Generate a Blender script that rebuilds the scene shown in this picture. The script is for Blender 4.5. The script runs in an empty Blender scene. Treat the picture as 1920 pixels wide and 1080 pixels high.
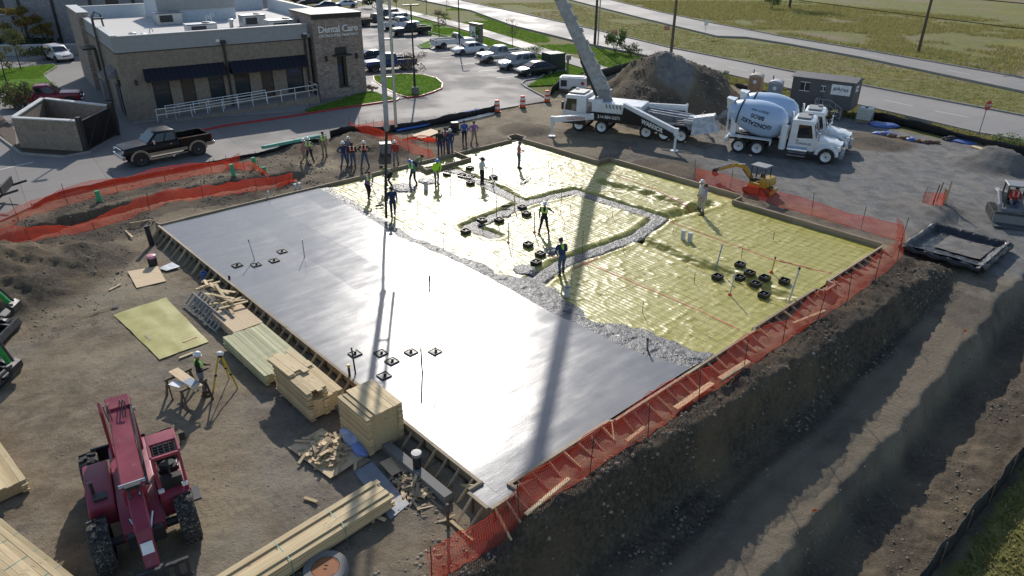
import bpy, bmesh, math, random
import numpy as np
from mathutils import Vector, Matrix, Euler
S = bpy.context.scene
C = S.collection
random.seed(7)
R = math.radians
PI = math.pi

# ---------------------------------------------------------------- camera, sky, sun, exposure
cam_data = bpy.data.cameras.new('camera')
cam = bpy.data.objects.new('camera', cam_data); C.objects.link(cam)
cam_data.sensor_width = 36.0; cam_data.lens = 1330/1920*36.0
cam_data.clip_start = 0.2; cam_data.clip_end = 6000
cam.matrix_world = Matrix.Translation((0, 0, 14.5)) @ Matrix.Rotation(R(63.0), 4, 'X') @ Matrix.Rotation(R(0.4), 4, 'Z')
S.camera = cam
SUN_EL, SUN_AZ = R(31.0), R(-5.5)
world = bpy.data.worlds.new('World'); S.world = world; world.use_nodes = True
_n = world.node_tree.nodes
_sky = _n.new('ShaderNodeTexSky'); _sky.sky_type = 'NISHITA'; _sky.sun_disc = False
_sky.sun_elevation = SUN_EL; _sky.sun_rotation = SUN_AZ % (2*PI); _sky.air_density = 1.0; _sky.dust_density = 0.6; _sky.ozone_density = 1.2
world.node_tree.links.new(_sky.outputs[0], _n['Background'].inputs[0])
_n['Background'].inputs[1].default_value = 0.12
sun_data = bpy.data.lights.new('sun', 'SUN'); sun_data.energy = 3.6; sun_data.angle = R(0.55); sun_data.color = (1.0, 0.945, 0.87)
sun = bpy.data.objects.new('sun', sun_data); C.objects.link(sun)
sun.rotation_euler = Vector((math.sin(SUN_AZ)*math.cos(SUN_EL), math.cos(SUN_AZ)*math.cos(SUN_EL), math.sin(SUN_EL))).to_track_quat('Z', 'Y').to_euler()
S.view_settings.view_transform = 'Standard'; S.view_settings.look = 'None'
S.view_settings.exposure = 0.2; S.view_settings.gamma = 1.0

# ---------------------------------------------------------------- noise and terrain height
def _hash(ix, iy, seed):
    h = (ix.astype(np.int64)*374761393 + iy.astype(np.int64)*668265263 + seed*982451653) & 0xFFFFFFFF
    h = ((h ^ (h >> 13))*1274126177) & 0xFFFFFFFF
    return ((h ^ (h >> 16)) & 0xFFFF)/65535.0
def vnoise(x, y, seed=0):
    ix = np.floor(x); iy = np.floor(y); fx = x-ix; fy = y-iy
    fx = fx*fx*(3-2*fx); fy = fy*fy*(3-2*fy)
    a = _hash(ix, iy, seed); b = _hash(ix+1, iy, seed); c = _hash(ix, iy+1, seed); d = _hash(ix+1, iy+1, seed)
    return (a*(1-fx)+b*fx)*(1-fy)+(c*(1-fx)+d*fx)*fy
def fbm(x, y, oct=4, seed=0, gain=.5):
    s = 0; amp = 1; tot = 0
    for i in range(oct):
        s = s+amp*(vnoise(x, y, seed+i*17)-.5); tot += amp; amp *= gain; x = x*2.03+11.3; y = y*2.03+5.7
    return s/tot*2
def sst(a, b, x):
    t = np.clip((x-a)/(b-a), 0, 1); return t*t*(3-2*t)
A1 = R(-47.2)
EU = (math.cos(A1), math.sin(A1)); EV = (-EU[1], EU[0]); A0 = (-18.99, 35.51)
SLAB_RZ = A1
def UV(x, y): return (x-A0[0])*EU[0]+(y-A0[1])*EU[1], (x-A0[0])*EV[0]+(y-A0[1])*EV[1]
def XY(u, v): return A0[0]+u*EU[0]+v*EV[0], A0[1]+u*EU[1]+v*EV[1]
def XYZ(u, v, z=0.0): return (*XY(u, v), z)
def segdist(x, y, pts):
    """distance to a polyline"""
    best = None
    for (ax, ay), (bx, by) in zip(pts[:-1], pts[1:]):
        dx, dy = bx-ax, by-ay; L = dx*dx+dy*dy+1e-9
        t = np.clip(((x-ax)*dx+(y-ay)*dy)/L, 0, 1)
        d = np.hypot(x-ax-t*dx, y-ay-t*dy)
        best = d if best is None else np.minimum(best, d)
    return best
def inpoly(x, y, poly):
    r = np.zeros(np.shape(x), bool); n = len(poly)
    for i in range(n):
        x1, y1 = poly[i][:2]; x2, y2 = poly[(i+1) % n][:2]
        c = (y1 > y) != (y2 > y)
        r ^= c & (x < (x2-x1)*(y-y1)/(y2-y1+1e-12)+x1)
    return r
LOT = [(-30.48,30.21,0), (-28.11,36.27,0), (-27.44,40.18,0), (-25.55,42.7,0), (-19.22,48.68,0), (-14.31,53.32,0), (-8.89,58.25,0), (-2.92,62.6,0), (3.39,67.54,0), (1.21,73.45,0), (2.79,77.16,0), (4.12,84.21,0), (-2.31,96.92,0), (-13.24,113.59,0), (-21.37,140.59,0), (-28.43,163.21,0), (-32,150,0), (-100,150,0), (-100,20,0)]
LOT = [p[:2] for p in LOT]
TRENCH = [(-27.54,32.12,0), (-26.48,33.76,0), (-24.2,37.16,0), (-21.17,40.4,0), (-18.11,42.55,0), (-15.81,43.76,0), (-14.56,44.79,0)]
TRENCH = [p[:2] for p in TRENCH]
PILES = [  # x, y, radius, height, seed
    (*(13.68,64.34,0)[:2], 7.4, 5.2, 3), (*(10.86,67.09,0)[:2], 4.0, 1.5, 5), (*(18.81,66,0)[:2], 5.0, 1.5, 6),
    (*(-23.58,30.19,-0.5)[:2], 4.6, 1.25, 8), (*(-24.36,28.01,-0.5)[:2], 4.2, 1.5, 9), (*(-21.54,32.04,-0.5)[:2], 2.6, .6, 10),
    (*(33.08,48.52,0)[:2], 2.6, 1.0, 11), (*(34.65,47.44,0)[:2], 2.9, .9, 12), (*(24.59,39.13,0)[:2], 2.6, .28, 13),
    (*(-10.21,50.8,0)[:2], 3.2, .8, 14), (*(-12.23,53.07,0)[:2], 2.4, .7, 15), (*(0.99,56.96,0)[:2], 2.4, .35, 16),
    (*(27.94,54.12,0)[:2], 3.0, .35, 17), (*(10.42,46.52,0)[:2], 3.0, .3, 18), (*(-15.74,51.08,0)[:2], 2.0, .4, 19)]
def rim(v): return np.interp(v, [-20, 0, 8, 17, 26], [28.6, 28.75, 29.15, 29.75, 30.2])
def hz(x, y):
    x = np.asarray(x, float); y = np.asarray(y, float)
    u, v = UV(x, y)
    n1 = fbm(x*.35, y*.35, 4, 1); n2 = fbm(x*1.4, y*1.4, 4, 2); n3 = fbm(x*4.5, y*4.5, 3, 4, .6)
    site = (1-sst(38, 44, v))*(1-sst(10, 14, -u))
    near = site*sst(95, 60, y)
    h = -.16+0*x
    h = h-.42*(1-sst(-.8, .3, v))*sst(-4, -.5, u)                     # lower yard beside the left form
    h = h+near*(.05*n1+.04*n2+.028*n3)
    h = np.where((u > -.05) & (u < 27.3) & (v > -.05) & (v < 26.45), -.75, h); h = np.where((u > 8.1) & (u < 18.6) & (v > 26.3) & (v < 27.6), -.6, h)
    # utility trench between the two orange fences
    d = segdist(x, y, TRENCH); w = sst(-15, -11, v)
    h = h-.95*(1-sst(.35, .95, d+.25*n2))*w+.16*sst(1.0, 1.7, d+.3*n1)*(1-sst(1.8, 3.2, d+.5*n1))*(.6+1.0*n2)*w*near
    for (px, py, pr, ph, sd) in PILES:
        r = np.hypot(x-px, y-py)/pr
        r = r*(1+.16*fbm(x*.4, y*.4, 3, sd)+.05*fbm(x*1.9, y*1.9, 3, sd+1))
        h = h+ph*np.clip(1-r, 0, 1)**1.05*(1+(.07 if ph > 3 else .3)*fbm(x*1.3, y*1.3, 4, sd+2))+(.10*sst(0, .3, 1-r)*fbm(x*2.6, y*2.6, 3, sd+4, .6) if sd in (3, 8, 9, 10, 14, 15) else 0)
    # rough backfill beside the right-hand form, then the cut and the lower lane
    right = sst(27.6, 28.2, u)*(1-sst(34, 37, v))
    n4 = fbm(x*2.9, y*2.9, 3, 6, .6); h = h+right*(1-sst(30.6, 31.4, u))*(-.1+.10*n2+.06*n3+.17*n4*sst(28.3, 28.9, u))
    floor = np.interp(v, [-40, 0, 12, 18, 22, 26.2, 27.4, 32, 36], [-2.95, -2.75, -2.4, -1.95, -1.5, -.85, -.5, -.42, -.2])
    d1 = np.maximum(u-rim(v), v-26.8); dd = np.minimum(d1, u-27.85)+.14*n1+.15*n2+.05*n3
    f = sst(-.05, .7, dd+.10*fbm(u*.5, v*2.6, 4, 77, .6)+.07*np.abs(fbm(u*.4, v*4.4, 2, 78)))
    floor = floor+.03*n1+.008*n3-.12*np.exp(-((u-30.6-.3*n1)/.25)**2)*(v < 26)-.07*np.exp(-((u-31.4-.3*n1)/.25)**2)*(v < 26)
    f2 = sst(32.95, 33.7, u+.35*n1+.22*n2+.08*n3)
    floor = floor-f2*(1.25+.1*n2)*(1-sst(29, 34, v))+.011*np.sin(v*13.5+2*n1)*np.exp(-((u-32.35)/.3)**4)*(v < 20)+.05*n2*np.exp(-((u-32.7)/.35)**2)
    floor = floor+f2*(.16*n2+.09*n4)*(u < 36.4)
    h = h*(1-f)+floor*f
    h = h-.3*sst(38, 60, u)*(v < 30)
    # tyre ruts across the gravel yard
    gy = sst(30, 32, v)*(1-sst(46, 50, v))*sst(4, 12, u)
    rut = np.sin((v+.18*u+.8*n1)*3.3)*.5+np.sin((v-.1*u+.6*n1)*7.1)*.3
    h = h+gy*.03*rut
    return h
def gz(x, y): return float(hz(np.array([x]), np.array([y]))[0])
def G(p, dz=0.0):
    """a point of the plan set on the terrain"""
    return (p[0], p[1], gz(p[0], p[1])+dz)

# ---------------------------------------------------------------- mesh collector
class MB:
    def __init__(s): s.v = []; s.f = []; s.m = []; s.cur = 0
    def add(s, vs, fs):
        o = len(s.v); s.v.extend([tuple(p) for p in vs]); s.f.extend([tuple(i+o for i in f) for f in fs]); s.m.extend([s.cur]*len(fs)); return s
    def box(s, c, d, rz=0, rx=0, ry=0, t=1.0, ty=None):
        """box centred at c with size d; t, ty scale the top face"""
        if ty is None: ty = t
        x, y, z = d[0]/2, d[1]/2, d[2]/2
        vs = [Vector(p) for p in ((-x, -y, -z), (x, -y, -z), (x, y, -z), (-x, y, -z), (-x*t, -y*ty, z), (x*t, -y*ty, z), (x*t, y*ty, z), (-x*t, y*ty, z))]
        if rz or rx or ry:
            e = Euler((rx, ry, rz)).to_matrix(); vs = [e @ p for p in vs]
        return s.add([(p.x+c[0], p.y+c[1], p.z+c[2]) for p in vs], [(3, 2, 1, 0), (4, 5, 6, 7), (0, 1, 5, 4), (1, 2, 6, 5), (2, 3, 7, 6), (3, 0, 4, 7)])
    def bar(s, p, q, w, h, w2=None, h2=None, up=(0, 0, 1)):
        """rectangular beam p -> q, w across, h in the up direction"""
        p = Vector(p); q = Vector(q); d = (q-p).normalized(); up = Vector(up)
        if abs(d.dot(up)) > .98: up = Vector((1, 0, 0)) if abs(d.x) < .9 else Vector((0, 1, 0))
        a = d.cross(up).normalized(); b = a.cross(d).normalized()
        w2 = w if w2 is None else w2; h2 = h if h2 is None else h2
        vs = []
        for o, ww, hh in ((p, w, h), (q, w2, h2)):
            for i, j in ((-1, -1), (1, -1), (1, 1), (-1, 1)): vs.append(o+a*(i*ww/2)+b*(j*hh/2))
        return s.add(vs, [(0, 1, 2, 3), (7, 6, 5, 4), (0, 4, 5, 1), (1, 5, 6, 2), (2, 6, 7, 3), (3, 7, 4, 0)])
    def tube(s, p, q, r, r2=None, n=8, cap=True):
        p = Vector(p); q = Vector(q); r2 = r if r2 is None else r2
        d = (q-p).normalized(); up = Vector((0, 0, 1)) if abs(d.z) < .95 else Vector((1, 0, 0))
        a = d.cross(up).normalized(); b = a.cross(d)
        vs = []
        for o, rr in ((p, r), (q, r2)):
            for i in range(n):
                t = 2*PI*i/n; vs.append(o+a*(math.cos(t)*rr)+b*(math.sin(t)*rr))
        fs = [(i, (i+1) % n, n+(i+1) % n, n+i) for i in range(n)]
        if cap: fs += [tuple(range(n-1, -1, -1)), tuple(range(n, 2*n))]
        return s.add(vs, fs)
    def path(s, pts, r, n=6):
        pts = [Vector(p) for p in pts]; k = len(pts); vs = []
        rr = r if isinstance(r, (list, tuple)) else [r]*k
        a = None
        for i, p in enumerate(pts):
            d = (pts[min(i+1, k-1)]-pts[max(i-1, 0)]).normalized()
            if a is None:
                up = Vector((0, 0, 1)) if abs(d.z) < .95 else Vector((1, 0, 0)); a = d.cross(up).normalized()
            a = (a-d*a.dot(d)).normalized(); b = a.cross(d)
            for j in range(n):
                t = 2*PI*j/n; vs.append(p+a*(math.cos(t)*rr[i])+b*(math.sin(t)*rr[i]))
        fs = [(i*n+j, i*n+(j+1) % n, (i+1)*n+(j+1) % n, (i+1)*n+j) for i in range(k-1) for j in range(n)]
        fs += [tuple(range(n-1, -1, -1)), tuple(range((k-1)*n, k*n))]
        return s.add(vs, fs)
    def lathe(s, prof, n=16, o=(0, 0, 0), axis='Z', m=None, cap=True):
        """profile of (r, t) along an axis"""
        vs = []; k = len(prof)
        for r, t in prof:
            for i in range(n):
                a = 2*PI*i/n; c, d = math.cos(a)*r, math.sin(a)*r
                p = {'Z': (c, d, t), 'X': (t, c, d), 'Y': (d, t, c)}[axis]
                vs.append(p)
        if m is not None: vs = [m @ Vector(p) for p in vs]
        vs = [(p[0]+o[0], p[1]+o[1], p[2]+o[2]) for p in vs]
        fs = [(i*n+j, i*n+(j+1) % n, (i+1)*n+(j+1) % n, (i+1)*n+j) for i in range(k-1) for j in range(n)]
        if cap: fs += [tuple(range(n-1, -1, -1)), tuple(range((k-1)*n, k*n))]
        return s.add(vs, fs)
    def prism(s, poly, z0, z1):
        n = len(poly)
        a = sum(poly[i][0]*poly[(i+1) % n][1]-poly[(i+1) % n][0]*poly[i][1] for i in range(n))
        if a < 0: poly = poly[::-1]
        vs = [(p[0], p[1], z0) for p in poly]+[(p[0], p[1], z1) for p in poly]
        return s.add(vs, [tuple(range(n-1, -1, -1)), tuple(range(n, 2*n))]+[(i, (i+1) % n, n+(i+1) % n, n+i) for i in range(n)])
    def side(s, prof, y0, y1, t0=1.0):
        """side profile of (x, z) extruded across y"""
        n = len(prof)
        a = sum(prof[i][0]*prof[(i+1) % n][1]-prof[(i+1) % n][0]*prof[i][1] for i in range(n))
        if a > 0: prof = prof[::-1]
        vs = [(p[0], y0, p[1]) for p in prof]+[(p[0], y1, p[1]) for p in prof]
        return s.add(vs, [tuple(range(n-1, -1, -1)), tuple(range(n, 2*n))]+[(i, (i+1) % n, n+(i+1) % n, n+i) for i in range(n)])
    def loft(s, secs, closed=True, caps=True):
        """rings of equal length"""
        n = len(secs[0]); vs = [p for r in secs for p in r]; m = n if closed else n-1
        fs = [(i*n+j, i*n+(j+1) % n, (i+1)*n+(j+1) % n, (i+1)*n+j) for i in range(len(secs)-1) for j in range(m)]
        if caps: fs += [tuple(range(n-1, -1, -1)), tuple(range((len(secs)-1)*n, len(secs)*n))]
        return s.add(vs, fs)
    def quad(s, a, b, c, d): return s.add([a, b, c, d], [(0, 1, 2, 3)])
    def mesh(s, name, mats, smooth=False, bevel=0, angle=40):
        me = bpy.data.meshes.new(name); me.from_pydata(s.v, [], s.f)
        mats = mats if isinstance(mats, (list, tuple)) else [mats]
        for m in mats: me.materials.append(m)
        if len(mats) > 1: me.polygons.foreach_set('material_index', s.m)
        if bevel:
            b = bmesh.new(); b.from_mesh(me); bmesh.ops.recalc_face_normals(b, faces=b.faces)
            es = [e for e in b.edges if len(e.link_faces) == 2 and e.calc_face_angle(0) > R(30)]
            bmesh.ops.bevel(b, geom=es, offset=bevel, offset_type='OFFSET', segments=2 if bevel > .03 else 1, profile=.6, affect='EDGES', clamp_overlap=True)
            b.to_mesh(me); b.free()
        if smooth:
            me.shade_smooth()
            try: me.set_sharp_from_angle(angle=R(angle))
            except Exception: pass
        me.update(); return me
    def build(s, name, mats, parent=None, smooth=False, bevel=0, angle=40):
        return link(name, s.mesh(name, mats, smooth, bevel, angle), parent)
def link(name, me, parent=None, loc=None, rot=None):
    o = bpy.data.objects.new(name, me); C.objects.link(o)
    if parent is not None: o.parent = parent
    if loc is not None: o.location = loc
    if rot is not None: o.rotation_euler = rot
    return o
def tag(o, label=None, cat=None, group=None, kind=None):
    if label: o['label'] = label
    if cat: o['category'] = cat
    if group: o['group'] = group
    if kind: o['kind'] = kind
    return o
def thing(name, label, cat, loc=(0, 0, 0), rz=0, group=None):
    o = bpy.data.objects.new(name, None); C.objects.link(o); o.location = loc; o.rotation_euler = (0, 0, rz)
    o.empty_display_size = .3
    return tag(o, label, cat, group)
def copy_tree(o, parent=None):
    c = o.copy(); C.objects.link(c); c.parent = parent
    for ch in list(o.children): copy_tree(ch, c)
    return c
def dup(o, label, loc, rz):
    c = copy_tree(o); c['label'] = label; c.location = loc; c.rotation_euler = (0, 0, rz); return c
def heading(p, q): return math.atan2(q[1]-p[1], q[0]-p[0])
def np_mesh(name, verts, faces, mats, smooth=True, attrs=None, mi=None):
    """verts (n,3), faces (m,4) numpy arrays"""
    me = bpy.data.meshes.new(name)
    nv, nf, k = len(verts), len(faces), faces.shape[1]
    me.vertices.add(nv); me.vertices.foreach_set('co', np.ascontiguousarray(verts, np.float32).ravel())
    me.loops.add(nf*k); me.loops.foreach_set('vertex_index', np.ascontiguousarray(faces, np.int32).ravel())
    me.polygons.add(nf); me.polygons.foreach_set('loop_start', np.arange(0, nf*k, k, dtype=np.int32))
    me.polygons.foreach_set('loop_total', np.full(nf, k, np.int32))
    for m in (mats if isinstance(mats, (list, tuple)) else [mats]): me.materials.append(m)
    if mi is not None: me.polygons.foreach_set('material_index', np.asarray(mi, np.int32))
    if smooth: me.polygons.foreach_set('use_smooth', np.ones(nf, bool))
    for an, col in (attrs or {}).items():
        a = me.color_attributes.new(an, 'FLOAT_COLOR', 'POINT')
        a.data.foreach_set('color', np.ascontiguousarray(col, np.float32).ravel())
    me.update(calc_edges=True); me.validate(); return me
def grid_faces(nx, ny):
    i = np.arange(nx-1)[None, :]+np.arange(ny-1)[:, None]*nx
    i = i.ravel(); return np.stack([i, i+1, i+nx+1, i+nx], 1)

# ---------------------------------------------------------------- materials
class NT:
    def __init__(s, name):
        s.m = bpy.data.materials.new(name); s.m.use_nodes = True; s.t = s.m.node_tree; s.n = s.t.nodes; s.l = s.t.links
        s.b = s.n['Principled BSDF']; s.out = s.n['Material Output']
    def node(s, t, **kw):
        n = s.n.new(t)
        for k, v in kw.items():
            if k.startswith('i_'):
                key = k[2:]; key = int(key) if key.isdigit() else key.replace('_', ' '); s.set(n.inputs[key], v)
            else: setattr(n, k, v)
        return n
    def set(s, inp, v):
        if isinstance(v, bpy.types.NodeSocket): s.l.new(v, inp)
        else:
            if inp.type == 'RGBA' and len(v) == 3: v = (*v, 1)
            inp.default_value = v
    def coords(s, which='Object', scale=(1, 1, 1), rot=(0, 0, 0)):
        tc = s.node('ShaderNodeTexCoord'); mp = s.node('ShaderNodeMapping'); mp.inputs['Scale'].default_value = scale; mp.inputs['Rotation'].default_value = rot
        s.l.new(tc.outputs[which], mp.inputs[0]); return mp.outputs[0]
    def noise(s, vec, scale, detail=5, rough=.55, dist=0):
        n = s.node('ShaderNodeTexNoise'); n.inputs['Scale'].default_value = scale; n.inputs['Detail'].default_value = detail
        n.inputs['Roughness'].default_value = rough; n.inputs['Distortion'].default_value = dist; s.l.new(vec, n.inputs['Vector']); return n.outputs['Fac']
    def ramp(s, fac, a, b, lo=0.0, hi=1.0, smooth=True):
        n = s.node('ShaderNodeMapRange'); n.interpolation_type = 'SMOOTHSTEP' if smooth else 'LINEAR'
        s.l.new(fac, n.inputs[0]); n.inputs[1].default_value = a; n.inputs[2].default_value = b; n.inputs[3].default_value = lo; n.inputs[4].default_value = hi; return n.outputs[0]
    def mix(s, fac, a, b, mode='MIX'):
        n = s.node('ShaderNodeMix', data_type='RGBA', blend_type=mode); s.set(n.inputs[0], fac); s.set(n.inputs[6], a); s.set(n.inputs[7], b); return n.outputs[2]
    def math(s, op, a, b=0.0, clamp=False):
        n = s.node('ShaderNodeMath', operation=op); n.use_clamp = clamp; s.set(n.inputs[0], a); s.set(n.inputs[1], b); return n.outputs[0]
    def bump(s, h, strength=.3, dist=.05, normal=None):
        n = s.node('ShaderNodeBump'); n.inputs['Strength'].default_value = strength; n.inputs['Distance'].default_value = dist; s.l.new(h, n.inputs['Height'])
        if normal is not None: s.l.new(normal, n.inputs['Normal'])
        s.l.new(n.outputs[0], s.b.inputs['Normal']); return n.outputs[0]
    def p(s, **kw):
        for k, v in kw.items(): s.set(s.b.inputs[k.replace('_', ' ')], v)
        return s.m
def mat(name, col, rough=.7, metal=0.0, var=.12, scale=3.0, bump=0.0, bs=None, bd=.02, stretch=(1, 1, 1), spec=.5, rnd=0.0, wear=None, coat=0.0):
    t = NT(name); v = t.coords('Object', stretch)
    f = t.noise(v, scale, 6)
    c = t.mix(t.ramp(f, .3, .7), [k*(1-var) for k in col], [min(1, k*(1+var)) for k in col])
    if wear:
        f2 = t.noise(v, scale*2.7, 8, .65); c = t.mix(t.ramp(f2, wear[1], wear[1]+.14), c, wear[0])
    if rnd:
        oi = t.node('ShaderNodeObjectInfo'); c = t.mix(1.0, c, t.mix(oi.outputs['Random'], (1-rnd,)*3, (1+rnd*.6,)*3), 'MULTIPLY')
    t.p(Base_Color=c, Roughness=t.ramp(f, .3, .7, max(.02, rough*.85), min(1, rough*1.12)), Metallic=metal)
    t.b.inputs['Specular IOR Level'].default_value = spec; t.b.inputs['Coat Weight'].default_value = coat; t.b.inputs['Coat Roughness'].default_value = .06
    if bump: t.bump(t.noise(v, bs or scale*6, 6, .6), bump, bd)
    return t.m

def ground_mat():
    """site earth, gravel, clay and grass, picked by a zone attribute"""
    t = NT('site_earth'); v = t.coords('Object')
    z = t.node('ShaderNodeVertexColor', layer_name='zone'); sp = t.node('ShaderNodeSeparateColor'); t.l.new(z.outputs[0], sp.inputs[0])
    n1 = t.noise(v, .22, 5); n2 = t.noise(v, 1.3, 6, .6); n3 = t.noise(v, 6, 6, .7); n4 = t.noise(v, 26, 4, .7)
    tan = t.mix(t.ramp(n2, .35, .68), (.195, .15, .1), (.315, .25, .17)); tan = t.mix(t.ramp(n1, .4, .62), tan, (.36, .295, .2))
    tan = t.mix(t.ramp(n3, .5, .72, 0, .55), tan, (.125, .11, .09))
    grv = t.mix(t.ramp(n2, .3, .7), (.155, .15, .142), (.25, .243, .232)); grv = t.mix(t.ramp(n3, .52, .75, 0, .6), grv, (.1, .095, .09))
    gv2 = t.noise(t.coords('Object', (.9, .14, 1), (0, 0, R(40))), 1.6, 6, .6); grv = t.mix(t.ramp(gv2, .45, .62, 0, .55), grv, (.28, .26, .22))
    cly = t.mix(t.ramp(n3, .38, .66), (.052, .041, .031), (.14, .112, .08)); cly = t.mix(t.ramp(n1, .45, .6, 0, .6), cly, (.2, .145, .085))  # clay tones; their contrast also paints lit and shaded relief into the colour
    g1 = t.mix(t.ramp(n2, .35, .65), (.155, .158, .045), (.225, .215, .065)); g1 = t.mix(t.ramp(t.noise(v, .055, 5, .6), .5, .64), g1, (.25, .195, .125))
    g1 = t.mix(t.ramp(t.noise(v, .09, 4, .6), .55, .66, 0, .8), g1, (.24, .215, .045)); g1 = t.mix(t.ramp(n3, .5, .7, 0, .5), g1, (.085, .095, .03))
    c = t.mix(sp.outputs[1], tan, grv); c = t.mix(sp.outputs[2], c, cly); c = t.mix(sp.outputs[0], c, g1)
    n5 = t.noise(v, 75, 3, .7); fine = t.mix(t.ramp(n5, .35, .68), (.72, .72, .72), (1.28, 1.27, 1.25)); c = t.mix(1.0, c, fine, 'MULTIPLY')
    wv = t.node('ShaderNodeTexWave', bands_direction='DIAGONAL'); wv.inputs['Scale'].default_value = 1.9; wv.inputs['Distortion'].default_value = 2.2; wv.inputs['Detail'].default_value = 3; wv.inputs['Detail Scale'].default_value = .4; t.l.new(v, wv.inputs['Vector'])
    trk = t.math('MULTIPLY', t.ramp(t.noise(t.coords('Object', (.22, .9, 1), (0, 0, R(25))), .55, 4, .6), .52, .6), t.ramp(wv.outputs['Fac'], .35, .8)); c = t.mix(t.math('MULTIPLY', trk, .16), c, (.09, .078, .06))
    st = t.node('ShaderNodeTexVoronoi'); st.inputs['Scale'].default_value = 7; t.l.new(v, st.inputs['Vector'])
    pale = t.ramp(st.outputs['Distance'], .10, .16, 1, 0); pale = t.math('MULTIPLY', pale, t.ramp(n2, .48, .58)); pale = t.math('MULTIPLY', pale, t.ramp(sp.outputs[0], 0, .5, 1, 0))
    c = t.mix(t.math('MULTIPLY', pale, .55), c, (.36, .34, .3))
    t.p(Base_Color=c, Roughness=.95); t.b.inputs['Specular IOR Level'].default_value = .25
    b1 = t.node('ShaderNodeBump'); b1.inputs['Strength'].default_value = .8; b1.inputs['Distance'].default_value = .10; t.l.new(n3, b1.inputs['Height'])
    b2 = t.node('ShaderNodeBump'); b2.inputs['Strength'].default_value = .9; b2.inputs['Distance'].default_value = .05; t.l.new(n4, b2.inputs['Height']); t.l.new(b1.outputs[0], b2.inputs['Normal'])
    t.bump(n5, .7, .015, b2.outputs[0]); return t.m
def slab_mat():
    """wet screeded concrete: sheets of water, float strokes, drier lanes"""
    t = NT('wet_concrete'); v = t.coords('Object')
    n1 = t.noise(v, .16, 4, .5, .6); n2 = t.noise(v, .8, 5, .6); n3 = t.noise(t.coords('Object', (1, .18, 1)), 2.2, 6, .65); n4 = t.noise(v, 22, 3, .6)
    br = t.node('ShaderNodeTexBrick'); br.inputs['Scale'].default_value = .3; br.inputs['Mortar Size'].default_value = .004; br.inputs['Color1'].default_value = (.2, .2, .2, 1); br.inputs['Color2'].default_value = (.8, .8, .8, 1)
    br.inputs['Mortar'].default_value = (.5, .5, .5, 1); br.inputs['Brick Width'].default_value = 1.9; br.inputs['Row Height'].default_value = .62; br.offset = .37
    dv = t.node('ShaderNodeVectorMath', operation='ADD'); t.l.new(v, dv.inputs[0]); nv = t.node('ShaderNodeTexNoise'); nv.inputs['Scale'].default_value = .7; nv.inputs['Detail'].default_value = 4
    t.l.new(v, nv.inputs['Vector']); sc = t.node('ShaderNodeVectorMath', operation='SCALE'); sc.inputs['Scale'].default_value = .5; t.l.new(nv.outputs['Color'], sc.inputs[0]); t.l.new(sc.outputs[0], dv.inputs[1]); t.l.new(dv.outputs[0], br.inputs['Vector'])
    lane = t.node('ShaderNodeSeparateColor'); t.l.new(br.outputs['Color'], lane.inputs[0])
    c = t.mix(t.ramp(n1, .35, .65), (.185, .186, .189), (.225, .224, .222)); c = t.mix(t.ramp(n3, .45, .7, 0, .5), c, (.24, .238, .235)); c = t.mix(t.ramp(lane.outputs[0], 0, 1, 0, .22), c, (.125, .128, .134))
    r = t.math('ADD', t.ramp(n2, .3, .7, .215, .255), t.ramp(n3, .35, .7, -.02, .03)); r = t.math('ADD', r, t.ramp(lane.outputs[0], 0, 1, .03, -.03)); r = t.math('ADD', r, t.ramp(n1, .4, .6, .02, -.02))
    t.p(Base_Color=c, Roughness=r); t.b.inputs['Specular IOR Level'].default_value = .5
    b1 = t.node('ShaderNodeBump'); b1.inputs['Strength'].default_value = .35; b1.inputs['Distance'].default_value = .012; t.l.new(n3, b1.inputs['Height'])
    t.bump(n4, .25, .006, b1.outputs[0]); return t.m
def brick_mat(name, c1, c2, mortar, sc=1.0, w=.21, h=.075, rot=(0, 0, 0)):
    t = NT(name); tc = t.node('ShaderNodeTexCoord'); sx = t.node('ShaderNodeSeparateXYZ'); t.l.new(tc.outputs['Object'], sx.inputs[0])
    cb = t.node('ShaderNodeCombineXYZ'); t.l.new(t.math('ADD', sx.outputs[0], sx.outputs[1]), cb.inputs[0]); t.l.new(sx.outputs[2], cb.inputs[1])
    br = t.node('ShaderNodeTexBrick'); t.l.new(cb.outputs[0], br.inputs['Vector']); br.inputs['Scale'].default_value = 1/sc
    br.inputs['Brick Width'].default_value = w; br.inputs['Row Height'].default_value = h; br.inputs['Mortar Size'].default_value = .008; br.inputs['Mortar Smooth'].default_value = .2
    t.set(br.inputs['Color1'], c1); t.set(br.inputs['Color2'], c2); t.set(br.inputs['Mortar'], mortar)
    n = t.noise(tc.outputs['Object'], 2.2, 6, .7); c = t.mix(t.ramp(n, .35, .7, 0, .6), br.outputs[0], [k*.6 for k in c1]); c = t.mix(t.ramp(t.noise(tc.outputs['Object'], 7, 3), .55, .7, 0, .7), c, [min(1, k*1.35) for k in c2])
    t.p(Base_Color=c, Roughness=.9); t.bump(br.outputs['Fac'], -.5, .01); return t.m
def wood_mat(name, a, b, rough=.75, rnd=.32):
    t = NT(name); v = t.coords('Object', (.5, 6, 6)); n = t.noise(v, 2.2, 6, .6, .4); k = t.noise(t.coords('Object', (1.2, 3, 3)), 2.5, 2)
    oi = t.node('ShaderNodeObjectInfo'); c = t.mix(t.ramp(n, .3, .7), a, b); c = t.mix(t.ramp(k, .70, .76, 0, .7), c, [q*.45 for q in a])
    c = t.mix(1.0, c, t.mix(oi.outputs['Random'], (1-rnd, 1-rnd, 1-rnd*1.15), (1+rnd*.5, 1+rnd*.5, 1+rnd*.5)), 'MULTIPLY')
    t.p(Base_Color=c, Roughness=rough); t.bump(n, .25, .004); return t.m
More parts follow.
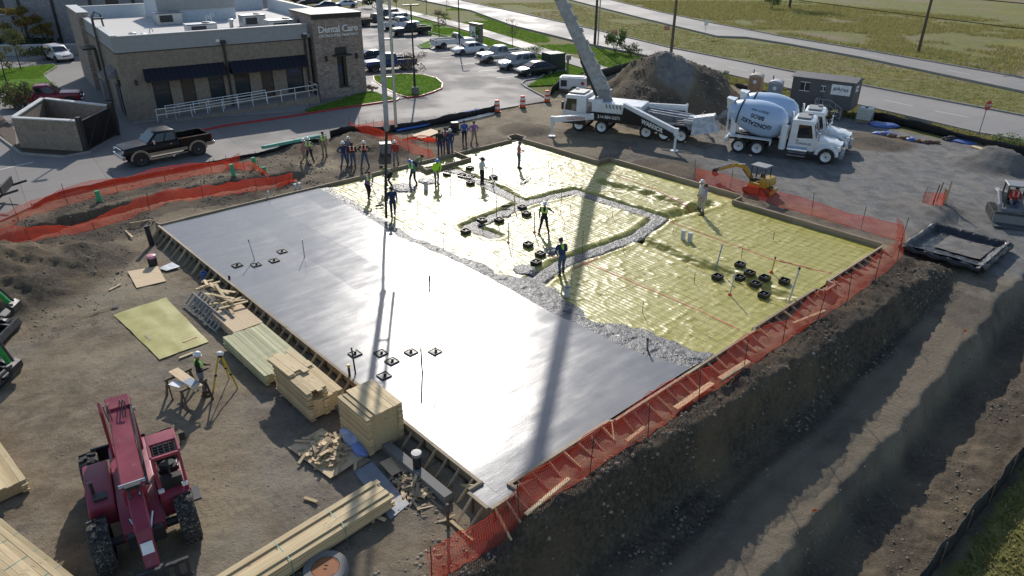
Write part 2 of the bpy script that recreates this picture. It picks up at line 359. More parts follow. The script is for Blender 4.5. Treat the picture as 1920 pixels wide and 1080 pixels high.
def flat_film():
    t = NT('folded_yellow_film'); v = t.coords('Object'); n1 = t.noise(v, 1.2, 5, .6); n2 = t.noise(v, 9, 4, .6); c = t.mix(t.ramp(n1, .35, .65), (.36, .31, .07), (.44, .39, .12))
    t.p(Base_Color=c, Roughness=.4); b1 = t.node('ShaderNodeBump'); b1.inputs['Strength'].default_value = .5; b1.inputs['Distance'].default_value = .03; t.l.new(n1, b1.inputs['Height']); t.bump(n2, .3, .01, b1.outputs[0]); return t.m
def glass_mat(name, col=(.02, .025, .03), rough=.04):
    t = NT(name); t.p(Base_Color=col, Roughness=rough); t.b.inputs['Specular IOR Level'].default_value = .7; return t.m
def plastic_mat():
    """thin yellow vapour barrier: glossy film with a weave of fine creases"""
    t = NT('yellow_film'); v = t.coords('Object'); n1 = t.noise(v, .5, 5, .6); n2 = t.noise(t.coords('Object', (1, 2.2, 1), (0, 0, R(25))), 3.2, 6, .65, .5); n3 = t.noise(v, 14, 4, .6)
    wv = t.node('ShaderNodeTexWave', bands_direction='Y'); wv.inputs['Scale'].default_value = 1.45; wv.inputs['Distortion'].default_value = 3.5; wv.inputs['Detail'].default_value = 3; t.l.new(v, wv.inputs['Vector'])
    c = t.mix(t.ramp(n1, .35, .65), (.37, .32, .045), (.425, .375, .08)); c = t.mix(t.ramp(n2, .55, .75, 0, .35), c, (.46, .425, .16))
    t.p(Base_Color=c, Roughness=t.ramp(n2, .3, .7, .33, .45)); t.b.inputs['Specular IOR Level'].default_value = .5
    b0 = t.node('ShaderNodeBump'); b0.inputs['Strength'].default_value = .3; b0.inputs['Distance'].default_value = .035; t.l.new(wv.outputs['Fac'], b0.inputs['Height'])
    b1 = t.node('ShaderNodeBump'); b1.inputs['Strength'].default_value = .2; b1.inputs['Distance'].default_value = .035; t.l.new(n2, b1.inputs['Height']); t.l.new(b0.outputs[0], b1.inputs['Normal'])
    t.bump(n3, .15, .008, b1.outputs[0]); return t.m
def pave_mat(name, a, b, joint=4.5, rz=0.0, rough=.8, stain=.5):
    t = NT(name); v = t.coords('Object', (1, 1, 1), (0, 0, rz)); n1 = t.noise(v, .12, 5, .6); n2 = t.noise(v, 1.1, 6, .65); n3 = t.noise(v, 30, 3)
    br = t.node('ShaderNodeTexBrick'); br.inputs['Scale'].default_value = 1.0; br.inputs['Brick Width'].default_value = joint; br.inputs['Row Height'].default_value = joint; br.offset = 0; br.inputs['Mortar Size'].default_value = .02
    t.set(br.inputs['Color1'], (1, 1, 1)); t.set(br.inputs['Color2'], (.9, .9, .9)); t.set(br.inputs['Mortar'], (.5, .5, .5)); t.l.new(v, br.inputs['Vector'])
    c = t.mix(t.ramp(n1, .35, .65), a, b); c = t.mix(t.ramp(n2, .5, .75, 0, stain), c, [k*.66 for k in a]); c = t.mix(1.0, c, br.outputs[0], 'MULTIPLY')
    t.p(Base_Color=c, Roughness=t.ramp(n1, .4, .6, rough*.8, rough)); t.bump(n3, .2, .01); return t.m
def leaf_mat(name, a, b):
    t = NT(name); n = t.noise(t.coords('Object'), 1.2, 3); n2 = t.noise(t.coords('Object'), 9, 2)
    c = t.mix(t.ramp(n, .35, .65), a, b); c = t.mix(t.ramp(n2, .4, .7, 0, .5), c, [k*.55 for k in a]); t.p(Base_Color=c, Roughness=.6)
    tr = t.node('ShaderNodeBsdfTranslucent'); t.l.new(c, tr.inputs[0]); mx = t.node('ShaderNodeMixShader'); mx.inputs[0].default_value = .45
    t.l.new(t.b.outputs[0], mx.inputs[1]); t.l.new(tr.outputs[0], mx.inputs[2]); t.l.new(mx.outputs[0], t.out.inputs[0]); return t.m
def net_mat():
    t = NT('orange_net'); n = t.noise(t.coords('Object'), .8, 4); c = t.mix(t.ramp(n, .3, .7), (.60, .045, .022), (.74, .085, .035)); t.p(Base_Color=c, Roughness=.45)
    tr = t.node('ShaderNodeBsdfTranslucent'); t.l.new(c, tr.inputs[0]); mx = t.node('ShaderNodeMixShader'); mx.inputs[0].default_value = .35
    t.l.new(t.b.outputs[0], mx.inputs[1]); t.l.new(tr.outputs[0], mx.inputs[2]); t.l.new(mx.outputs[0], t.out.inputs[0]); return t.m
K = {}
K['ground'] = ground_mat(); K['slab'] = slab_mat(); K['film'] = plastic_mat(); K['net'] = net_mat(); K['film_y'] = flat_film()
K['fresh'] = mat('fresh_concrete', (.075, .075, .078), .38, var=.35, scale=3.0, bump=.9, bs=6, bd=.10, wear=((.13, .129, .128), .6))
K['cured'] = mat('cured_concrete', (.2, .19, .175), .85, var=.15, scale=1.5, bump=.3, bs=20, wear=((.13, .12, .11), .6))
K['kerb'] = mat('kerb_concrete', (.3, .28, .255), .85, var=.12, scale=1.2, bump=.2, bs=25, wear=((.2, .185, .17), .6))
K['lot'] = pave_mat('lot_concrete', (.195, .177, .16), (.23, .21, .192), 4.6, R(-36), .9, .22)
K['road'] = pave_mat('road_concrete', (.22, .197, .175), (.255, .232, .208), 3.66, R(60), .75, .35)
K['walk'] = pave_mat('walk_concrete', (.28, .255, .23), (.33, .30, .27), 1.6, R(58), .8, .3)
K['lawn'] = mat('mown_lawn', (.11, .215, .025), .95, spec=.05, var=.3, scale=1.6, bump=1, bs=40, bd=.05, wear=((.11, .13, .03), .6))
K['blade'] = leaf_mat('grass_blades', (.15, .28, .03), (.22, .34, .05))
K['weed'] = leaf_mat('verge_weeds', (.25, .24, .07), (.36, .32, .125))
K['wood'] = wood_mat('pine_lumber', (.56, .41, .22), (.68, .53, .31))
K['wood_g'] = wood_mat('treated_lumber', (.40, .40, .22), (.56, .52, .32))
K['wood_o'] = wood_mat('weathered_lumber', (.30, .22, .14), (.42, .33, .22))
K['ply'] = wood_mat('plywood', (.56, .40, .23), (.66, .50, .31), rnd=.1)
K['wood_d'] = wood_mat('dark_timber', (.10, .07, .045), (.17, .12, .08))
K['form'] = wood_mat('form_board', (.26, .2, .14), (.36, .28, .19))
K['steel'] = mat('galvanised_steel', (.42, .43, .44), .42, .85, scale=4)
K['rust'] = mat('rusty_steel', (.085, .05, .035), .8, .3, scale=8, var=.3)
K['black'] = mat('black_plastic', (.02, .02, .021), .5, var=.2)
K['silt'] = mat('silt_fabric', (.018, .018, .02), .62, var=.3, scale=2, bump=.5, bs=4, bd=.05)
K['rubber'] = mat('tyre_rubber', (.028, .027, .026), .85, var=.25, scale=6, bump=.3, wear=((.09, .08, .065), .6))
K['rubber_d'] = mat('dusty_tyre_rubber', (.035, .034, .032), .88, var=.25, scale=5, bump=.3, wear=((.24, .21, .16), .52))
K['rim'] = mat('painted_rim', (.72, .72, .7), .45, .2)
K['chrome'] = mat('chrome_trim', (.7, .7, .7), .15, 1)
K['glass'] = glass_mat('tinted_glass'); K['glass_b'] = glass_mat('window_glass', (.03, .035, .04), .08)
K['lamp'] = mat('lamp_lens', (.75, .76, .75), .12, var=.05); K['tail'] = mat('tail_lens', (.35, .012, .01), .2, var=.05); K['amber'] = mat('amber_lens', (.6, .2, .02), .2)
K['white'] = mat('white_paint', (.72, .73, .73), .32, var=.06, scale=2, wear=((.5, .48, .44), .66), coat=.3)
K['maroon'] = mat('faded_maroon_paint', (.25, .03, .052), .42, var=.2, scale=1.5, wear=((.26, .13, .12), .63))
K['gun'] = mat('dark_machine_paint', (.03, .03, .033), .5, var=.25, wear=((.1, .085, .065), .62))
K['grey'] = mat('grey_paint', (.22, .22, .22), .5, wear=((.12, .11, .1), .62))
K['yellow'] = mat('machine_yellow', (.44, .27, .03), .42, var=.12, wear=((.32, .2, .06), .64))
K['green'] = mat('machine_green', (.02, .25, .05), .4, wear=((.1, .1, .06), .66))
K['pvc'] = mat('pvc_pipe', (.55, .56, .55), .4); K['pvc_g'] = mat('green_sewer_pipe', (.04, .36, .17), .4); K['pvc_b'] = mat('blue_pipe', (.06, .16, .5), .4); K['pvc_y'] = mat('yellow_pipe', (.6, .42, .03), .4)
K['orange'] = mat('safety_orange', (.75, .1, .02), .5); K['red'] = mat('red_paint', (.42, .03, .03), .5, wear=((.24, .13, .11), .58)); K['lime'] = mat('lime_fabric', (.42, .78, .04), .8)
K['reflect'] = mat('white_reflective', (.78, .78, .76), .4)
K['skin'] = mat('skin', (.36, .2, .13), .55, var=.08); K['skin_d'] = mat('skin_dark', (.2, .11, .07), .55, var=.08); K['hair'] = mat('dark_hair', (.02, .016, .013), .6)
K['boot'] = mat('boot_leather', (.09, .06, .035), .75); K['boot_k'] = mat('rubber_boot', (.02, .02, .02), .45); K['eye'] = mat('eye', (.03, .025, .02), .3)
for nm, c in dict(navy=(.025, .04, .1), denim=(.06, .09, .16), khaki=(.28, .22, .14), blackc=(.02, .02, .024), greyc=(.17, .17, .18), blue=(.05, .13, .36), purple=(.26, .12, .3), whitec=(.6, .6, .58), pink=(.42, .18, .16), redc=(.35, .04, .04), teal=(.07, .2, .22), lilac=(.38, .32, .42), stone=(.42, .38, .32)).items():
    K['c_'+nm] = mat('cloth_'+nm, c, .9, var=.2, scale=6, bump=.4, bs=14, bd=.02)
K['hat_w'] = mat('white_hard_hat', (.72, .72, .7), .3); K['hat_k'] = mat('dark_cap', (.03, .03, .035), .7); K['hat_s'] = mat('straw_hat', (.55, .46, .3), .8)
K['hat_b'] = mat('blue_hard_hat', (.1, .25, .55), .3); K['hat_r'] = mat('red_hard_hat', (.5, .04, .03), .3)

# ---------------------------------------------------------------- ground sheet
def p2(*ps): return [p[:2] for p in ps]
SITE = p2((-30.48,30.21,0), (-28.11,36.27,0), (-27.44,40.18,0), (-25.55,42.7,0), (-19.22,48.68,0), (-14.31,53.32,0), (-8.89,58.25,0), (-2.92,62.6,0), (3.39,67.54,0), (4.24,74.37,0), (9.35,81.41,0), (17.4,89.86,0), (23.36,74.22,0), (26.52,66.24,0), (30.48,59.73,0), (33.04,55.19,0), (37.4,50.87,0), (42.52,43.86,0)) + [(70, 10), (70, -60), (-70, -60), (-70, 10)]
def axis(lo, hi, d, far, g):
    a = list(np.arange(lo, hi+1e-6, d)); s = d
    while a[-1] < far: s *= g; a.append(a[-1]+s)
    s = d
    while a[0] > -far: s *= g; a.insert(0, a[0]-s)
    return np.array(a)
xs = axis(-26, 35, .125, 3500, 1.07)
ys = [2.0]; s = .12
while ys[-1] < 4200:
    ys.append(ys[-1]+max(.12, .0065*ys[-1])*(1 if ys[-1] < 78 else 1+(ys[-1]-78)*.02 if ys[-1] < 400 else 14))
s = .3
while ys[0] > -60: s *= 1.3; ys.insert(0, ys[0]-s)
ys = np.array(ys)
GX, GY = np.meshgrid(xs, ys); gx, gy = GX.ravel(), GY.ravel()
H = hz(gx, gy); gu, gv = UV(gx, gy)
insite = inpoly(gx+.5*fbm(gx*.5, gy*.5, 3, 31), gy+.7*fbm(gx*.4, gy*.4, 3, 32), SITE)
nz = fbm(gx*.3, gy*.3, 4, 41); nz2 = fbm(gx*1.2, gy*1.2, 4, 42)
grass = np.where(insite, 0, 1.0)*(1-.0*gx)
grass = np.maximum(grass, sst(36.6, 36.9, gu+.3*nz2)*(gv < 24))
gravel = sst(27.5, 31, gv+2*nz)*sst(3, 12, gu+3*nz)+.45*sst(-.1, .4, nz)*(gv < 1)*sst(-2, 1, gu)+.3*sst(28.9, 30, gu)*(1-sst(33.2, 33.6, gu+.6*nz))
clay = sst(28.0, 28.4, gu)*(1-sst(30.6, 31.4, gu))*(gv < 27.5)*.9+(gu < -.6)*(gu > -11)*(gv > -16)*(gv < 27)*.55*sst(-.5, .2, nz)+.75*sst(33.0, 34, gu+.5*nz)+.45*sst(30.8, 31.3, gu)*(1-sst(33.0, 33.4, gu))*(gv < 26)
for (px, py, pr, ph, sd) in PILES: clay = np.maximum(clay, sst(1.1, .8, np.hypot(gx-px, gy-py)/pr)*(.9 if sd not in (11, 12, 13) else .2))
brown = sst(26.3, 26.6, gv)*(1-sst(31, 34, gv+1.5*nz))*sst(-1, .5, gu)*(1-sst(16, 19, gu)); clay = np.maximum(clay, brown*.35)
px, py = (14.28,66.75,0)[:2]
d = np.hypot((gx-px+.4)/1.9, (gy-py+3.6)/2.6); gravel = np.maximum(gravel, sst(1.15, .7, d+.3*nz2)); clay = clay*(1-sst(1.15, .7, d+.3*nz2))
zone = np.stack([np.clip(grass, 0, 1), np.clip(gravel, 0, 1), np.clip(clay, 0, 1), np.ones_like(gx)], 1)
me = np_mesh('ground', np.stack([gx, gy, H], 1), grid_faces(len(xs), len(ys)), K['ground'], True, {'zone': zone})
tag(link('ground', me), kind='structure')
ZG = (gx, gy, H)

# ---------------------------------------------------------------- pavements, roads, kerbs
def struct(o): return tag(o, kind='structure')
def poly_sheet(name, poly, z, m, thick=.3):
    mb = MB(); mb.prism(poly, z-thick, z); return struct(mb.build(name, m))
def strip(name, a, b, z, m, thick=.3):
    mb = MB()
    mb.loft([[(p[0], p[1], z-thick), (q[0], q[1], z-thick), (q[0], q[1], z), (p[0], p[1], z)] for p, q in zip(a, b)])
    return struct(mb.build(name, m))
def kerb_line(name, pts, z0, z1, m, w=.16, close=False):
    mb = MB(); pts = [Vector(p[:2]) for p in pts]; secs = []
    n = len(pts)
    for i, p in enumerate(pts):
        d = (pts[(i+1) % n if close else min(i+1, n-1)]-pts[i-1 if (close or i) else 0]).normalized(); nrm = Vector((-d.y, d.x))*w/2
        secs.append([(p.x-nrm.x, p.y-nrm.y, z0), (p.x+nrm.x, p.y+nrm.y, z0), (p.x+nrm.x*.8, p.y+nrm.y*.8, z1), (p.x-nrm.x*.8, p.y-nrm.y*.8, z1)])
    if close: secs.append(secs[0])
    mb.loft(secs, caps=not close); return struct(mb.build(name, m))
poly_sheet('parking_lot', LOT, -.05, K['lot'], .3)
near_lo = [(-110, 330, 0), (-48, 214, 0), (-8.19,146.15,0), (-0.48,124.14,0), (9.59,104.68,0), (17.49,92.65,0), (27, 75.3, 0), (37.29,56.44,0), (39.47,54.11,0), (48, 38.5, 0), (70, 0, 0)]
near_hi = [(-96, 336, 0), (-37, 219, 0), (-9.58,163.39,0), (0.04,144.76,0), (11.78,121.34,0), (21.14,100.76,0), (31.89,82.92,0), (38.6, 72, 0), (44.79,62.42,0), (54, 46, 0), (79, 4, 0)]
strip('near_carriageway', near_lo, near_hi, -.04, K['road'])
far_lo = [(-60, 345, 0), (-5, 232, 0), (14.13,165.14,0), (22.77,136.34,0), (30.6,112.28,0), (34.73,111.33,0), (38.9,104.54,0), (44.37,92.97,0), (51.43,72.79,0), (62, 48, 0), (88, 0, 0)]
far_hi = [(-46, 348, 0), (6, 233, 0), (22.06,169.46,0), (28.1,146.6,0), (34.23,128.3,0), (36.99,122.04,0), (40.47,112.78,0), (47.3,99.6,0), (56.24,80.32,0), (70, 53, 0), (98, 0, 0)]
strip('far_carriageway', far_lo, far_hi, -.04, K['road'])
walk_lo = [(-60, 212, 0), (-17.68,136.4,0), (-8.84,120.21,0), (-1.14,104.16,0), (5.07,90.91,0), (9.5,81.74,0)]
walk_hi = [(-58, 214, 0), (-18.45,142.62,0), (-7.37,124.46,0), (-1.22,111.24,0), (5.99,95.52,0), (11.21,84.49,0)]
strip('sidewalk', walk_lo, walk_hi, -.02, K['walk'])
for nm, pts in (('near_road_kerb', near_hi), ('near_road_verge_kerb', near_lo), ('far_road_kerb', far_lo), ('far_road_verge_kerb', far_hi)):
    kerb_line(nm, pts, -.3, .1, K['kerb'], .2)
mark = mat('lane_paint', (.6, .58, .54), .6, wear=((.4, .36, .33), .56))
for a, b in ((near_lo, near_hi), (far_lo, far_hi)):
    mb = MB()
    cl = [((p[0]+q[0])/2, (p[1]+q[1])/2) for p, q in zip(a, b)]
    for (ax, ay), (bx, by) in zip(cl[1:-2], cl[2:-1]):
        L = math.hypot(bx-ax, by-ay); k = 0
        while k+3 < L:
            t0, t1 = k/L, (k+3)/L; mb.bar((ax+(bx-ax)*t0, ay+(by-ay)*t0, -.036), (ax+(bx-ax)*t1, ay+(by-ay)*t1, -.036), .12, .006); k += 12
    struct(mb.build('lane_marking', mark))
# kerbs and red fire-lane kerb of the lot
kerb_line('lot_kerb', [(3.39,67.54,0), (1.21,73.45,0), (0.85,75.08,0), (1.26,76.81,0), (2.82,78.05,0), (4.4,84.92,0), (-2.35,98.28,0), (-13.44,115.42,0), (-21.77,143.34,0)], -.3, .09, K['kerb'], .18)
drive_kerb = [(-26.64,52.7,0), (-23.37,56.97,0), (-19.11,60.16,0), (-15.3,63.45,0), (-10.82,66.86,0), (-10.8,67.78,0)]
kerb_line('fire_lane_kerb', drive_kerb, -.1, .09, K['red'], .18)
isl = [(-15.14,78.6,0), (-11.87,79.97,0), (-9.76,79.42,0), (-8.25,77.65,0), (-7.3,74.79,0), (-7.19,72.36,0), (-7.86,70.54,0), (-8.8,68.79,0), (-9.98,68.04,0), (-11.16,69.2,0), (-12.97,72.43,0), (-14.56,75.95,0)]
poly_sheet('island_lawn', p2(*isl), .06, K['lawn'], .12); kerb_line('island_kerb', isl, -.1, .09, K['red'], .16, True)
lawn2 = [(-18.28,62.54,0), (-14.24,70.58,0), (-13.67,70.35,0), (-11.03,67.31,0), (-13.25,65.22,0), (-15.34,63.66,0), (-17.53,61.96,0)]
poly_sheet('tower_lawn', p2(*lawn2), .06, K['lawn'], .12)
isl3 = [(-13.04,100.62,0), (-11.93,105.2,0), (-11.05,101.68,0), (-11.13,98.34,0), (-12.26,98.29,0)]
poly_sheet('small_island_lawn', p2(*isl3), .06, K['lawn'], .12); kerb_line('small_island_kerb', isl3, -.1, .09, K['kerb'], .16, True)
isl4 = [(-49.7,65.17,0), (-55.38,75.05,0), (-56.9,80.82,0), (-53.05,84.39,0), (-51.77,82.7,0), (-50.5,78.2,0), (-44.92,71.07,0), (-46.49,69.49,0), (-48.59,67.96,0)]
poly_sheet('side_lawn', p2(*isl4), .06, K['lawn'], .12); kerb_line('side_lawn_kerb', isl4, -.1, .09, K['kerb'], .16, True)
lawn5 = [(2.81,77.75,0), (4.36,84.22,0), (-2.31,96.92,0), (-13.24,113.59,0), (-21.37,140.59,0), (-18.64,136.34,0), (-8.65,117.58,0), (-1.12,102.65,0), (5.01,89.73,0), (8.31,83.02,0), (4.26,74.92,0), (1.5,74.27,0)]
poly_sheet('verge_lawn', p2(*lawn5), -.03, K['lawn'], .12)
bed = [(-36.44,50.98,0), (-39.06,55.03,0), (-43.57,60.21,0), (-43.69,58.34,0), (-38.13,52.4,0), (-34.53,48.83,0), (-31.45,48.39,0), (-30.42,49.6,0), (-31.58,51.39,0)]
poly_sheet('enclosure_bed', p2(*bed), .05, mat('bed_mulch', (.08, .055, .035), .95, bump=1), .12); kerb_line('enclosure_kerb', [(-43.76,57.8,0), (-38.32,52.39,0), (-34.71,48.83,0), (-31.31,48.13,0), (-30.09,49.34,0)], -.1, .09, K['kerb'], .18)
stall = MB()
for q in ((-8.83,97.98,0), (-6.11,92.87,0), (-3.39,88.24,0), (-1.09,84.01,0), (1.01,80.14,0)):
    d = Vector((math.cos(R(212)), math.sin(R(212)))); stall.bar((q[0], q[1], -.045), (q[0]+d.x*3.4, q[1]+d.y*3.4, -.045), .11, .006)
stall.bar((-33.95,45.29,-0.045), (-32.78,46.99,-0.045), .15, .006)
struct(stall.build('stall_marking', mark))
poly_sheet('ramp_walk', p2((-31.02,57.63,0), (-29.42,58.93,0), (-18.38,62.54,0), (-18.66,66.61,0), (-26.16,64.6,0), (-31.44,58.51,0)), .0, K['walk'], .1)
poly_sheet('tower_walk', p2((-14.24,70.58,0), (-14.94,76.52,0), (-14,75.97,0), (-10.3,67.8,0), (-11,67.08,0), (-13.57,70.35,0)), .03, K['walk'], .1)

# grass that can be seen as blades: one mass each
def tufts(name, label, n, region, h, m, seed, spread=.25, blades=5, zf=None):
    rg = random.Random(seed); V = []; F = []
    pts = []
    xs_ = [p[0] for p in region]; ys_ = [p[1] for p in region]
    while len(pts) < n:
        rn = np.random.RandomState(rg.randint(0, 10**6)); X = rn.uniform(min(xs_), max(xs_), 4000); Y = rn.uniform(min(ys_), max(ys_), 4000)
        k = inpoly(X, Y, region) & (fbm(X*.12, Y*.12, 3, seed) > -.25); pts += list(zip(X[k], Y[k]))
    P_ = np.array(pts[:n]); Z = hz(P_[:, 0], P_[:, 1]) if zf is None else np.full(n, zf); rs = np.random.RandomState(seed); k = blades*n
    X, Y, Z = np.repeat(P_[:, 0], blades), np.repeat(P_[:, 1], blades), np.repeat(Z, blades)-.02
    a = rs.uniform(0, 2*PI, k); r = rs.uniform(0, spread, k); w = rs.uniform(.03, .07, k); hh = h*rs.uniform(.5, 1.3, k); b2 = rs.uniform(0, 2*PI, k); le = hh*rs.uniform(.1, .7, k); X = X+np.cos(a)*r; Y = Y+np.sin(a)*r; cw, sw = np.cos(b2), np.sin(b2)
    V = np.stack([np.stack([X-cw*w, Y-sw*w, Z], 1), np.stack([X+cw*w, Y+sw*w, Z], 1), np.stack([X-sw*le, Y+cw*le, Z+hh], 1)], 1).reshape(-1, 3); F = np.arange(3*k).reshape(-1, 3)
    me = np_mesh(name, np.array(V), np.array(F), m, False); return tag(link(name, me), label, 'grass', kind='stuff')
verge = p2((11.21,84.49,0), (17.28,91.42,0), (25,77.96,0), (30.34,68.41,0), (33.5,62.29,0), (36.99,55.94,0), (39.08,53.5,0), (37.49,51.01,0), (33.21,55.52,0), (30.56,59.92,0), (26.6,66.47,0), (23.52,74.77,0), (18.2,90.67,0))
tufts('verge_weeds', 'long green and straw weeds growing on the road verge', 5000, verge, .32, K['weed'], 3)
verge2 = p2((-11.22,154.15,0), (-0.47,122.73,0), (9.51,103.65,0), (17.35,91.83,0), (11.25,84.84,0), (6.04,96.4,0), (-1.23,112.41,0), (-16.35,141.83,0))
tufts('verge_grass', 'short green grass between the sidewalk and the road', 6000, verge2, .16, K['blade'], 4)
med = p2((-7.25,162.36,0), (0.04,146.69,0), (11.9,122.72,0), (21.33,101.73,0), (32.13,83.6,0), (45.18,63.03,0), (50.92,72,0), (44.01,92.15,0), (38.55,103.51,0), (30.3,111.11,0), (22.37,133.84,0), (11.19,166.14,0))
tufts('median_grass', 'mown green and straw grass on the road median', 9000, med, .14, K['weed'], 5, .4)
field = p2((23.43,170.85,0), (28.46,148.57,0), (34.61,129.83,0), (40.87,113.98,0), (47.72,100.55,0), (56.86,81.28,0), (91.04,134.69,0), (64.21,171.34,0))
tufts('field_grass', 'yellow green rough grass covering the open field', 16000, field, .42, K['weed'], 6, .8, 4)
tufts('island_grass', 'green mown grass on the rounded kerb island', 2500, p2(*isl), .09, K['blade'], 7, .15, 5, .055)
tufts('lawn_grass', 'green mown grass on the lawn beside the parked cars', 9000, p2(*lawn5), .1, K['blade'], 9, .3, 5, -.03)
tufts('tower_grass', 'green mown grass at the foot of the stone tower', 1500, p2(*lawn2), .09, K['blade'], 10, .2, 5, .055)
tufts('side_grass', 'green mown grass beside the building drive', 3000, p2(*isl4), .1, K['blade'], 11, .25, 5, .055)
tufts('corner_grass', 'green grass strip beyond the lower silt fence', 4000, [XY(36.9, 2), XY(36.9, 22), XY(43, 26), XY(43, 2)], .12, K['weed'], 8, .2)

# ---------------------------------------------------------------- slab, pour edge, film, grade beams
SL = (*A0, 0.0)
def slab_obj(o): o.location = SL; o.rotation_euler = (0, 0, A1); return o
fr_u = [0, 6, 9.8, 14.6, 19.3, 22.3, 24.5, 27.3]
def vs(u): return np.interp(u, fr_u, [9.55, 9.1, 8.75, 9.1, 8.9, 8.9, 8.9, 9.6])+.12*fbm(u*.9, u*0+3, 4, 51)
def ve(u): return np.interp(u, fr_u, [10.4, 9.95, 9.6, 9.9, 10.9, 10.1, 11.0, 11.5])+.45*fbm(u*.8, u*0+9, 4, 52)
nu, nv = 180, 66
UU, T = np.meshgrid(np.linspace(.03, 27.27, nu), np.linspace(0, 1, nv)); VV = .03+T*(vs(UU)-.03)
Z = .006*fbm(UU*.5, VV*.5, 3, 53)+.006*fbm(UU*2.2, VV*.7, 3, 54)
slab = tag(slab_obj(link('concrete_slab', np_mesh('concrete_slab', np.stack([UU.ravel(), VV.ravel(), Z.ravel()], 1), grid_faces(nu, nv), K['slab']))), 'freshly poured wet grey concrete slab shining in the sun', 'slab')
mb = MB(); mb.box((27.215, -.246, -.204), (.83, .548, .4)); mb.box((27.46, .245, -.203), (.37, .43, .4)); mb.build('corner_pad', K['slab'], slab)
nu, nv = 420, 26
UU, T = np.meshgrid(np.linspace(.02, 27.28, nu), np.linspace(0, 1, nv)); a, b = vs(UU)-.12, ve(UU); VV = a+T*(b-a)
Z = -.012-.15*T**1.6+(.11*fbm(UU*2.6, VV*2.6, 4, 55, .7)+.02)*np.sin(np.clip(T*1.15, 0, 1)*PI)
link('pour_edge', np_mesh('pour_edge', np.stack([UU.ravel(), VV.ravel(), Z.ravel()], 1), grid_faces(nu, nv), K['fresh']), slab)
def uvl(*ps): return [UV(p[0], p[1]) for p in ps]
BEAMS = [uvl((-6.17,46.26,-0.15), (-4.02,46.31,-0.15), (-1.93,43.66,-0.15), (0.76,39.96,-0.15), (3.88,42.13,-0.15), (8.44,37.67,-0.15), (6.66,35,-0.15), (2.34,31.43,-0.15), (0.98,29.31,-0.15)), uvl((0.76,39.96,-0.15), (-2.36,36.11,-0.15), (-1.01,34.93,-0.15))]
DRY = [uvl((5.81,43.94,-0.15), (7.95,42.22,-0.15), (10.57,39.08,-0.15)), uvl((6.74,34.56,-0.15), (8.47,32.09,-0.15), (10.42,30.48,-0.15), (11.62,28.66,-0.15), (12.22,27.59,-0.15)), uvl((8.44,37.67,-0.15), (10.57,39.08,-0.15), (11.73,40,-0.15))]
def film_z(u, v):
    z = -.135+.022*fbm(u*.7, v*.7, 3, 61)+.013*fbm(u*2.6, v*1.6, 3, 62)+.010*fbm(u*1.5, v*6, 2, 63)+.03*np.clip(1-np.abs(fbm(u*.45+.5*fbm(u*.3, v*.3, 2, 67), v*1.5, 2, 66))*9, 0, 1)**2+.018*np.clip(1-np.abs(fbm(u*1.7, v*.5+.4*fbm(u*.4, v*.4, 2, 68), 2, 69))*10, 0, 1)**2
    for b in BEAMS:
        d = segdist(u, v, b); z = z-.33*(1-sst(.16, .62, d+.12*fbm(u*1.5, v*1.5, 2, 64)))+.035*np.exp(-((d-.75)/.14)**2)
    for b in DRY:
        d = segdist(u, v, b); z = z-.27*(1-sst(.05, .6, d+.15*fbm(u*1.5, v*1.5, 2, 65)))+.035*np.exp(-((d-.75)/.16)**2)
    return z
nu, nv = 380, 245
UU, T = np.meshgrid(np.linspace(.0, 27.28, nu), np.linspace(0, 1, nv)); VV = 9.3+T*(26.4-9.3)
film = tag(slab_obj(link('vapour_barrier', np_mesh('vapour_barrier', np.stack([UU.ravel(), VV.ravel(), film_z(UU, VV).ravel()], 1), grid_faces(nu, nv), K['film']))), 'wrinkled yellow plastic vapour barrier spread over the far half of the pad', 'sheeting')
# the strip of film beyond the stepped far form
UU, VV = np.meshgrid(np.linspace(8.15, 18.5, 130), np.linspace(26.4, 27.55, 18))
link('film_strip', np_mesh('film_strip', np.stack([UU.ravel(), VV.ravel(), film_z(UU, VV).ravel()], 1), grid_faces(130, 18), K['film']), film)
# wet concrete lying in the grade beams
UU, VV = np.meshgrid(np.arange(0, 27.3, .1), np.arange(9.6, 26.4, .1)); fu, fv = UU.ravel(), VV.ravel()
dB = np.minimum(segdist(fu, fv, BEAMS[0]), segdist(fu, fv, BEAMS[1]))+.12*fbm(fu*1.3, fv*1.3, 4, 71)
lim = .47+.0*fu
fz = -.2+.05*fbm(fu*2.4, fv*2.4, 4, 72, .65)-.12*sst(.33, .5, dB)
Fq = grid_faces(UU.shape[1], UU.shape[0]); keep = (dB[Fq] < .5).all(1); Fq = Fq[keep]; used, inv = np.unique(Fq, return_inverse=True)
link('beam_concrete', np_mesh('beam_concrete', np.stack([fu[used], fv[used], fz[used]], 1), inv.reshape(Fq.shape), K['fresh']), slab)
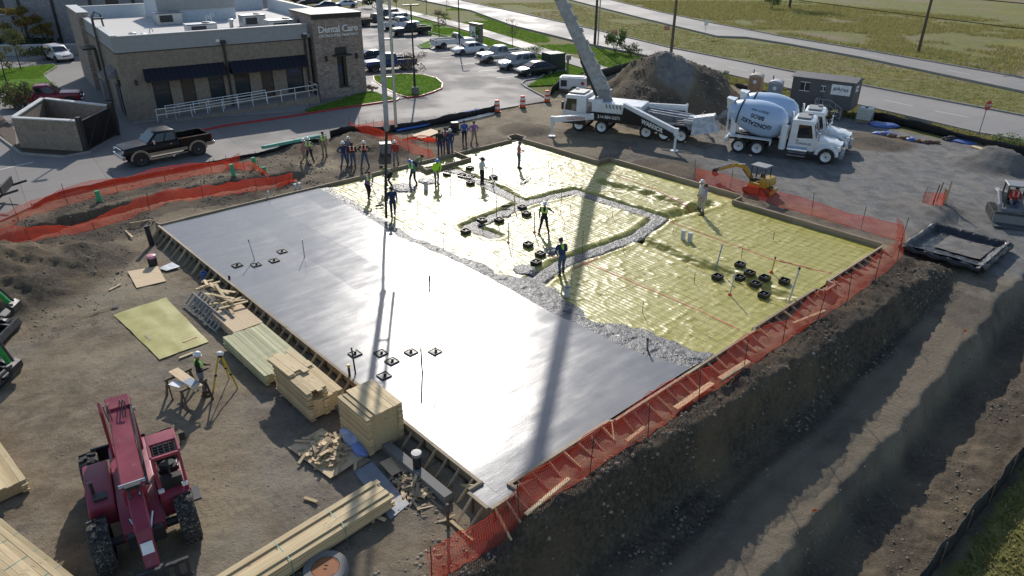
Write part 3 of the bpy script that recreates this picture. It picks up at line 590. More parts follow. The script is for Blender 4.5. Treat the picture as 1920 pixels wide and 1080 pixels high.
# heaps of concrete dropped by the hose
for k, (p, r, hh) in enumerate((((-6.82,42.37,-0.1), 1.15, .18), ((-0.48,37.87,-0.1), .6, .12), ((-5.52,43.65,-0.1), .8, .12), ((0.63,30.63,-0.1), .8, .1), ((2.15,32.85,-0.1), .7, .1))):
    cu, cv = UV(p[0], p[1]); a = np.linspace(0, 2*PI, 41)[:-1]; rr = np.linspace(0.02, 1, 9); AA, RR = np.meshgrid(a, rr)
    X = cu+np.cos(AA)*RR*r*(1+.25*fbm(np.cos(AA)*2+k*9, np.sin(AA)*2, 3, 81)); Y = cv+np.sin(AA)*RR*r*.8*(1+.25*fbm(np.cos(AA)*2+k*9, np.sin(AA)*2, 3, 82))
    ZZ = film_z(X, Y)*.4-.07+hh*(1-RR**2)+.05*fbm(X*3, Y*3, 4, 83)*(1-RR)-.1*sst(.75, 1, RR)
    n, m = 40, 9; idx = np.arange(n*m).reshape(m, n); f = np.stack([idx[:-1].ravel(), np.roll(idx, -1, 1)[:-1].ravel(), np.roll(idx, -1, 1)[1:].ravel(), idx[1:].ravel()], 1)
    link('concrete_heap', np_mesh('concrete_heap', np.stack([X.ravel(), Y.ravel(), ZZ.ravel()], 1), f, K['fresh']), slab)
# thin reinforcing wires and red seam tape over the film
wire = NT('dark_wire').p(Base_Color=(.16, .13, .06), Roughness=.6)
mb = MB()
for k in range(60):
    u = .45*k+.3; mb.bar((u, float(ve(np.array([u]))[0])+.1, -.085), (u, 26.35, -.085), .006, .006)
for k in range(37):
    v = 10.0+.45*k; mb.bar((.1, v, -.097), (27.2, v, -.095), .006, .006)
grid = slab_obj(mb.build('reinforcing_wire', wire)); tag(grid, 'thin dark grid of reinforcing wire over the yellow film', 'wire', kind='stuff')
tape = mat('red_seam_tape', (.55, .09, .05), .5)
def draped(pts, w, off=.012, step=.12):
    vs_ = []; 
    for (a, b) in zip(pts[:-1], pts[1:]):
        L = math.hypot(b[0]-a[0], b[1]-a[1]); n = max(2, int(L/step)); 
        for i in range(n+(b == pts[-1])):
            t = i/n; vs_.append((a[0]+(b[0]-a[0])*t, a[1]+(b[1]-a[1])*t))
    V = []; 
    for i, p in enumerate(vs_):
        q0, q1 = vs_[max(i-1, 0)], vs_[min(i+1, len(vs_)-1)]; d = Vector((q1[0]-q0[0], q1[1]-q0[1])).normalized()
        for s_ in (-1, 1):
            x, y = p[0]-d.y*w/2*s_, p[1]+d.x*w/2*s_; V.append((x, y))
    V = np.array(V); Z = film_z(V[:, 0], V[:, 1])+off; n = len(vs_); i = np.arange(n-1)*2
    return np.column_stack([V, Z]), np.stack([i, i+2, i+3, i+1], 1)
for pts in (((1.59,32.38,-0.13), (3.88,31.23,-0.13), (7.08,27.78,-0.13), (9.29,25.15,-0.13)), ((8.28,37.62,-0.13), (10.49,34.94,-0.13), (12.94,32,-0.13), (15.23,30.46,-0.13)), ((5.9,46.47,-0.13), (8.15,43.5,-0.13), (10.63,39.38,-0.13)), ((2.94,30.73,-0.13), (4.22,31.98,-0.13), (4.43,33.49,-0.13)), ((6.84,35.25,-0.13), (8.55,37.46,-0.13)), ((12.23,42.05,-0.13), (13.57,40.35,-0.13))):
    l = uvl(*pts); v_, f_ = draped(l, .07); link('seam_tape', np_mesh('seam_tape', v_, f_, tape), film)

# ---------------------------------------------------------------- formwork
def form_run(name, label, pts, out, depth=.42, brace=.62, reach=.62, brace_z=None, top=.05, brace_on=True, cap=True, stakes=True):
    """boards on edge along slab-frame points; out = side (+1 left of travel, -1 right) of the stakes and braces"""
    t = thing(name, label, 'formwork', SL, A1)
    for a, b in zip(pts[:-1], pts[1:]):
        a = Vector((*a, 0)); b = Vector((*b, 0)); L = (b-a).length; d = (b-a)/L; nrm = Vector((-d.y, d.x, 0))*out
        k = 0.0
        while k < L-.01:
            e = min(k+4.88, L); p, q = a+d*(k+.004)+nrm*.025, a+d*(e-.004)+nrm*.025; dz = random.uniform(-.008, .012)
            MB().bar((p.x, p.y, top-depth/2+dz), (q.x, q.y, top-depth/2+dz), .045, depth).build('board', K['form'], t)
            if cap: MB().bar((p.x+nrm.x*.05, p.y+nrm.y*.05, top+.0+dz), (q.x+nrm.x*.05, q.y+nrm.y*.05, top+dz), .09, .04).build('plate', K['wood_o'], t)
            k = e
        if brace_on:
            n = max(1, int(L/brace))
            for i in range(n):
                s = (i+.5)*L/n+random.uniform(-.06, .06); p = a+d*s+nrm*.09; gz_ = gz(*XY(p.x+nrm.x*reach, p.y+nrm.y*reach)); r = reach*random.uniform(.85, 1.15); q = p+nrm*r+d*random.uniform(-.05, .05)
                MB().bar((p.x, p.y, top-.03), (q.x, q.y, gz_-.02), .04, .09).build('brace', K['wood_o'] if i % 3 else K['wood'], t)
                if stakes and i % 2 == 0: MB().bar((p.x, p.y, -.75), (p.x, p.y, top-.01), .04, .06).build('stake', K['wood_d'], t)
    return t
form_run('edge_form', 'wooden braced form along the lumber-stack side of the wet slab', [(0, 0), (26.8, 0)], -1, .5)
form_run('edge_form', 'small braced wooden form boxing the projecting slab corner nearest the orange fence', [(26.8, 0), (26.8, -.52), (27.65, -.52), (27.65, .46), (27.27, .46)], -1, .62, .3, .75)
form_run('edge_form', 'wooden braced form beside the earth bank and orange fence', [(27.27, .46), (27.27, 4.95), (27.4, 5.1), (27.4, 13.8), (27.27, 13.9), (27.27, 19.3), (27.66, 19.35), (27.66, 20.3), (27.27, 20.35), (27.27, 26.4)], -1, .5)
form_run('edge_form', 'stepped bare form board between the yellow film and the concrete trucks', [(27.27, 26.42), (18.55, 26.42), (18.5, 27.55), (8.15, 27.6), (8.1, 26.45), (.4, 26.45), (.2, 26.95), (-.9, 26.95), (-.9, 26.2), (-.05, 25.8)], -1, .34, 1.6, .5, brace_on=False, top=.13)
form_run('edge_form', 'bare form board on the side of the slab facing the dental office', [(-.04, 25.8), (-.04, 0), (-.45, -.1)], -1, .4, brace_on=False, top=.07)
form_run('blockout_form', 'small wooden blockout frame where the workers gather beside the film', uvl((-6.48,46.48,0), (-5.7,45.33,0), (-2.89,48.17,0), (-4.21,49.85,0)), 1, .3, brace_on=False, cap=True, top=.12)
mb = MB(); mb.bar((18.6, -.95, -.55), (26.2, -.85, -.55), .3, .5); foot = slab_obj(mb.build('footing_strip', K['cured'])); tag(foot, 'low grey concrete footing strip outside the braced form', 'footing')

# ---------------------------------------------------------------- orange netting and silt fence
def resample(pts, step):
    out = []
    for a, b in zip(pts[:-1], pts[1:]):
        L = math.hypot(b[0]-a[0], b[1]-a[1]); n = max(1, int(round(L/step)))
        out += [(a[0]+(b[0]-a[0])*i/n, a[1]+(b[1]-a[1])*i/n) for i in range(n)]
    out.append(tuple(pts[-1][:2])); return out
def smooth_line(pts, it=2):
    pts = [tuple(p[:2]) for p in pts]
    for _ in range(it):
        q = [pts[0]]
        for a, b in zip(pts[:-1], pts[1:]): q += [(a[0]*.75+b[0]*.25, a[1]*.75+b[1]*.25), (a[0]*.25+b[0]*.75, a[1]*.25+b[1]*.75)]
        pts = q+[pts[-1]]
    return pts
def net_fence(label, pts, h=1.05, lean=.1, droop=.3, seed=1, post=2.6, posth=1.35, group='orange safety fences'):
    p0 = pts[0]; t = thing('safety_fence', label, 'safety fence', (p0[0], p0[1], 0), 0, group)
    ln = resample(smooth_line(pts), .075); n = len(ln); P = np.array(ln)
    D = np.gradient(P, axis=0); D /= np.linalg.norm(D, axis=1)[:, None]+1e-9; N = np.stack([D[:, 1], -D[:, 0]], 1)
    s = np.arange(n)*.075; g = hz(P[:, 0], P[:, 1])+.02
    hh = h*(1-droop*np.abs(np.sin(s/post*PI*.5+seed))**2*.5-droop*.45*(1+fbm(s*.35, s*0+seed, 3, seed)))
    le = lean*(1+1.2*fbm(s*.4, s*0+seed*3, 3, seed+5)); m = 12; NR = []
    for j in range(m+1):
        f = j/m; bul = .1*fbm(s*1.1, s*0+f*2.2, 3, seed+9)*math.sin(f*PI)
        off = le*(f**1.4)+bul; q = P+N*off[:, None]; gg = hz(q[:, 0], q[:, 1])+.015
        NR.append(np.column_stack([q, np.maximum(g+hh*f, gg)]))
    NR = np.array(NR)-np.array([p0[0], p0[1], 0]); V = []; F = []; o = 0
    for j in range(m+1):                                             # the long strands
        w = .015 if j not in (0, m) else .028; a = NR[j].copy(); b = NR[j].copy(); a[:, 2] -= w/2; b[:, 2] += w/2
        V.append(np.vstack([a, b])); i = np.arange(n-1); F.append(np.stack([i, i+1, i+1+n, i+n], 1)+o); o += 2*n
    wv = np.column_stack([D, np.zeros(n)])*.009
    for j in range(0, m, 2):                                         # the upright strands
        for sgn in (0,):
            a, b = NR[j], NR[j+2]; V += [a-wv, a+wv, b+wv, b-wv]; i = np.arange(n); F.append(np.stack([i, i+n, i+2*n, i+3*n], 1)+o); o += 4*n
    link('net', np_mesh('net', np.vstack(V), np.vstack(F), K['net'], False), t)
    k = 0
    while k < n:
        x, y = ln[k]; z = gz(x, y); tx, ty = random.uniform(-.1, .1), random.uniform(-.1, .1)
        MB().tube((x-p0[0], y-p0[1], z-.1), (x-p0[0]+tx, y-p0[1]+ty, z+posth), .016, n=5).build('post', K['rust'], t); k += max(1, int(post/.075))
    return t
net_fence('long orange net fence on the bank beside the right-hand braced form', [XY(28.1, -2.9), XY(28.3, -1.2), XY(28.4, 2), XY(28.45, 8), XY(28.5, 14), XY(28.6, 20), XY(28.5, 25.5), XY(28.0, 28.0), XY(27.2, 28.6)], 1.3, -.3, .25, 1, 2.9)
net_fence('orange net fence behind the bare form board near the yellow mini excavator', [(11.87,44.49,0), (13.38,42.71,0), (15.04,40.49,0), (16.65,38.71,0), (18.73,36.36,0), (20.48,34.52,0)], 1.0, .12, .25, 2, 2.8)
net_fence('upper orange net fence between the utility trench and the drive', [(-28.19,33.45,0), (-27.36,35.13,0), (-26.86,37.02,0), (-25.18,40.42,0), (-23.5,41.92,0), (-21.6,44.07,0), (-19.12,45.6,0), (-18.62,46.93,0)], 1.15, .25, .3, 3, 3.0)
net_fence('short sagging orange net beside the green pipes at the trench end', [(-19.34,46.42,0), (-17.5,45.76,0), (-16.57,45.08,0), (-15.91,44.65,0)], .8, .2, .5, 4, 1.5, .9)
net_fence('lower orange net fence between the utility trench and the slab', [(-26.41,30.87,0), (-25.65,32.48,0), (-25.19,33.64,0), (-23.29,34.98,0), (-21.08,37.63,0), (-20.1,39.4,0), (-17.74,40.47,0), (-15.46,41.59,0), (-14.15,43.69,0)], 1.0, .15, .4, 5, 3.2, 1.1)
net_fence('orange net bent round the dirt heap below the concrete hose boom', [(-12.97,56.07,0), (-12.21,54.63,0), (-10.62,53.12,0), (-8.98,51.68,0), (-7.17,49.91,0), (-5.54,49.01,0)], 1.0, .3, .35, 6, 2.0)
net_fence('orange net standing behind the drive-side workers near the black silt fence', [(-12.87,55.58,0), (-11.57,56.11,0), (-9.58,57.01,0)], .8, .1, .2, 7, 1.4, .9)
net_fence('orange net wrapped round the stake cluster on the gravel yard', [(24.52,40.21,0), (24.52,39.49,0), (25.06,39.32,0), (25.77,40.06,0), (26.16,41.19,0)], .75, .05, .2, 8, .9, .9)
net_fence('crumpled orange net at the trench corner beside the slab', [(-14.57,41.91,0), (-14.29,42.63,0), (-13.92,43.38,0)], .5, .3, .6, 9, 1.2, .6)
def silt_fence(label, pts, h=.6, post=2.2, seed=1, lean=.08):
    p0 = pts[0]; t = thing('silt_fence', label, 'silt fence', (p0[0], p0[1], 0), 0, 'black silt fences')
    P = np.array(resample(smooth_line(pts), .2)); n = len(P); D = np.gradient(P, axis=0); D /= np.linalg.norm(D, axis=1)[:, None]+1e-9; N = np.stack([D[:, 1], -D[:, 0]], 1)
    s = np.arange(n)*.2; z = np.maximum(hz(P[:, 0], P[:, 1]), -9); rings = []
    for f in (0, .35, .7, 1.0):
        off = lean*f+.09*fbm(s*1.3, s*0+f*3, 3, seed)*f; q = P+N*off[:, None]; hh = h*f*(1+.25*fbm(s*.7, s*0, 3, seed+2)); rings.append(np.column_stack([q-np.array(p0[:2]), z+hh-.03*(f == 0)]))
    back = [r-np.column_stack([N*.012, np.zeros(n)]) for r in rings[::-1]]
    A = np.stack(rings+back, 1); V = A.reshape(-1, 3); k = 8; F = []
    i = np.arange(n-1)*k
    for j in range(k): F.append(np.stack([i+j, i+k+j, i+k+(j+1) % k, i+(j+1) % k], 1))
    link('fabric', np_mesh('fabric', V, np.vstack(F), K['silt'], True), t); q = 0
    while q < n:
        x, y = P[q]-np.array(p0[:2]); MB().bar((x, y, z[q]-.1), (x+random.uniform(-.04, .04), y, z[q]+h*1.25), .035, .035).build('stake', K['wood_d'], t); q += int(post/.2)
    return t
silt_fence('low black silt fence along the concrete drive behind the black pickup', [(-27.67,38.45,0), (-27.45,40.46,0), (-25.5,42.6,0), (-23.14,44.82,0), (-19.13,48.42,0), (-14.28,53.17,0)], .28, 3, 1)
silt_fence('black silt fence along the drive behind the blue pipes', [(-13.95,53.49,0), (-11,55.3,0), (-7.06,57.6,0), (-4.62,60.02,0), (-1.29,63.26,0)], .6, 2.4, 2)
silt_fence('black silt fence curving from the white generator round the big dirt pile', [(3.51,70.17,0), (4.63,73.57,0), (7.12,76.15,0), (9.7,79.22,0), (13.48,85.28,0), (18.01,91.46,0)], .95, 2.2, 3, .25)
silt_fence('black silt fence between the dirt pile and the portable toilets', [(23.04,75.03,0), (24.72,69.89,0), (26.6,66.47,0)], .5, 2.4, 4)
silt_fence('black silt fence along the verge behind the water tote and stop sign', [(30.45,62.79,0), (32.4,59.06,0), (33.99,56.19,0), (35.82,52.82,0), (37.54,50.19,0)], .7, 2.4, 5, .2)
silt_fence('tall black silt fence on the lower bank beside the corner grass', [XY(36.6, 30), XY(36.7, 24), XY(36.7, 18), XY(36.4, 12), XY(36.2, 8), XY(36.2, 3)], .75, 2.0, 6, .1)

# loose stones and clods
def clods(name, label, n, gen, smin, smax, m, seed):
    rg = random.Random(seed); ico = bmesh.new(); bmesh.ops.create_icosphere(ico, subdivisions=1, radius=1); bv = np.array([v.co[:] for v in ico.verts]); bf = np.array([[v.index for v in f.verts] for f in ico.faces]); ico.free()
    rs = np.random.RandomState(seed); V = []; F = []; pts = []
    while len(pts) < n:
        q = [gen(rg) for _ in range(n)]; q_ = np.array(q); pts += [w for w, g_ in zip(q, fbm(q_[:, 0]*.9, q_[:, 1]*.9, 3, seed+90)+.35*rs.rand(n)) if g_ > .15]
    pts = pts[:n]
    P = np.array(pts); Z = hz(P[:, 0], P[:, 1])
    m_ = len(bv); sz = smin*(smax/smin)**(rs.rand(n)**2.2); q = bv[None]*(1+.35*(rs.rand(n, m_, 1)-.5))*np.stack([np.ones(n), rs.uniform(.6, 1, n), rs.uniform(.45, .8, n)], 1)[:, None]*sz[:, None, None]
    a = rs.uniform(0, 6.28, n)[:, None]; q = np.stack([q[..., 0]*np.cos(a)-q[..., 1]*np.sin(a)+P[:, :1], q[..., 0]*np.sin(a)+q[..., 1]*np.cos(a)+P[:, 1:2], q[..., 2]+(Z-sz*.05)[:, None]], 2); V = [q.reshape(-1, 3)]; F = [(bf[None]+(np.arange(n)*m_)[:, None, None]).reshape(-1, 3)]
    return tag(link(name, np_mesh(name, np.vstack(V), np.vstack(F), m, False)), label, 'stones', kind='stuff')
K['clod'] = mat('earth_clod', (.23, .19, .14), .95, var=.4, scale=1.2, bump=.6, bs=20); K['stone'] = mat('pale_stone', (.25, .235, .21), .9, var=.35, scale=1.5)
def g_uv(u0, u1, v0, v1): return lambda r: XY(r.uniform(u0, u1), r.uniform(v0, v1))
clods('bank_clods', 'loose brown earth clods along the top of the cut bank', 2600, g_uv(28.3, 31.0, -4, 27), .015, .09, K['clod'], 1)
clods('ridge_clods', 'loose earth clods along the lower ridge of the lane', 1600, g_uv(33.0, 36.2, 2, 32), .015, .08, K['clod'], 2)
clods('trench_rubble', 'grey rubble and clods heaped along the utility trench', 3400, g_uv(-9, -.8, -9, 14), .02, .11, K['clod'], 3)
clods('pile_clods', 'clods scattered over the big dirt pile', 1800, lambda r: (lambda a, q: ((13.8,64.98,0)[0]+math.cos(a)*q, (13.8,64.98,0)[1]+math.sin(a)*q))(r.uniform(0, 6.28), 7.5*r.random()**.6), .03, .16, K['clod'], 4)
clods('yard_stones', 'small pale stones strewn over the lower yard', 3000, g_uv(2, 31, -14, -.9), .01, .04, K['stone'], 5)
clods('gravel_stones', 'small grey stones strewn over the truck yard', 2600, g_uv(0, 34, 27.5, 44), .015, .05, K['stone'], 6)
clods('left_heap_clods', 'dark clods on the earth heap near the trench fence', 1800, g_uv(-3, 8, -13, -2), .015, .08, K['clod'], 7)
clods('corner_clods', 'clods and gravel near the manhole and fence end', 1200, g_uv(25.5, 31, -6, -1), .015, .09, K['clod'], 8)

# ---------------------------------------------------------------- lettering
def text_mesh(txt, size, depth=.02, align='CENTER', spacing=1.0, bold=.012):
    cu = bpy.data.curves.new('lettering', 'FONT'); cu.body = txt; cu.size = size; cu.extrude = depth/2; cu.align_x = align; cu.align_y = 'CENTER'; cu.space_character = spacing; cu.resolution_u = 3; cu.offset = size*bold
    ob = bpy.data.objects.new('lettering', cu); C.objects.link(ob); dg = bpy.context.evaluated_depsgraph_get(); me = bpy.data.meshes.new_from_object(ob.evaluated_get(dg)); bpy.data.objects.remove(ob); bpy.data.curves.remove(cu)
    me.materials.clear(); return me
def lettering(name, txt, size, m, parent, loc, rot, depth=.02, spacing=1.0, align='CENTER'):
    me = text_mesh(txt, size, depth, align, spacing); me.materials.append(m); return link(name, me, parent, loc, rot)

# ---------------------------------------------------------------- dental office
K['tan_brick'] = brick_mat('tan_brick', (.255, .2, .15), (.30, .24, .185), (.26, .225, .19))
K['stone_brick'] = brick_mat('mixed_stone_brick', (.21, .15, .12), (.40, .32, .27), (.33, .295, .265), w=.32, h=.09)
K['grey_brick'] = brick_mat('grey_brick', (.2, .2, .21), (.3, .3, .31), (.27, .27, .27))
K['stucco'] = mat('grey_stucco', (.33, .33, .325), .9, var=.06, bump=.2, bs=30); K['tpo'] = mat('roof_membrane', (.55, .52, .48), .8, var=.08, scale=.6, wear=((.42, .39, .36), .62))
K['parapet_in'] = mat('parapet_membrane', (.5, .54, .57), .7, var=.06); K['bronze'] = mat('dark_bronze', (.022, .02, .02), .45); K['awning'] = mat('navy_metal_roof', (.016, .016, .024), .38, .3)
K['cap'] = mat('pale_coping', (.5, .49, .47), .5); K['door_b'] = mat('brown_door', (.07, .045, .035), .6)
BA = R(35.6); BX, BY = (-31.53,58.33,0)[:2]
office = thing('dental_office', 'tan brick dental office with a stone sign tower and white flat roof', 'building', (BX, BY, 0), BA)
BL, BD, BH = 15.8, 24.0, 5.35
def P(name, mb, m, parent=office, **k): return mb.build(name, K[m] if isinstance(m, str) else m, parent, **k)
def frame_wall(mb, x0, x1, z0, z1, y, th, holes):
    """front wall in the xz plane with rectangular openings; y = outer face, th goes inwards"""
    xs_ = sorted({x0, x1, *[h[0] for h in holes], *[h[1] for h in holes]}); zs_ = sorted({z0, z1, *[h[2] for h in holes], *[h[3] for h in holes]})
    for a, b in zip(xs_[:-1], xs_[1:]):
        run = None
        for c, d in zip(zs_[:-1], zs_[1:]):
            solid = not any(h[0] <= a and b <= h[1] and h[2] <= c and d <= h[3] for h in holes)
            if solid: run = (run[0], d) if run else (c, d)
            if (not solid or d == zs_[-1]) and run:
                mb.box(((a+b)/2, y+th/2, (run[0]+run[1])/2), (b-a, th, run[1]-run[0])); run = None
WIN = [(2.15, 3.5, .75, 3.0), (6.6, 7.9, .75, 3.0), (8.75, 10.1, .75, 3.0), (13.4, 15.0, .75, 3.0)]
DOOR = [(4.35, 5.45, .62, 2.95), (11.1, 12.2, .62, 2.95)]
mb = MB(); frame_wall(mb, 0, BL, -.3, BH, 0, .35, WIN+DOOR)
P('front_wall', mb, 'tan_brick'); mb = MB()
mb.box((.18, BD*.33+.2, BH/2-.15), (.35, BD*.66-.35, BH+.3)); P('side_wall', mb, 'tan_brick')
mb = MB(); mb.box((.05, BD*.83, 3.5-.15), (.9, BD*.34, 7.3)); P('rear_stone_wall', mb, 'stone_brick')
mb = MB(); mb.box((BL+4.6, BD*.5+2, BH/2-.15), (.35, BD-4, BH+.3)); mb.box((BL*.5+2.3, BD, BH/2-.15), (BL+4.6, .35, BH+.3)); P('back_wall', mb, 'tan_brick')
mb = MB(); mb.box((BL/2+2.2, BD/2, 5.55), (BL+4.3, BD-.5, .3)); P('roof', mb, 'tpo')
mb = MB(); mb.box((BL/2, .17, 5.96), (BL, .36, 1.2)); mb.box((.17, BD*.33+.35, 5.96), (.36, BD*.66-.35, 1.2)); P('stucco_band', mb, 'stucco')
mb = MB(); mb.box((BL/2+.02, .375, 6.1), (BL-.7, .03, .85)); mb.box((BL*.5+2, BD-.24, 6.2), (BL+3.6, .08, 1.2)); mb.box((BL+4.3, BD*.5+2, 6.2), (.08, BD-5, 1.2)); mb.box((.375, BD*.33+.5, 6.1), (.03, BD*.66-1, .85)); mb.box((.54, BD*.83-.1, 6.2), (.06, BD*.34-.4, 1.1)); P('parapet_lining', mb, 'parapet_in')
mb = MB(); mb.box((BL/2, .17, 6.59), (BL+.1, .46, .06)); mb.box((.17, BD*.33, 6.59), (.46, BD*.66, .06)); mb.box((.05, BD*.83, 7.03), (1.0, BD*.34+.1, .06)); mb.box((BL*.5+2.3, BD, 6.85), (BL+4.8, .5, .08)); mb.box((BL+4.6, BD*.5+2, 6.85), (.5, BD-4, .08)); P('coping', mb, 'cap')
mb = MB(); mb.box((BL/2, -.02, 5.33), (BL+.05, .06, .07)); mb.box((-.02, BD*.33, 5.33), (.06, BD*.66, .07)); P('trim_line', mb, 'bronze')
for (a, b, c, d) in WIN:
    f = MB(); f.box(((a+b)/2, .17, (c+d)/2), (b-a, .05, d-c)); w = P('window', f, 'glass_b')
    f = MB(); 
    for x in (a+.03, b-.03): f.box((x, .13, (c+d)/2), (.07, .1, d-c))
    for z in (c+.03, d-.03, (c+d)/2+.3): f.box(((a+b)/2, .132, z), (b-a-.14, .09, .07))
    f.build('frame', K['bronze'], w)
for (a, b, c, d) in DOOR:
    f = MB(); f.box(((a+b)/2, .2, (c+d)/2), (b-a-.04, .06, d-c)); w = P('door', f, 'door_b'); f = MB(); f.tube((b-.18, .1, c+1.05), (b-.18, .1, c+1.2), .025); f.build('handle', K['steel'], w)
for x0, x1 in ((1.7, 8.1), (8.5, 15.3)):
    f = MB(); f.loft([[(x, -.02, 3.98), (x, -.95, 3.12), (x, -.95, 3.02), (x, -.02, 3.05)] for x in (x0, x1)]); aw = P('awning', f, 'awning'); f = MB(); n = int((x1-x0)/.42)
    for i in range(n+1): x = x0+.03+i*(x1-x0-.06)/n; f.bar((x, -.0, 4.0), (x, -.95, 3.14), .035, .05)
    f.build('seams', K['awning'], aw)
for x in (8.32, 15.45):
    f = MB(); f.box((x, -.1, 2.8), (.16, .16, 5.4)); f.box((x, -.14, 5.6), (.4, .3, .3)); P('downspout', f, 'bronze')
for x in (1.0,): f = MB(); f.box((x, -.1, 3.0), (.16, .2, .42)); P('wall_lamp', f, 'bronze')
for x in (7.9, 15.55): f = MB(); f.box((x, -.08, 5.75), (.3, .16, .22)); P('floodlight', f, 'reflect')
# sign tower
tw = MB(); TX0, TX1, TY0, TY1, TH = BL+.35, BL+5.1, -.55, 4.6, 7.3
frame_wall(tw, TX0, TX1, -.3, TH, TY0, .4, [(TX0+2.0, TX0+2.9, .9, 3.7)]); tw.box((TX0+.2, (TY0+TY1)/2+.2, TH/2-.15), (.4, TY1-TY0-.4, TH+.3)); tw.box((TX1-.2, (TY0+TY1)/2+.2, TH/2-.15), (.4, TY1-TY0-.4, TH+.3)); tw.box(((TX0+TX1)/2, TY1-.2+.4, TH/2-.15), (TX1-TX0, .4, TH+.3))
tower = P('sign_tower', tw, 'stone_brick')
f = MB(); f.box(((TX0+TX1)/2, (TY0+TY1)/2+.2, TH+.05), (TX1-TX0+.16, TY1-TY0+.56, .12)); f.box(((TX0+TX1)/2, TY0-.03, TH-.18), (TX1-TX0+.06, .05, .3)); f.build('coping', K['bronze'], tower)
f = MB(); f.box((TX0+2.45, TY0+.25, 2.3), (.9, .05, 2.8)); f.build('window', K['glass_b'], tower)
f = MB(); f.box((TX0+2.75, TY0+.12, 2.3), (.28, .3, 2.8)); f.box((TX0+2.45, TY0-.3, 3.78), (1.7, .75, .12)); f.box((TX0+2.45, TY0-.02, 4.15), (1.1, .12, .6)); f.box((TX0+2.45, TY0-.06, .86), (1.0, .2, .08)); f.build('canopy', K['bronze'], tower)
for x in (.95, 3.95): f = MB(); f.box((TX0+x, TY0-.1, 3.55), (.18, .2, .5)); f.build('wall_lamp', K['bronze'], tower)
lettering('sign_lettering', 'Dental Care', .82, K['reflect'], tower, (TX0+2.4, TY0-.05, 6.05), (PI/2, 0, 0), .06, .95)
lettering('sign_lettering', 'ON FRONTIER PARKWAY', .34, K['reflect'], tower, (TX0+2.4, TY0-.05, 5.5), (PI/2, 0, 0), .06, .97)
# upper lobby volume behind
f = MB(); f.box((BL*.66, BD*.8, 6.9), (7.5, 6.5, 2.6)); P('lobby_upstand', f, 'parapet_in')
f = MB(); f.box((BL*.66, BD*.8-3.3, 7.6), (7.6, .12, 1.6)); P('lobby_panel', f, 'stucco')
# roof equipment
for (x, y, s) in ((7.2, 14.5, (2.4, 1.5, 1.05)), (8.2, 6.2, (2.6, 1.3, .75)), (13.6, 8.5, (2.2, 1.5, 1.0)), (14.6, 3.2, (2.6, 1.6, 1.0))):
    f = MB(); f.box((x, y, 5.7+s[2]/2), s); f.box((x, y, 5.7+s[2]+.04), (s[0]+.1, s[1]+.1, .06)); u_ = P('air_unit', f, 'steel', bevel=.03)
    f = MB(); f.lathe([(.34, 0), (.36, .1), (.3, .12)], 14, (x+.5, y, 5.7+s[2]+.06)); f.build('fan_cowl', K['grey'], u_)
    f = MB(); f.box((x-.3, y-s[1]/2-.012, 5.75+s[2]/2), (s[0]*.5, .02, s[2]*.6)); f.build('grille', K['gun'], u_)
for (x, y, h, r) in ((2.0, 3.0, .8, .3), (2.7, 2.3, .75, .24), (11.5, 8.3, .8, .25)):
    f = MB(); f.lathe([(r*.7, 5.7), (r*.7, 5.7+h*.7), (r, 5.7+h*.72), (r, 5.7+h*.95), (r*.4, 5.72+h)], 12, (x, y, 0)); P('roof_vent', f, 'steel', smooth=True)
for (x, y) in ((3.2, 2.2), (9.6, 9.5), (10.4, 11)):
    f = MB(); f.path([(x, y, 5.7), (x, y, 6.7), (x+.12, y, 6.8), (x+.24, y, 6.7), (x+.24, y, 6.5)], .05, 6); P('roof_pipe', f, 'pvc')
# left side: ladder, awning, gear
f = MB()
for y in (7.2, 7.75): f.path([(-.16, y, .2), (-.16, y, 7.4), (.1, y, 7.8), (.5, y, 7.6), (.55, y, 6.6)], .045, 6)
for k in range(22): f.tube((-.16, 7.2, .5+k*.31), (-.16, 7.75, .5+k*.31), .025, n=5)
P('roof_ladder', f, 'bronze')
f = MB(); f.loft([[(-.02, y, 3.9), (-1.1, y, 3.2), (-1.1, y, 3.1), (-.02, y, 3.3)] for y in (1.6, 4.4)]); aw = P('awning', f, mat('grey_seam_roof', (.16, .18, .22), .35, .5)); f = MB()
for i in range(9): y = 1.65+i*.34; f.bar((-.02, y, 3.93), (-1.1, y, 3.23), .04, .06)
f.build('seams', K['grey'], aw)
for y, h in ((2.3, 2.4), (3.5, 2.4)): f = MB(); f.box((-.02, y, h/2+.1), (.1, .95, h)); P('window', f, 'glass_b')
f = MB(); f.box((-.06, 12.5, 2.6), (.14, 1.0, 3.4)); f.box((-.5, 12.5, 4.3), (1.2, 2.0, .14)); P('side_canopy', f, 'bronze')
f = MB(); f.box((-.25, 9.7, .9), (.5, .9, 1.7)); P('utility_cabinet', f, 'grey'); f = MB(); f.box((-.12, 10.9, 2.2), (.14, .14, 4.2)); P('downspout', f, 'bronze')
for y in (1.1, 11.6): f = MB(); f.box((-.1, y, 2.9), (.2, .18, .5)); P('wall_lamp', f, 'bronze')
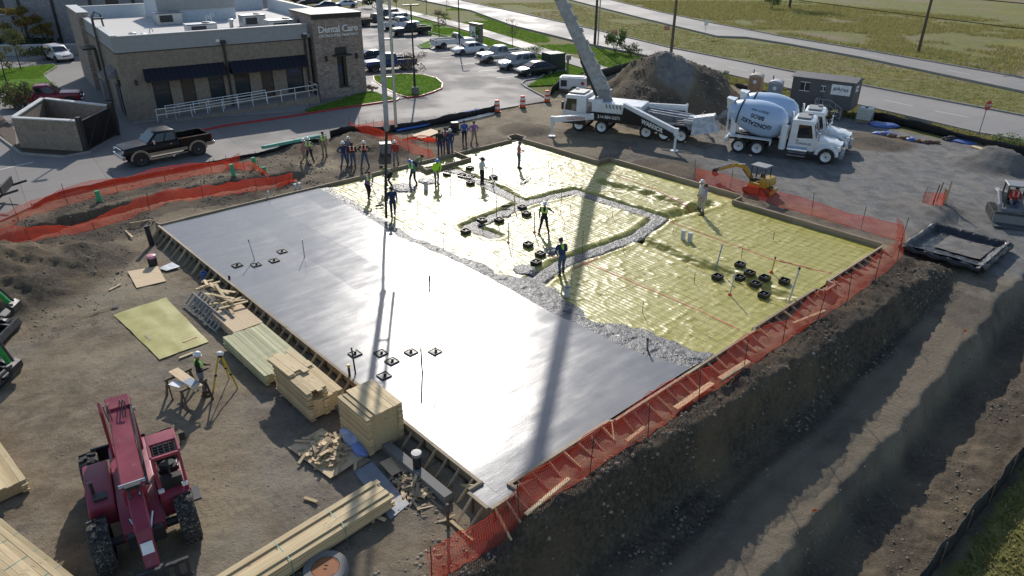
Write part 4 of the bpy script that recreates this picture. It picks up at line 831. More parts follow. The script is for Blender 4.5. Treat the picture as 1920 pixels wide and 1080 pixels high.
# access ramp
ramp = thing('access_ramp', 'brick access ramp with white pipe railings in front of the dental office', 'ramp', (BX, BY, 0), BA)
f = MB(); f.side([(1.5, -.1), (3.0, .0), (14.9, .62), (15.5, .62), (15.5, -.1)], -2.05, -1.9); f.build('ramp_wall', K['tan_brick'], ramp)
f = MB(); f.side([(1.5, -.1), (3.0, .02), (14.5, .58), (15.5, .58), (15.5, -.1)], -1.895, -.02); f.build('ramp_deck', K['walk'], ramp)
def railing(mb, pts, h=1.0, step=1.3):
    for r in (h, h*.55): mb.path([(p[0], p[1], p[2]+r) for p in pts], .032, 6)
    for a, b in zip(pts[:-1], pts[1:]):
        L = math.dist(a, b); n = max(1, round(L/step))
        for i in range(n+1): t = i/n; x, y, z = (a[j]+(b[j]-a[j])*t for j in range(3)); mb.tube((x, y, z), (x, y, z+h), .028, n=6)
f = MB(); railing(f, [(1.7, -1.98, .1), (3.1, -1.98, .12), (14.6, -1.98, .6), (15.4, -1.98, .6), (15.4, -.1, .6)]); f.build('railing', K['reflect'], ramp)
f = MB(); railing(f, [(2.6, -1.0, .1), (3.6, -1.0, .12), (11.0, -1.0, .45)]); f.build('railing', K['reflect'], ramp)

# ---------------------------------------------------------------- trash enclosure
e0, e1, e2, e3 = (Vector(p[:2]) for p in ((-35.55,50.3,0), (-30.54,49.47,0), (-30.66,54.13,0), (-37.16,56.59,0)))
enc = thing('trash_enclosure', 'open-topped tan brick trash enclosure with dark slatted gates', 'enclosure', (e0.x, e0.y, 0))
def wall_between(a, b, h, th, name, m, parent, o, cap=True):
    f = MB(); f.bar((a.x-o.x, a.y-o.y, h/2-.1), (b.x-o.x, b.y-o.y, h/2-.1), th, h+.2); w = f.build(name, m, parent)
    if cap: f = MB(); f.bar((a.x-o.x, a.y-o.y, h+.05), (b.x-o.x, b.y-o.y, h+.05), th+.1, .08); f.build('coping', K['cap'], w)
wall_between(e0, e1, 2.15, .3, 'front_wall', K['tan_brick'], enc, e0); wall_between(e3, e0+(e3-e0)*.02, 2.15, .28, 'left_wall', K['tan_brick'], enc, e0); wall_between(e2+(e3-e2)*.02, e3-(e3-e2)*.02, 2.15, .28, 'back_wall', K['tan_brick'], enc, e0)
for q in (e1, e2): f = MB(); f.box((q.x-e0.x+.1, q.y-e0.y, 1.2), (.3, .3, 2.5)); f.build('gate_post', K['bronze'], enc)
for k in (0, 1):
    a, b = e1.lerp(e2, .06+.44*k), e1.lerp(e2, .49+.44*k); gt = MB(); gt.bar((a.x-e0.x+.15, a.y-e0.y, .1), (b.x-e0.x+.15, b.y-e0.y, .1), .08, .1); gt.bar((a.x-e0.x+.15, a.y-e0.y, 2.1), (b.x-e0.x+.15, b.y-e0.y, 2.1), .08, .1); gt.bar((a.x-e0.x+.19, a.y-e0.y, .2), (b.x-e0.x+.19, b.y-e0.y, 2.0), .03, .12)
    gg = gt.build('gate', K['bronze'], enc)
    for i in range(12):
        p = a.lerp(b, (i+.5)/12); f = MB(); f.bar((p.x-e0.x+.12, p.y-e0.y, .12), (p.x-e0.x+.12, p.y-e0.y, 2.12), .19*(b-a).length/2.2, .03, up=(0, 1, 0)); f.build('slat', K['bronze'], gg)

# ---------------------------------------------------------------- lamp posts, poles, signs
def lamp_post(label, p, h, arms=1, base=.0, rz=0):
    t = thing('lamp_post', label, 'lamp post', (p[0], p[1], -.05), rz, 'parking lot lamp posts')
    if base: f = MB(); f.lathe([(.36, 0), (.36, base), (.3, base+.02)], 12); f.build('plinth', K['cured'], t, True)
    f = MB(); f.tube((0, 0, base), (0, 0, h), .09, .07, 8); f.build('pole', K['bronze'], t)
    for k in range(arms): s = 1-2*k; f = MB(); f.box((.45*s, 0, h), (.7, .36, .1)); f.bar((0, 0, h-.03), (.2*s, 0, h-.03), .06, .06); f.build('lamp_head', K['bronze'], t)
    return t
lamp_post('dark lamp post standing at the left front corner of the dental office', (-31.63,56.4,0), 8.2, 1, 0, BA)
lamp_post('dark lamp post on a concrete plinth in the rounded lawn island', (-9.45,69.5,0), 8.1, 2, .75, R(30))
lamp_post('dark lamp post between the white pickup and white sedan', (-6.96,95.38,0), 8.0, 1, .0, R(30))
def util_pole(label, p, h, wood=True, arm=False):
    t = thing('utility_pole', label, 'utility pole', (p[0], p[1], -.1)); f = MB(); f.tube((0, 0, 0), (0, 0, h), .2, .14, 10); f.build('pole', K['wood_d'], t)
    f = MB(); f.bar((-1.2, .1, h-.8), (1.2, .1, h-.8), .1, .12); f.build('crossarm', K['wood_d'], t)
    for x in (-1.1, 0, 1.1): f = MB(); f.lathe([(.05, 0), (.08, .06), (.05, .12), (.07, .18), (.03, .24)], 8, (x, .1, h-.74)); f.build('insulator', K['grey'], t)
    return t
UP = [util_pole('wooden utility pole across the road in the open field', (54.08,98.99,0), 11.5), util_pole('wooden utility pole standing directly behind the big dirt pile', (20.29,95.28,0), 11.5), util_pole('wooden utility pole behind the raised boom', (11.2,102.73,0), 11.5)]
f = thing('street_light', 'grey steel street light pole beside the boom utility pole', 'street light', (11.64,102.75,0)); mb = MB(); mb.path([(0, 0, 0), (0, 0, 8.2), (-.4, .3, 8.8), (-2.0, 1.2, 9.2)], [.1, .08, .06, .05], 8); mb.build('pole', K['steel'], f); mb = MB(); mb.box((-2.3, 1.35, 9.2), (.7, .3, .14), R(150)); mb.build('lamp_head', K['grey'], f)
def cable(label, a, b, sag, r=.03):
    pts = []
    for i in range(25): t = i/24; pts.append((a[0]+(b[0]-a[0])*t, a[1]+(b[1]-a[1])*t, a[2]+(b[2]-a[2])*t-sag*4*t*(1-t)))
    mb = MB(); mb.path(pts, r, 5); return tag(mb.build('power_line', K['black']), label, 'cable')
W1, W2 = (54.08,98.99,0), (20.29,95.28,0)
cable('upper power line sagging across the field between the wooden poles', (20.4, 175, 11), (112, 62, 11), 1.4, .05); 
def line_px(a, za, b, zb): return a, b
cable('lower power line running over the far carriageway', (W2[0]+3, W2[1]+52, 8.6), (96, 64, 5.6), .8, .06); cable('power line from the field pole towards the road bend', (W2[0]-6, W2[1]+58, 7.2), (88, 60, 3.0), .8, .05)
def road_sign(name, label, p, h, kind, txt, rz=0, cat='road sign'):
    t = thing(name, label, cat, (p[0], p[1], -.12), rz); f = MB(); f.bar((0, 0, 0), (0, 0, h), .05, .05); f.build('post', K['steel'], t)
    if kind == 'stop':
        f = MB(); f.lathe([(.4, -.008), (.4, .008)], 8, (0, -.05, h-.35), 'Y'); f.v = [(math.cos(R(22.5))*(x)-math.sin(R(22.5))*(z-h+.35), y, math.sin(R(22.5))*x+math.cos(R(22.5))*(z-h+.35)+h-.35) for x, y, z in f.v]; b = f.build('sign_face', K['red'], t)
        lettering('lettering', 'STOP', .27, K['reflect'], t, (0, -.062, h-.35), (PI/2, 0, 0), .006)
    else:
        w, hh, m = kind; f = MB(); f.box((0, -.05, h-hh/2), (w, .015, hh)); b = f.build('sign_face', m, t, bevel=.004)
        for i, s in enumerate(txt.split('\n')): lettering('lettering', s, .2, K['reflect'], t, (0, -.061, h-hh/2+.11-.22*i), (PI/2, 0, 0), .005)
    return t
road_sign('stop_sign', 'red stop sign on a steel post at the verge beside the yard', (36.61,55.29,0), 2.9, 'stop', '', R(25))
road_sign('road_sign', 'small red wrong way sign beside the verge bush', (13.8,102.85,0), 2.0, (.85, .5, K['red']), 'WRONG\nWAY', R(8)); road_sign('road_sign', 'small red wrong way sign on the median grass', (21.79,106.83,0), 2.2, (.75, .55, K['red']), 'WRONG\nWAY', R(8))
road_sign('road_sign', 'white square road sign on the far median edge', (28.51,111.6,0), 2.5, (.6, .75, K['reflect']), '', R(8))
mon = thing('monument_sign', 'brick monument sign with a blank white panel on the lawn', 'sign', (-5.26,104.48,0), R(-54)); f = MB(); f.box((0, 0, 1.2), (2.6, .6, 2.4)); f.build('brick_body', K['tan_brick'], mon); f = MB(); f.box((.0, -.33, 1.35), (1.9, .06, 1.5)); f.build('panel', K['reflect'], mon); f = MB(); f.box((0, 0, 2.46), (2.8, .8, .12)); f.build('coping', K['bronze'], mon)
trf = thing('transformer_box', 'dark green utility transformer box beside the black sedan', 'transformer', (4.5,83.2,0), R(30)); f = MB(); f.box((0, 0, .95), (2.1, 1.9, 1.9), t=.97); f.build('cabinet', mat('transformer_green', (.02, .04, .03), .5), trf, bevel=.03); f = MB(); f.box((0, 0, .0), (2.5, 2.3, .25)); f.build('pad', K['cured'], trf); f = MB(); f.box((-1.06, 0, .9), (.03, 1.6, 1.4)); f.build('door', mat('transformer_door', (.025, .05, .036), .45), trf)
mt = thing('meter_post', 'grey wooden meter post near the transformer box', 'post', (6.01,81.28,0), R(20)); f = MB(); f.box((0, 0, .9), (.2, .2, 1.8)); f.build('post', K['wood_o'], mt); f = MB(); f.box((0, -.14, 1.7), (.5, .22, .55)); f.build('meter', K['grey'], mt)

# ---------------------------------------------------------------- office far left and plain house behind
far = thing('far_office', 'grey brick building with dark downspouts behind the shrubs', 'building', (-72.46,98.32,0), R(4)); f = MB(); f.box((14, 8, 3.6), (44, 16, 7.6)); f.build('wall', K['grey_brick'], far)
for x in (-3.5, 2.6, 8.0, 12.2, 17.0, 22.5, 27.0): f = MB(); f.box((x, -.1, 3.3), (.28, .2, 6.6)); f.build('downspout', K['bronze'], far)
for x in (-6.5, 5.3, 19.8): f = MB(); f.box((x, -.03, 4.9), (1.6, .1, 2.0)); w = f.build('window', K['glass_b'], far); f = MB(); f.box((x, -.1, 3.85), (1.8, .2, .12)); f.build('sill', K['cap'], w)
for x in (-4.4, 6.8, 14.6): f = MB(); f.box((x, -.12, 3.4), (.25, .24, .45)); f.build('wall_lamp', K['bronze'], far)
f = MB(); f.box((14, 8, 7.5), (44.4, 16.4, .3)); f.build('roof_edge', K['cap'], far)
lowwall = thing('garden_wall', 'low pale concrete wall in front of the grey building shrubs', 'wall', (-64.37,90.36,0), R(8)); f = MB(); f.box((14, 0, .5), (36, .35, 1.3)); f.build('wall', K['stucco'], lowwall); f = MB(); f.box((14, 0, 1.18), (36, .42, .1)); f.build('coping', K['cap'], lowwall)

# ---------------------------------------------------------------- trees, shrubs
def leaves(mb, c, r, n, rg, size):
    for _ in range(n):
        while True:
            q = Vector((rg.uniform(-1, 1), rg.uniform(-1, 1), rg.uniform(-1, 1)))
            if q.length < 1: break
        q = q*(.55+.45*rg.random()); p = Vector((c[0]+q.x*r[0], c[1]+q.y*r[1], c[2]+q.z*r[2])); a = Vector((rg.gauss(0, 1), rg.gauss(0, 1), rg.gauss(0, 1))).normalized(); b = a.orthogonal().normalized(); s = size*rg.uniform(.6, 1.3)
        mb.add([p-a*s, p+b*s*.5, p+a*s, p-b*s*.5], [(0, 1, 2, 3)])
LEAF = {'green': leaf_mat('green_leaf', (.08, .14, .03), (.13, .19, .045)), 'olive': leaf_mat('olive_leaf', (.09, .10, .04), (.14, .15, .07)), 'gold': leaf_mat('golden_leaf', (.2, .15, .03), (.28, .2, .05)), 'bare': leaf_mat('dry_leaf', (.11, .09, .06), (.16, .13, .08)), 'dark': leaf_mat('dark_leaf', (.02, .035, .012), (.04, .06, .02))}
K['bark'] = mat('bark', (.09, .07, .05), .9, var=.3, bump=.6, bs=30)
def tree(name, label, p, h, r, m, n, seed, trunk=.07, clump=7, bare=False, cat='tree', z0=None, low=.35, size=.11):
    rg = random.Random(seed); t = thing(name, label, cat, (p[0], p[1], -.05 if z0 is None else z0)); mb = MB(); tips = []
    top = Vector((rg.uniform(-.15, .15), rg.uniform(-.15, .15), h*.8)); mb.path([(0, 0, -.1), (top.x*.3, top.y*.3, h*.3), (top.x*.7, top.y*.7, h*.6), tuple(top)], [trunk, trunk*.8, trunk*.5, trunk*.2], 7)
    for i in range(clump):
        z = h*rg.uniform(low, .85); a = i*2.4+rg.uniform(-.4, .4); rr = r*rg.uniform(.45, .95)*math.sqrt(max(.15, 1-((z/h-.6)/.5)**2)); e = Vector((math.cos(a)*rr, math.sin(a)*rr, z+h*rg.uniform(.02, .14))); tips.append(e)
        mb.path([(top.x*z/h, top.y*z/h, z*.82), (e.x*.5, e.y*.5, z*.95), tuple(e)], [trunk*.4, trunk*.28, trunk*.1], 5)
        if bare:
            for k in range(4): q = e*rg.uniform(.5, .9); q = Vector((q.x, q.y, e.z-.1)); mb.path([tuple(q), (q.x+rg.uniform(-.4, .4)*r, q.y+rg.uniform(-.4, .4)*r, q.z+rg.uniform(.1, .5)*r)], [trunk*.15, trunk*.06], 4)
    mb.build('trunk', K['bark'], t, True); cr = MB()
    for e in tips+[Vector((0, 0, h*.86)), Vector((0, 0, h*.62))]: leaves(cr, e, (r*.42, r*.42, h*.12), n//(len(tips)+2), rg, size)
    cr.build('crown', LEAF[m], t); return t
tree('street_tree', 'slim young olive green tree on the side lawn', (-54.59,80.91,0), 4.6, 1.5, 'olive', 900, 1, .08)
tree('street_tree', 'young olive tree at the picture edge of the side lawn', (-51.52,73.5,0), 4.0, 1.4, 'olive', 700, 2, .08)
tree('ornamental_tree', 'golden leaved tree in front of the grey brick building', (-62.82,95.53,0), 5.2, 2.3, 'gold', 1500, 3, .1, low=.15, size=.16)
tree('ornamental_tree', 'smaller golden shrub tree beside the far office wall', (-61.58,97.42,0), 4.0, 1.6, 'gold', 800, 4, .08, low=.15, size=.15)
tree('ornamental_tree', 'green gold tree showing above the roof of the dental office', (-64.39,119.84,0), 5.0, 2.2, 'gold', 900, 5, .1, low=.2, size=.18)
tree('lot_tree', 'thin half bare tree on the rounded lawn island', (-9.99,72.53,0), 3.6, 1.5, 'bare', 420, 6, .05, 10, True, size=.09)
tree('lot_tree', 'sparse young tree beside the black pickup in the parking row', (-10.76,107.94,0), 4.2, 1.4, 'bare', 420, 7, .06, 9, True)
tree('lot_tree', 'bare sapling on the lawn above the silver pickup', (-0.16,100.25,0), 3.8, 1.0, 'bare', 90, 8, .05, 10, True)
tree('lot_tree', 'small leafy sapling near the sidewalk beyond the parked trucks', (-16.56,143.68,0), 5.0, 1.6, 'green', 500, 9, .06)
tree('lot_tree', 'bare street sapling by the near carriageway', (-12.35,139.36,0), 4.6, 1.0, 'bare', 60, 10, .05, 8, True)
tree('lot_tree', 'small dark sapling on the lawn behind the parked black truck', (-22.17,143.31,0), 3.6, 1.0, 'dark', 260, 11, .06)
tree('lot_tree', 'slim leafy tree beside the monument sign', (-5.07,101.96,0), 2.6, .8, 'green', 350, 12, .04)
tree('field_tree', 'dark multi stemmed tree at the top edge of the field', (56.75,156.69,0), 9.0, 4.0, 'dark', 1200, 13, .3, 9, low=.5, size=.3)
def bush(label, p, r, h, m, n, seed, name='bush', size=.1, z0=None):
    rg = random.Random(seed); t = thing(name, label, 'bush', (p[0], p[1], gz(p[0], p[1]) if z0 is None else z0)); st = MB(); cr = MB()
    for i in range(7):
        a = i*.9+rg.random(); e = (math.cos(a)*r*.6, math.sin(a)*r*.6, h*rg.uniform(.5, .95)); st.path([(0, 0, -.05), (e[0]*.4, e[1]*.4, e[2]*.6), e], [.03, .02, .01], 4); leaves(cr, e, (r*.5, r*.5, h*.35), n//7, rg, size)
    st.build('stems', K['bark'], t); cr.build('foliage', LEAF[m], t); return t
bush('green leafy bush on the verge beside the wrong way sign', (13.3,97.17,0), 1.5, 2.6, 'green', 900, 1, size=.16); bush('low straw coloured weed clump right of the verge bush', (14.96,94.62,0), 1.6, 1.2, 'olive', 500, 2, size=.12)
bush('low weed clump on the verge behind the portable toilets', (22.51,79.38,0), 1.0, .9, 'green', 250, 3); bush('small weed clump by the stop sign post', (37.84,53.47,0), 1.2, .7, 'green', 300, 4)
bush('round dark green shrub in the open field', (52.23,154.25,0), 1.8, 2.4, 'green', 500, 5, size=.2); bush('leafy shrub standing beside the trash enclosure', (-41.45,59.7,0), 1.4, 2.3, 'olive', 700, 6, size=.14, z0=.03)
bush('small brown shrub at the foot of the stone tower', (-13.82,70.59,0), .6, .6, 'bare', 160, 7, z0=.04); bush('low shrub on the lawn behind the silver suv', (2.49,93.24,0), 1.4, 1.2, 'green', 400, 8)
bush('dark evergreen shrub mass beyond the far parked cars', (-27.95,150.87,0), 2.6, 2.2, 'dark', 700, 9, size=.2); bush('dark shrub before the grey brick building', (-64.28,93.71,0), 2.4, 1.8, 'dark', 600, 10, size=.2, z0=-.05); bush('dark shrub between the golden trees and low wall', (-60.33,93.45,0), 2.8, 1.8, 'dark', 700, 11, size=.2, z0=-.05)
bush('dark clipped hedge beside the far left drive', (-55.86,87.58,0), 2.6, 1.4, 'dark', 700, 12, size=.15, z0=-.05)

# ---------------------------------------------------------------- cars and pickups
def wheel(parent, c, r, w, rimr=.62, tyre='rubber', rim='rim', side=1, lugs=0, lugh=.03):
    """axle along y; c = centre; side = +1 outer face towards +y"""
    t = MB(); t.lathe([(r*.66, -w/2), (r*.93, -w/2), (r, -w*.36), (r, w*.36), (r*.93, w/2), (r*.66, w/2)], 22, c, 'Y', None, False); o = t.build('wheel', K[tyre], parent, True)
    if lugs:
        l = MB()
        for i in range(lugs):
            a = 2*PI*i/lugs; s = 1 if i % 2 else -1; rr = r+lugh*.4
            for q in (0, 1): b = a+q*.09; l.box((c[0]+math.sin(b)*rr, c[1]+s*w*(.12+.2*q), c[2]+math.cos(b)*rr), (r*.13, w*.26, lugh*2), 0, 0, b)
        l.build('tread', K[tyre], o)
    d = MB(); d.lathe([(r*.1, side*w*.30), (r*rimr*.5, side*w*.28), (r*rimr*.92, side*w*.40), (r*rimr*1.08, side*w*.51), (r*rimr*1.08, side*w*.3), (r*.2, side*w*.1)], 18, c, 'Y'); d.build('rim', K[rim], o, True)
    h = MB(); h.lathe([(r*.16, side*w*.25), (r*.15, side*w*.42), (r*.05, side*w*.44)], 10, c, 'Y')
    for i in range(6): a = i*PI/3; h.tube((c[0]+math.cos(a)*r*.33, c[1]+side*w*.2, c[2]+math.sin(a)*r*.33), (c[0]+math.cos(a)*r*.33, c[1]+side*w*.34, c[2]+math.sin(a)*r*.33), r*.05, n=5)
    h.build('hub', K['grey'], o)
    return o
def shell(st):
    secs = []
    for (x, z0, z1, w) in st:
        h = z1-z0; secs.append([(x, y*w, z0+f*h) for y, f in ((.8, 0), (.97, .16), (1, .5), (.985, .8), (.9, .97), (.6, 1.02), (-.6, 1.02), (-.9, .97), (-.985, .8), (-1, .5), (-.97, .16), (-.8, 0))])
    return secs
def fr_panel(q, s0, s1, t0, t1, off):
    a, b, c, d = (Vector(p) for p in q)
    def at(s, t): return a.lerp(b, s).lerp(d.lerp(c, s), t)
    n = (b-a).cross(d-a).normalized()*off; pts = [at(s0, t0), at(s1, t0), at(s1, t1), at(s0, t1)]
    return [p+n for p in pts]+[p-n*2 for p in pts]
PF = [(0, 1, 2, 3), (7, 6, 5, 4), (0, 4, 5, 1), (1, 5, 6, 2), (2, 6, 7, 3), (3, 7, 4, 0)]
def greenhouse(t, base, roof, zb, zr, wb, wr, paint, splits, roofm=None):
    (x0, x1), (r0, r1) = base, roof; m = MB(); zc = zb+(zr-zb)*.86
    def ring(a, b, w, z): return [(a, w, z), (a, -w, z), (b, -w, z), (b, w, z)]
    secs = [ring(x0, x1, wb, zb-.05), ring(r0-.04, r1+.05, wr+.03, zc), ring(r0+.1, r1-.1, wr*.86, zr)]; m.loft(secs); m.build('cabin', paint, t, True, .03, 50)
    B = [Vector((x0, wb, zb)), Vector((x0, -wb, zb)), Vector((x1, -wb, zb)), Vector((x1, wb, zb))]; T = [Vector((r0-.03, wr+.035, zc)), Vector((r0-.03, -wr-.035, zc)), Vector((r1+.045, -wr-.035, zc)), Vector((r1+.045, wr+.035, zc))]
    def q(i, j): return (B[i], B[j], T[j], T[i])
    for nm, (i, j), rng in (('windscreen', (2, 3), [(.06, .94)]), ('rear_window', (0, 1), [(.08, .92)]), ('side_window', (1, 2), splits), ('side_window', (3, 0), [(1-b, 1-a) for a, b in splits])):
        for (a, b) in rng: g_ = MB(); g_.add(fr_panel(q(i, j), a, b, .12, .93, .012), PF); g_.build(nm, K['glass'], t)
PAINT = {}
def paint(name, c, metal=.0):
    if name not in PAINT: PAINT[name] = mat(name+'_car_paint', c, .35, metal, var=.05, scale=1.5, coat=.25)
    return PAINT[name]
def car(kind, label, pm, p, hd, group='parked vehicles', z=-.05, name=None, lift=0, low=None):
    names = {'sedan': 'parked_sedan', 'suv': 'parked_suv', 'pickup': 'pickup_truck', 'single': 'pickup_truck'}
    t = thing(name or names[kind], label, {'sedan': 'car', 'suv': 'suv'}.get(kind, 'pickup truck'), (p[0], p[1], z), hd, group); b = MB()
    if kind == 'sedan':
        L, W, r, ax = 4.7, .9, .33, (1.4, -1.35); st = [(-2.35, .4, .86, .72), (-2.26, .26, .97, .84), (-1.6, .22, 1.0, .9), (-.4, .21, .97, .91), (.9, .21, .94, .91), (1.6, .22, .86, .88), (2.15, .26, .74, .82), (2.34, .36, .62, .7)]
        b.loft(shell(st)); b.build('body', pm, t, True, 0, 35); greenhouse(t, (-1.95, 1.2), (-1.05, .3), .95, 1.44, .83, .6, pm, [(.1, .46), (.5, .88)])
    elif kind == 'suv':
        L, W, r, ax = 4.75, .94, .37, (1.42, -1.4); st = [(-2.36, .5, 1.05, .82), (-2.28, .34, 1.12, .9), (-1.4, .28, 1.12, .94), (.3, .28, 1.08, .95), (1.3, .28, 1.03, .93), (2.1, .32, .9, .86), (2.36, .42, .75, .74)]
        b.loft(shell(st)); b.build('body', pm, t, True, 0, 35); greenhouse(t, (-2.28, 1.25), (-1.95, .4), 1.08, 1.74, .88, .7, pm, [(.04, .3), (.34, .62), (.66, .92)])
        for s in (-1, 1): f = MB(); f.path([(-1.8, s*.62, 1.74), (-1.7, s*.62, 1.79), (.1, s*.62, 1.79), (.2, s*.62, 1.74)], .02, 5); f.build('roof_rail', K['black'], t)
    else:
        L, W, r, ax = 5.95, 1.0, .4+lift*.25, (1.95, -1.9); g = .42+lift; cr = -.72 if kind == 'pickup' else .15
        st = [(cr-.03, g, 1.16+lift, .97), (cr+.1, g-.02, 1.17+lift, 1.0), (1.1, g-.02, 1.17+lift, 1.0), (1.45, g-.02, 1.2+lift, .99), (2.5, g-.02, 1.13+lift, .97), (2.85, g, 1.08+lift, .94), (2.93, g+.1, .98+lift, .9)]
        b.loft(shell(st)); b.build('body', pm, t, True, 0, 35); greenhouse(t, (cr, 1.4), (cr+.12, .62), 1.14+lift, 1.88+lift, .92, .74, pm, [(.08, .45), (.5, .9)] if kind == 'pickup' else [(.12, .8)])
        bx0, bx1 = -2.95, cr-.06; bd = MB(); zc = (g+.12+1.2+lift)/2; hh = 1.2+lift-g-.12
        for s in (-1, 1): bd.box(((bx0+bx1)/2, s*.945, zc), (bx1-bx0, .1, hh)); bd.box(((bx0+bx1)/2, s*.82, .9+lift), (1.2, .16, .26))
        bd.box((bx1-.03, 0, zc), (.06, 1.79, hh)); bed = bd.build('bed', pm, t, bevel=.025)
        f = MB(); f.box(((bx0+bx1)/2, 0, .74+lift), (bx1-bx0-.12, 1.78, .08)); f.build('bed_floor', K['gun'], bed)
        f = MB(); f.box((bx0+.03, 0, zc+.02), (.06, 1.76, hh-.1)); tg = f.build('tailgate', pm, t, bevel=.015); f = MB(); f.box((bx0-.008, 0, zc+.2), (.02, .3, .08)); f.build('handle', K['black'], tg)
        for s in (-1, 1): f = MB(); f.box(((bx0+bx1)/2, s*.945, 1.21+lift), (bx1-bx0, .12, .03)); f.build('bed_rail', K['chrome'] if lift else K['black'], bed)
        f = MB(); f.box((-3.05, 0, g+.12), (.22, 1.9, .2)); f.box((2.97, 0, g+.1), (.2, 1.94, .26)); f.build('bumper', K['chrome'], t, bevel=.04)
        f = MB(); f.box((2.93, 0, .86+lift), (.06, 1.1, .34)); f.build('grille', K['chrome'] if low else K['black'], t, bevel=.01)
        for s in (-1, 1): f = MB(); f.box((-2.96, s*.93, .98+lift), (.05, .14, .38)); f.build('taillight', K['tail'], t)
        if low:
            for s in (-1, 1):
                f = MB(); f.box((.1, s*1.0, g+.08), (2.6, .05, .2)); f.build('rocker', low, t); f = MB(); f.box((-2.75, s*1.0, g+.12), (.5, .06, .24)); f.build('quarter_trim', low, t)
                for x in ax: f = MB(); f.path([(x+math.cos(a)*(r+.14), s*.99, r+math.sin(a)*(r+.14)) for a in np.linspace(.05, PI-.05, 9)], .075, 6); f.build('wheel_flare', low, t, True)
        if lift:
            for s in (-1, 1): f = MB(); f.box((.1, s*1.06, g-.14), (2.4, .22, .05)); f.build('side_step', K['chrome'], t)
    for x in ax:
        for s in (-1, 1):
            f = MB(); f.lathe([(r*1.2, s*(W-.3)), (r*1.2, s*(W+.006))], 18, (x, 0, r), 'Y'); f.build('wheel_arch', K['black'], t); wheel(t, (x, s*(W-.1), r), r, .25+.05*bool(lift), .66, side=s, rim='chrome' if not lift else 'gun')
    zf = {'sedan': .66, 'suv': .84}.get(kind, .9+lift); xf = {'sedan': 2.24, 'suv': 2.24}.get(kind, 2.88); wf = {'sedan': .62, 'suv': .66}.get(kind, .74)
    for s in (-1, 1): f = MB(); f.box((xf, s*wf, zf), (.16, .3, .17), -s*.25); f.build('headlight', K['lamp'], t, bevel=.03)
    if kind in ('sedan', 'suv'):
        for s in (-1, 1): f = MB(); f.box((-2.3, s*.7, .86 if kind == 'sedan' else 1.0), (.08, .26, .16), s*.2); f.build('taillight', K['tail'], t)
        f = MB(); f.box((xf+.08, 0, zf-.12), (.08, .8, .14)); f.build('grille', K['black'], t)
    xm = {'sedan': .75, 'suv': .8}.get(kind, .95); zm = {'sedan': 1.0, 'suv': 1.15}.get(kind, 1.28+lift)
    for s in (-1, 1): f = MB(); f.box((xm, s*(W+.1), zm), (.12, .2, .16 if kind in ('sedan', 'suv') else .26)); f.build('mirror', pm if not lift else K['chrome'], t, bevel=.03)
    for s in (-1, 1):
        f = MB(); f.box((-.15 if kind != 'single' else .55, s*(W+.002), {'sedan': .78, 'suv': .9}.get(kind, .98+lift)), (.16, .02, .04)); f.build('door_handle', K['chrome'], t)
    return t
BK, WH, SV, BU, RD, NV = paint('black', (.012, .012, .014)), paint('white', (.68, .68, .68)), paint('silver', (.42, .43, .44), .5), paint('blue', (.015, .035, .13), .3), paint('red', (.22, .015, .03), .2), paint('slate', (.05, .06, .09), .4)
fp, rp = (-24.92,46.22,-0.05), (-22.14,48.91,-0.05); hd = heading(rp, fp); left = Vector((-math.sin(hd), math.cos(hd))); mid = Vector(((fp[0]+rp[0])/2, (fp[1]+rp[1])/2))-left*.95
car('pickup', 'lifted black crew cab pickup with tan trim parked on the drive', mat('deep_black_paint', (.006, .006, .007), .38, var=.05, spec=.3), mid, hd, lift=.2, low=mat('tan_trim', (.3, .24, .16), .4))
car('pickup', 'red pickup parked behind the trash enclosure', RD, (-41.76,63.9,0), R(25))
HP = R(211)
car('single', 'white single cab pickup parked nose to the monument sign', WH, (-8.13,99.88,0), HP+PI); car('sedan', 'white sedan parked beside the white single cab pickup', WH, (-5.67,94.58,0), HP); car('pickup', 'silver crew cab pickup parked between white sedan and silver suv', SV, (-1.61,89.07,0), HP)
car('suv', 'silver suv parked beside the black sedan', SV, (0.38,84.07,0), HP); car('sedan', 'black sedan at the transformer end of the parking row', BK, (2.37,80.5,0), HP)
car('pickup', 'black crew cab pickup at the near end of the far parking row', BK, (-15.42,111.68,0), HP); car('pickup', 'white pickup parked tail out beside the black crew cab', WH, (-17.81,118.39,0), HP+PI); car('suv', 'white suv parked just beyond the white tail-out pickup', WH, (-19.76,125.2,0), HP)
car('pickup', 'dark pickup behind the boom pipe in the far parking row', BK, (-22.47,122.89,0), HP+PI); car('suv', 'dark suv beside the boom pipe at the back of the row', NV, (-22.23,131.16,0), HP)
car('pickup', 'blue pickup parked beside the stone tower', BU, (-14.01,82.82,0), R(206)); car('sedan', 'black car half hidden behind the stone tower', BK, (-17.13,87.67,0), R(206))
car('sedan', 'slate blue sedan parked beyond the dental office roof', NV, (-36.66,148.22,0), R(200)); car('suv', 'dark suv parked at the top beside the slate sedan', BK, (-41.28,155.32,0), R(200)); car('sedan', 'white car at the top of the lot near the evergreen shrubs', WH, (-33.61,151.53,0), R(205)); car('suv', 'red suv at the very top of the parking lot', RD, (-44.81,160.8,0), R(200))
car('suv', 'white suv at the far corner of the side drive', WH, (-54.18,87.65,0), R(-40))

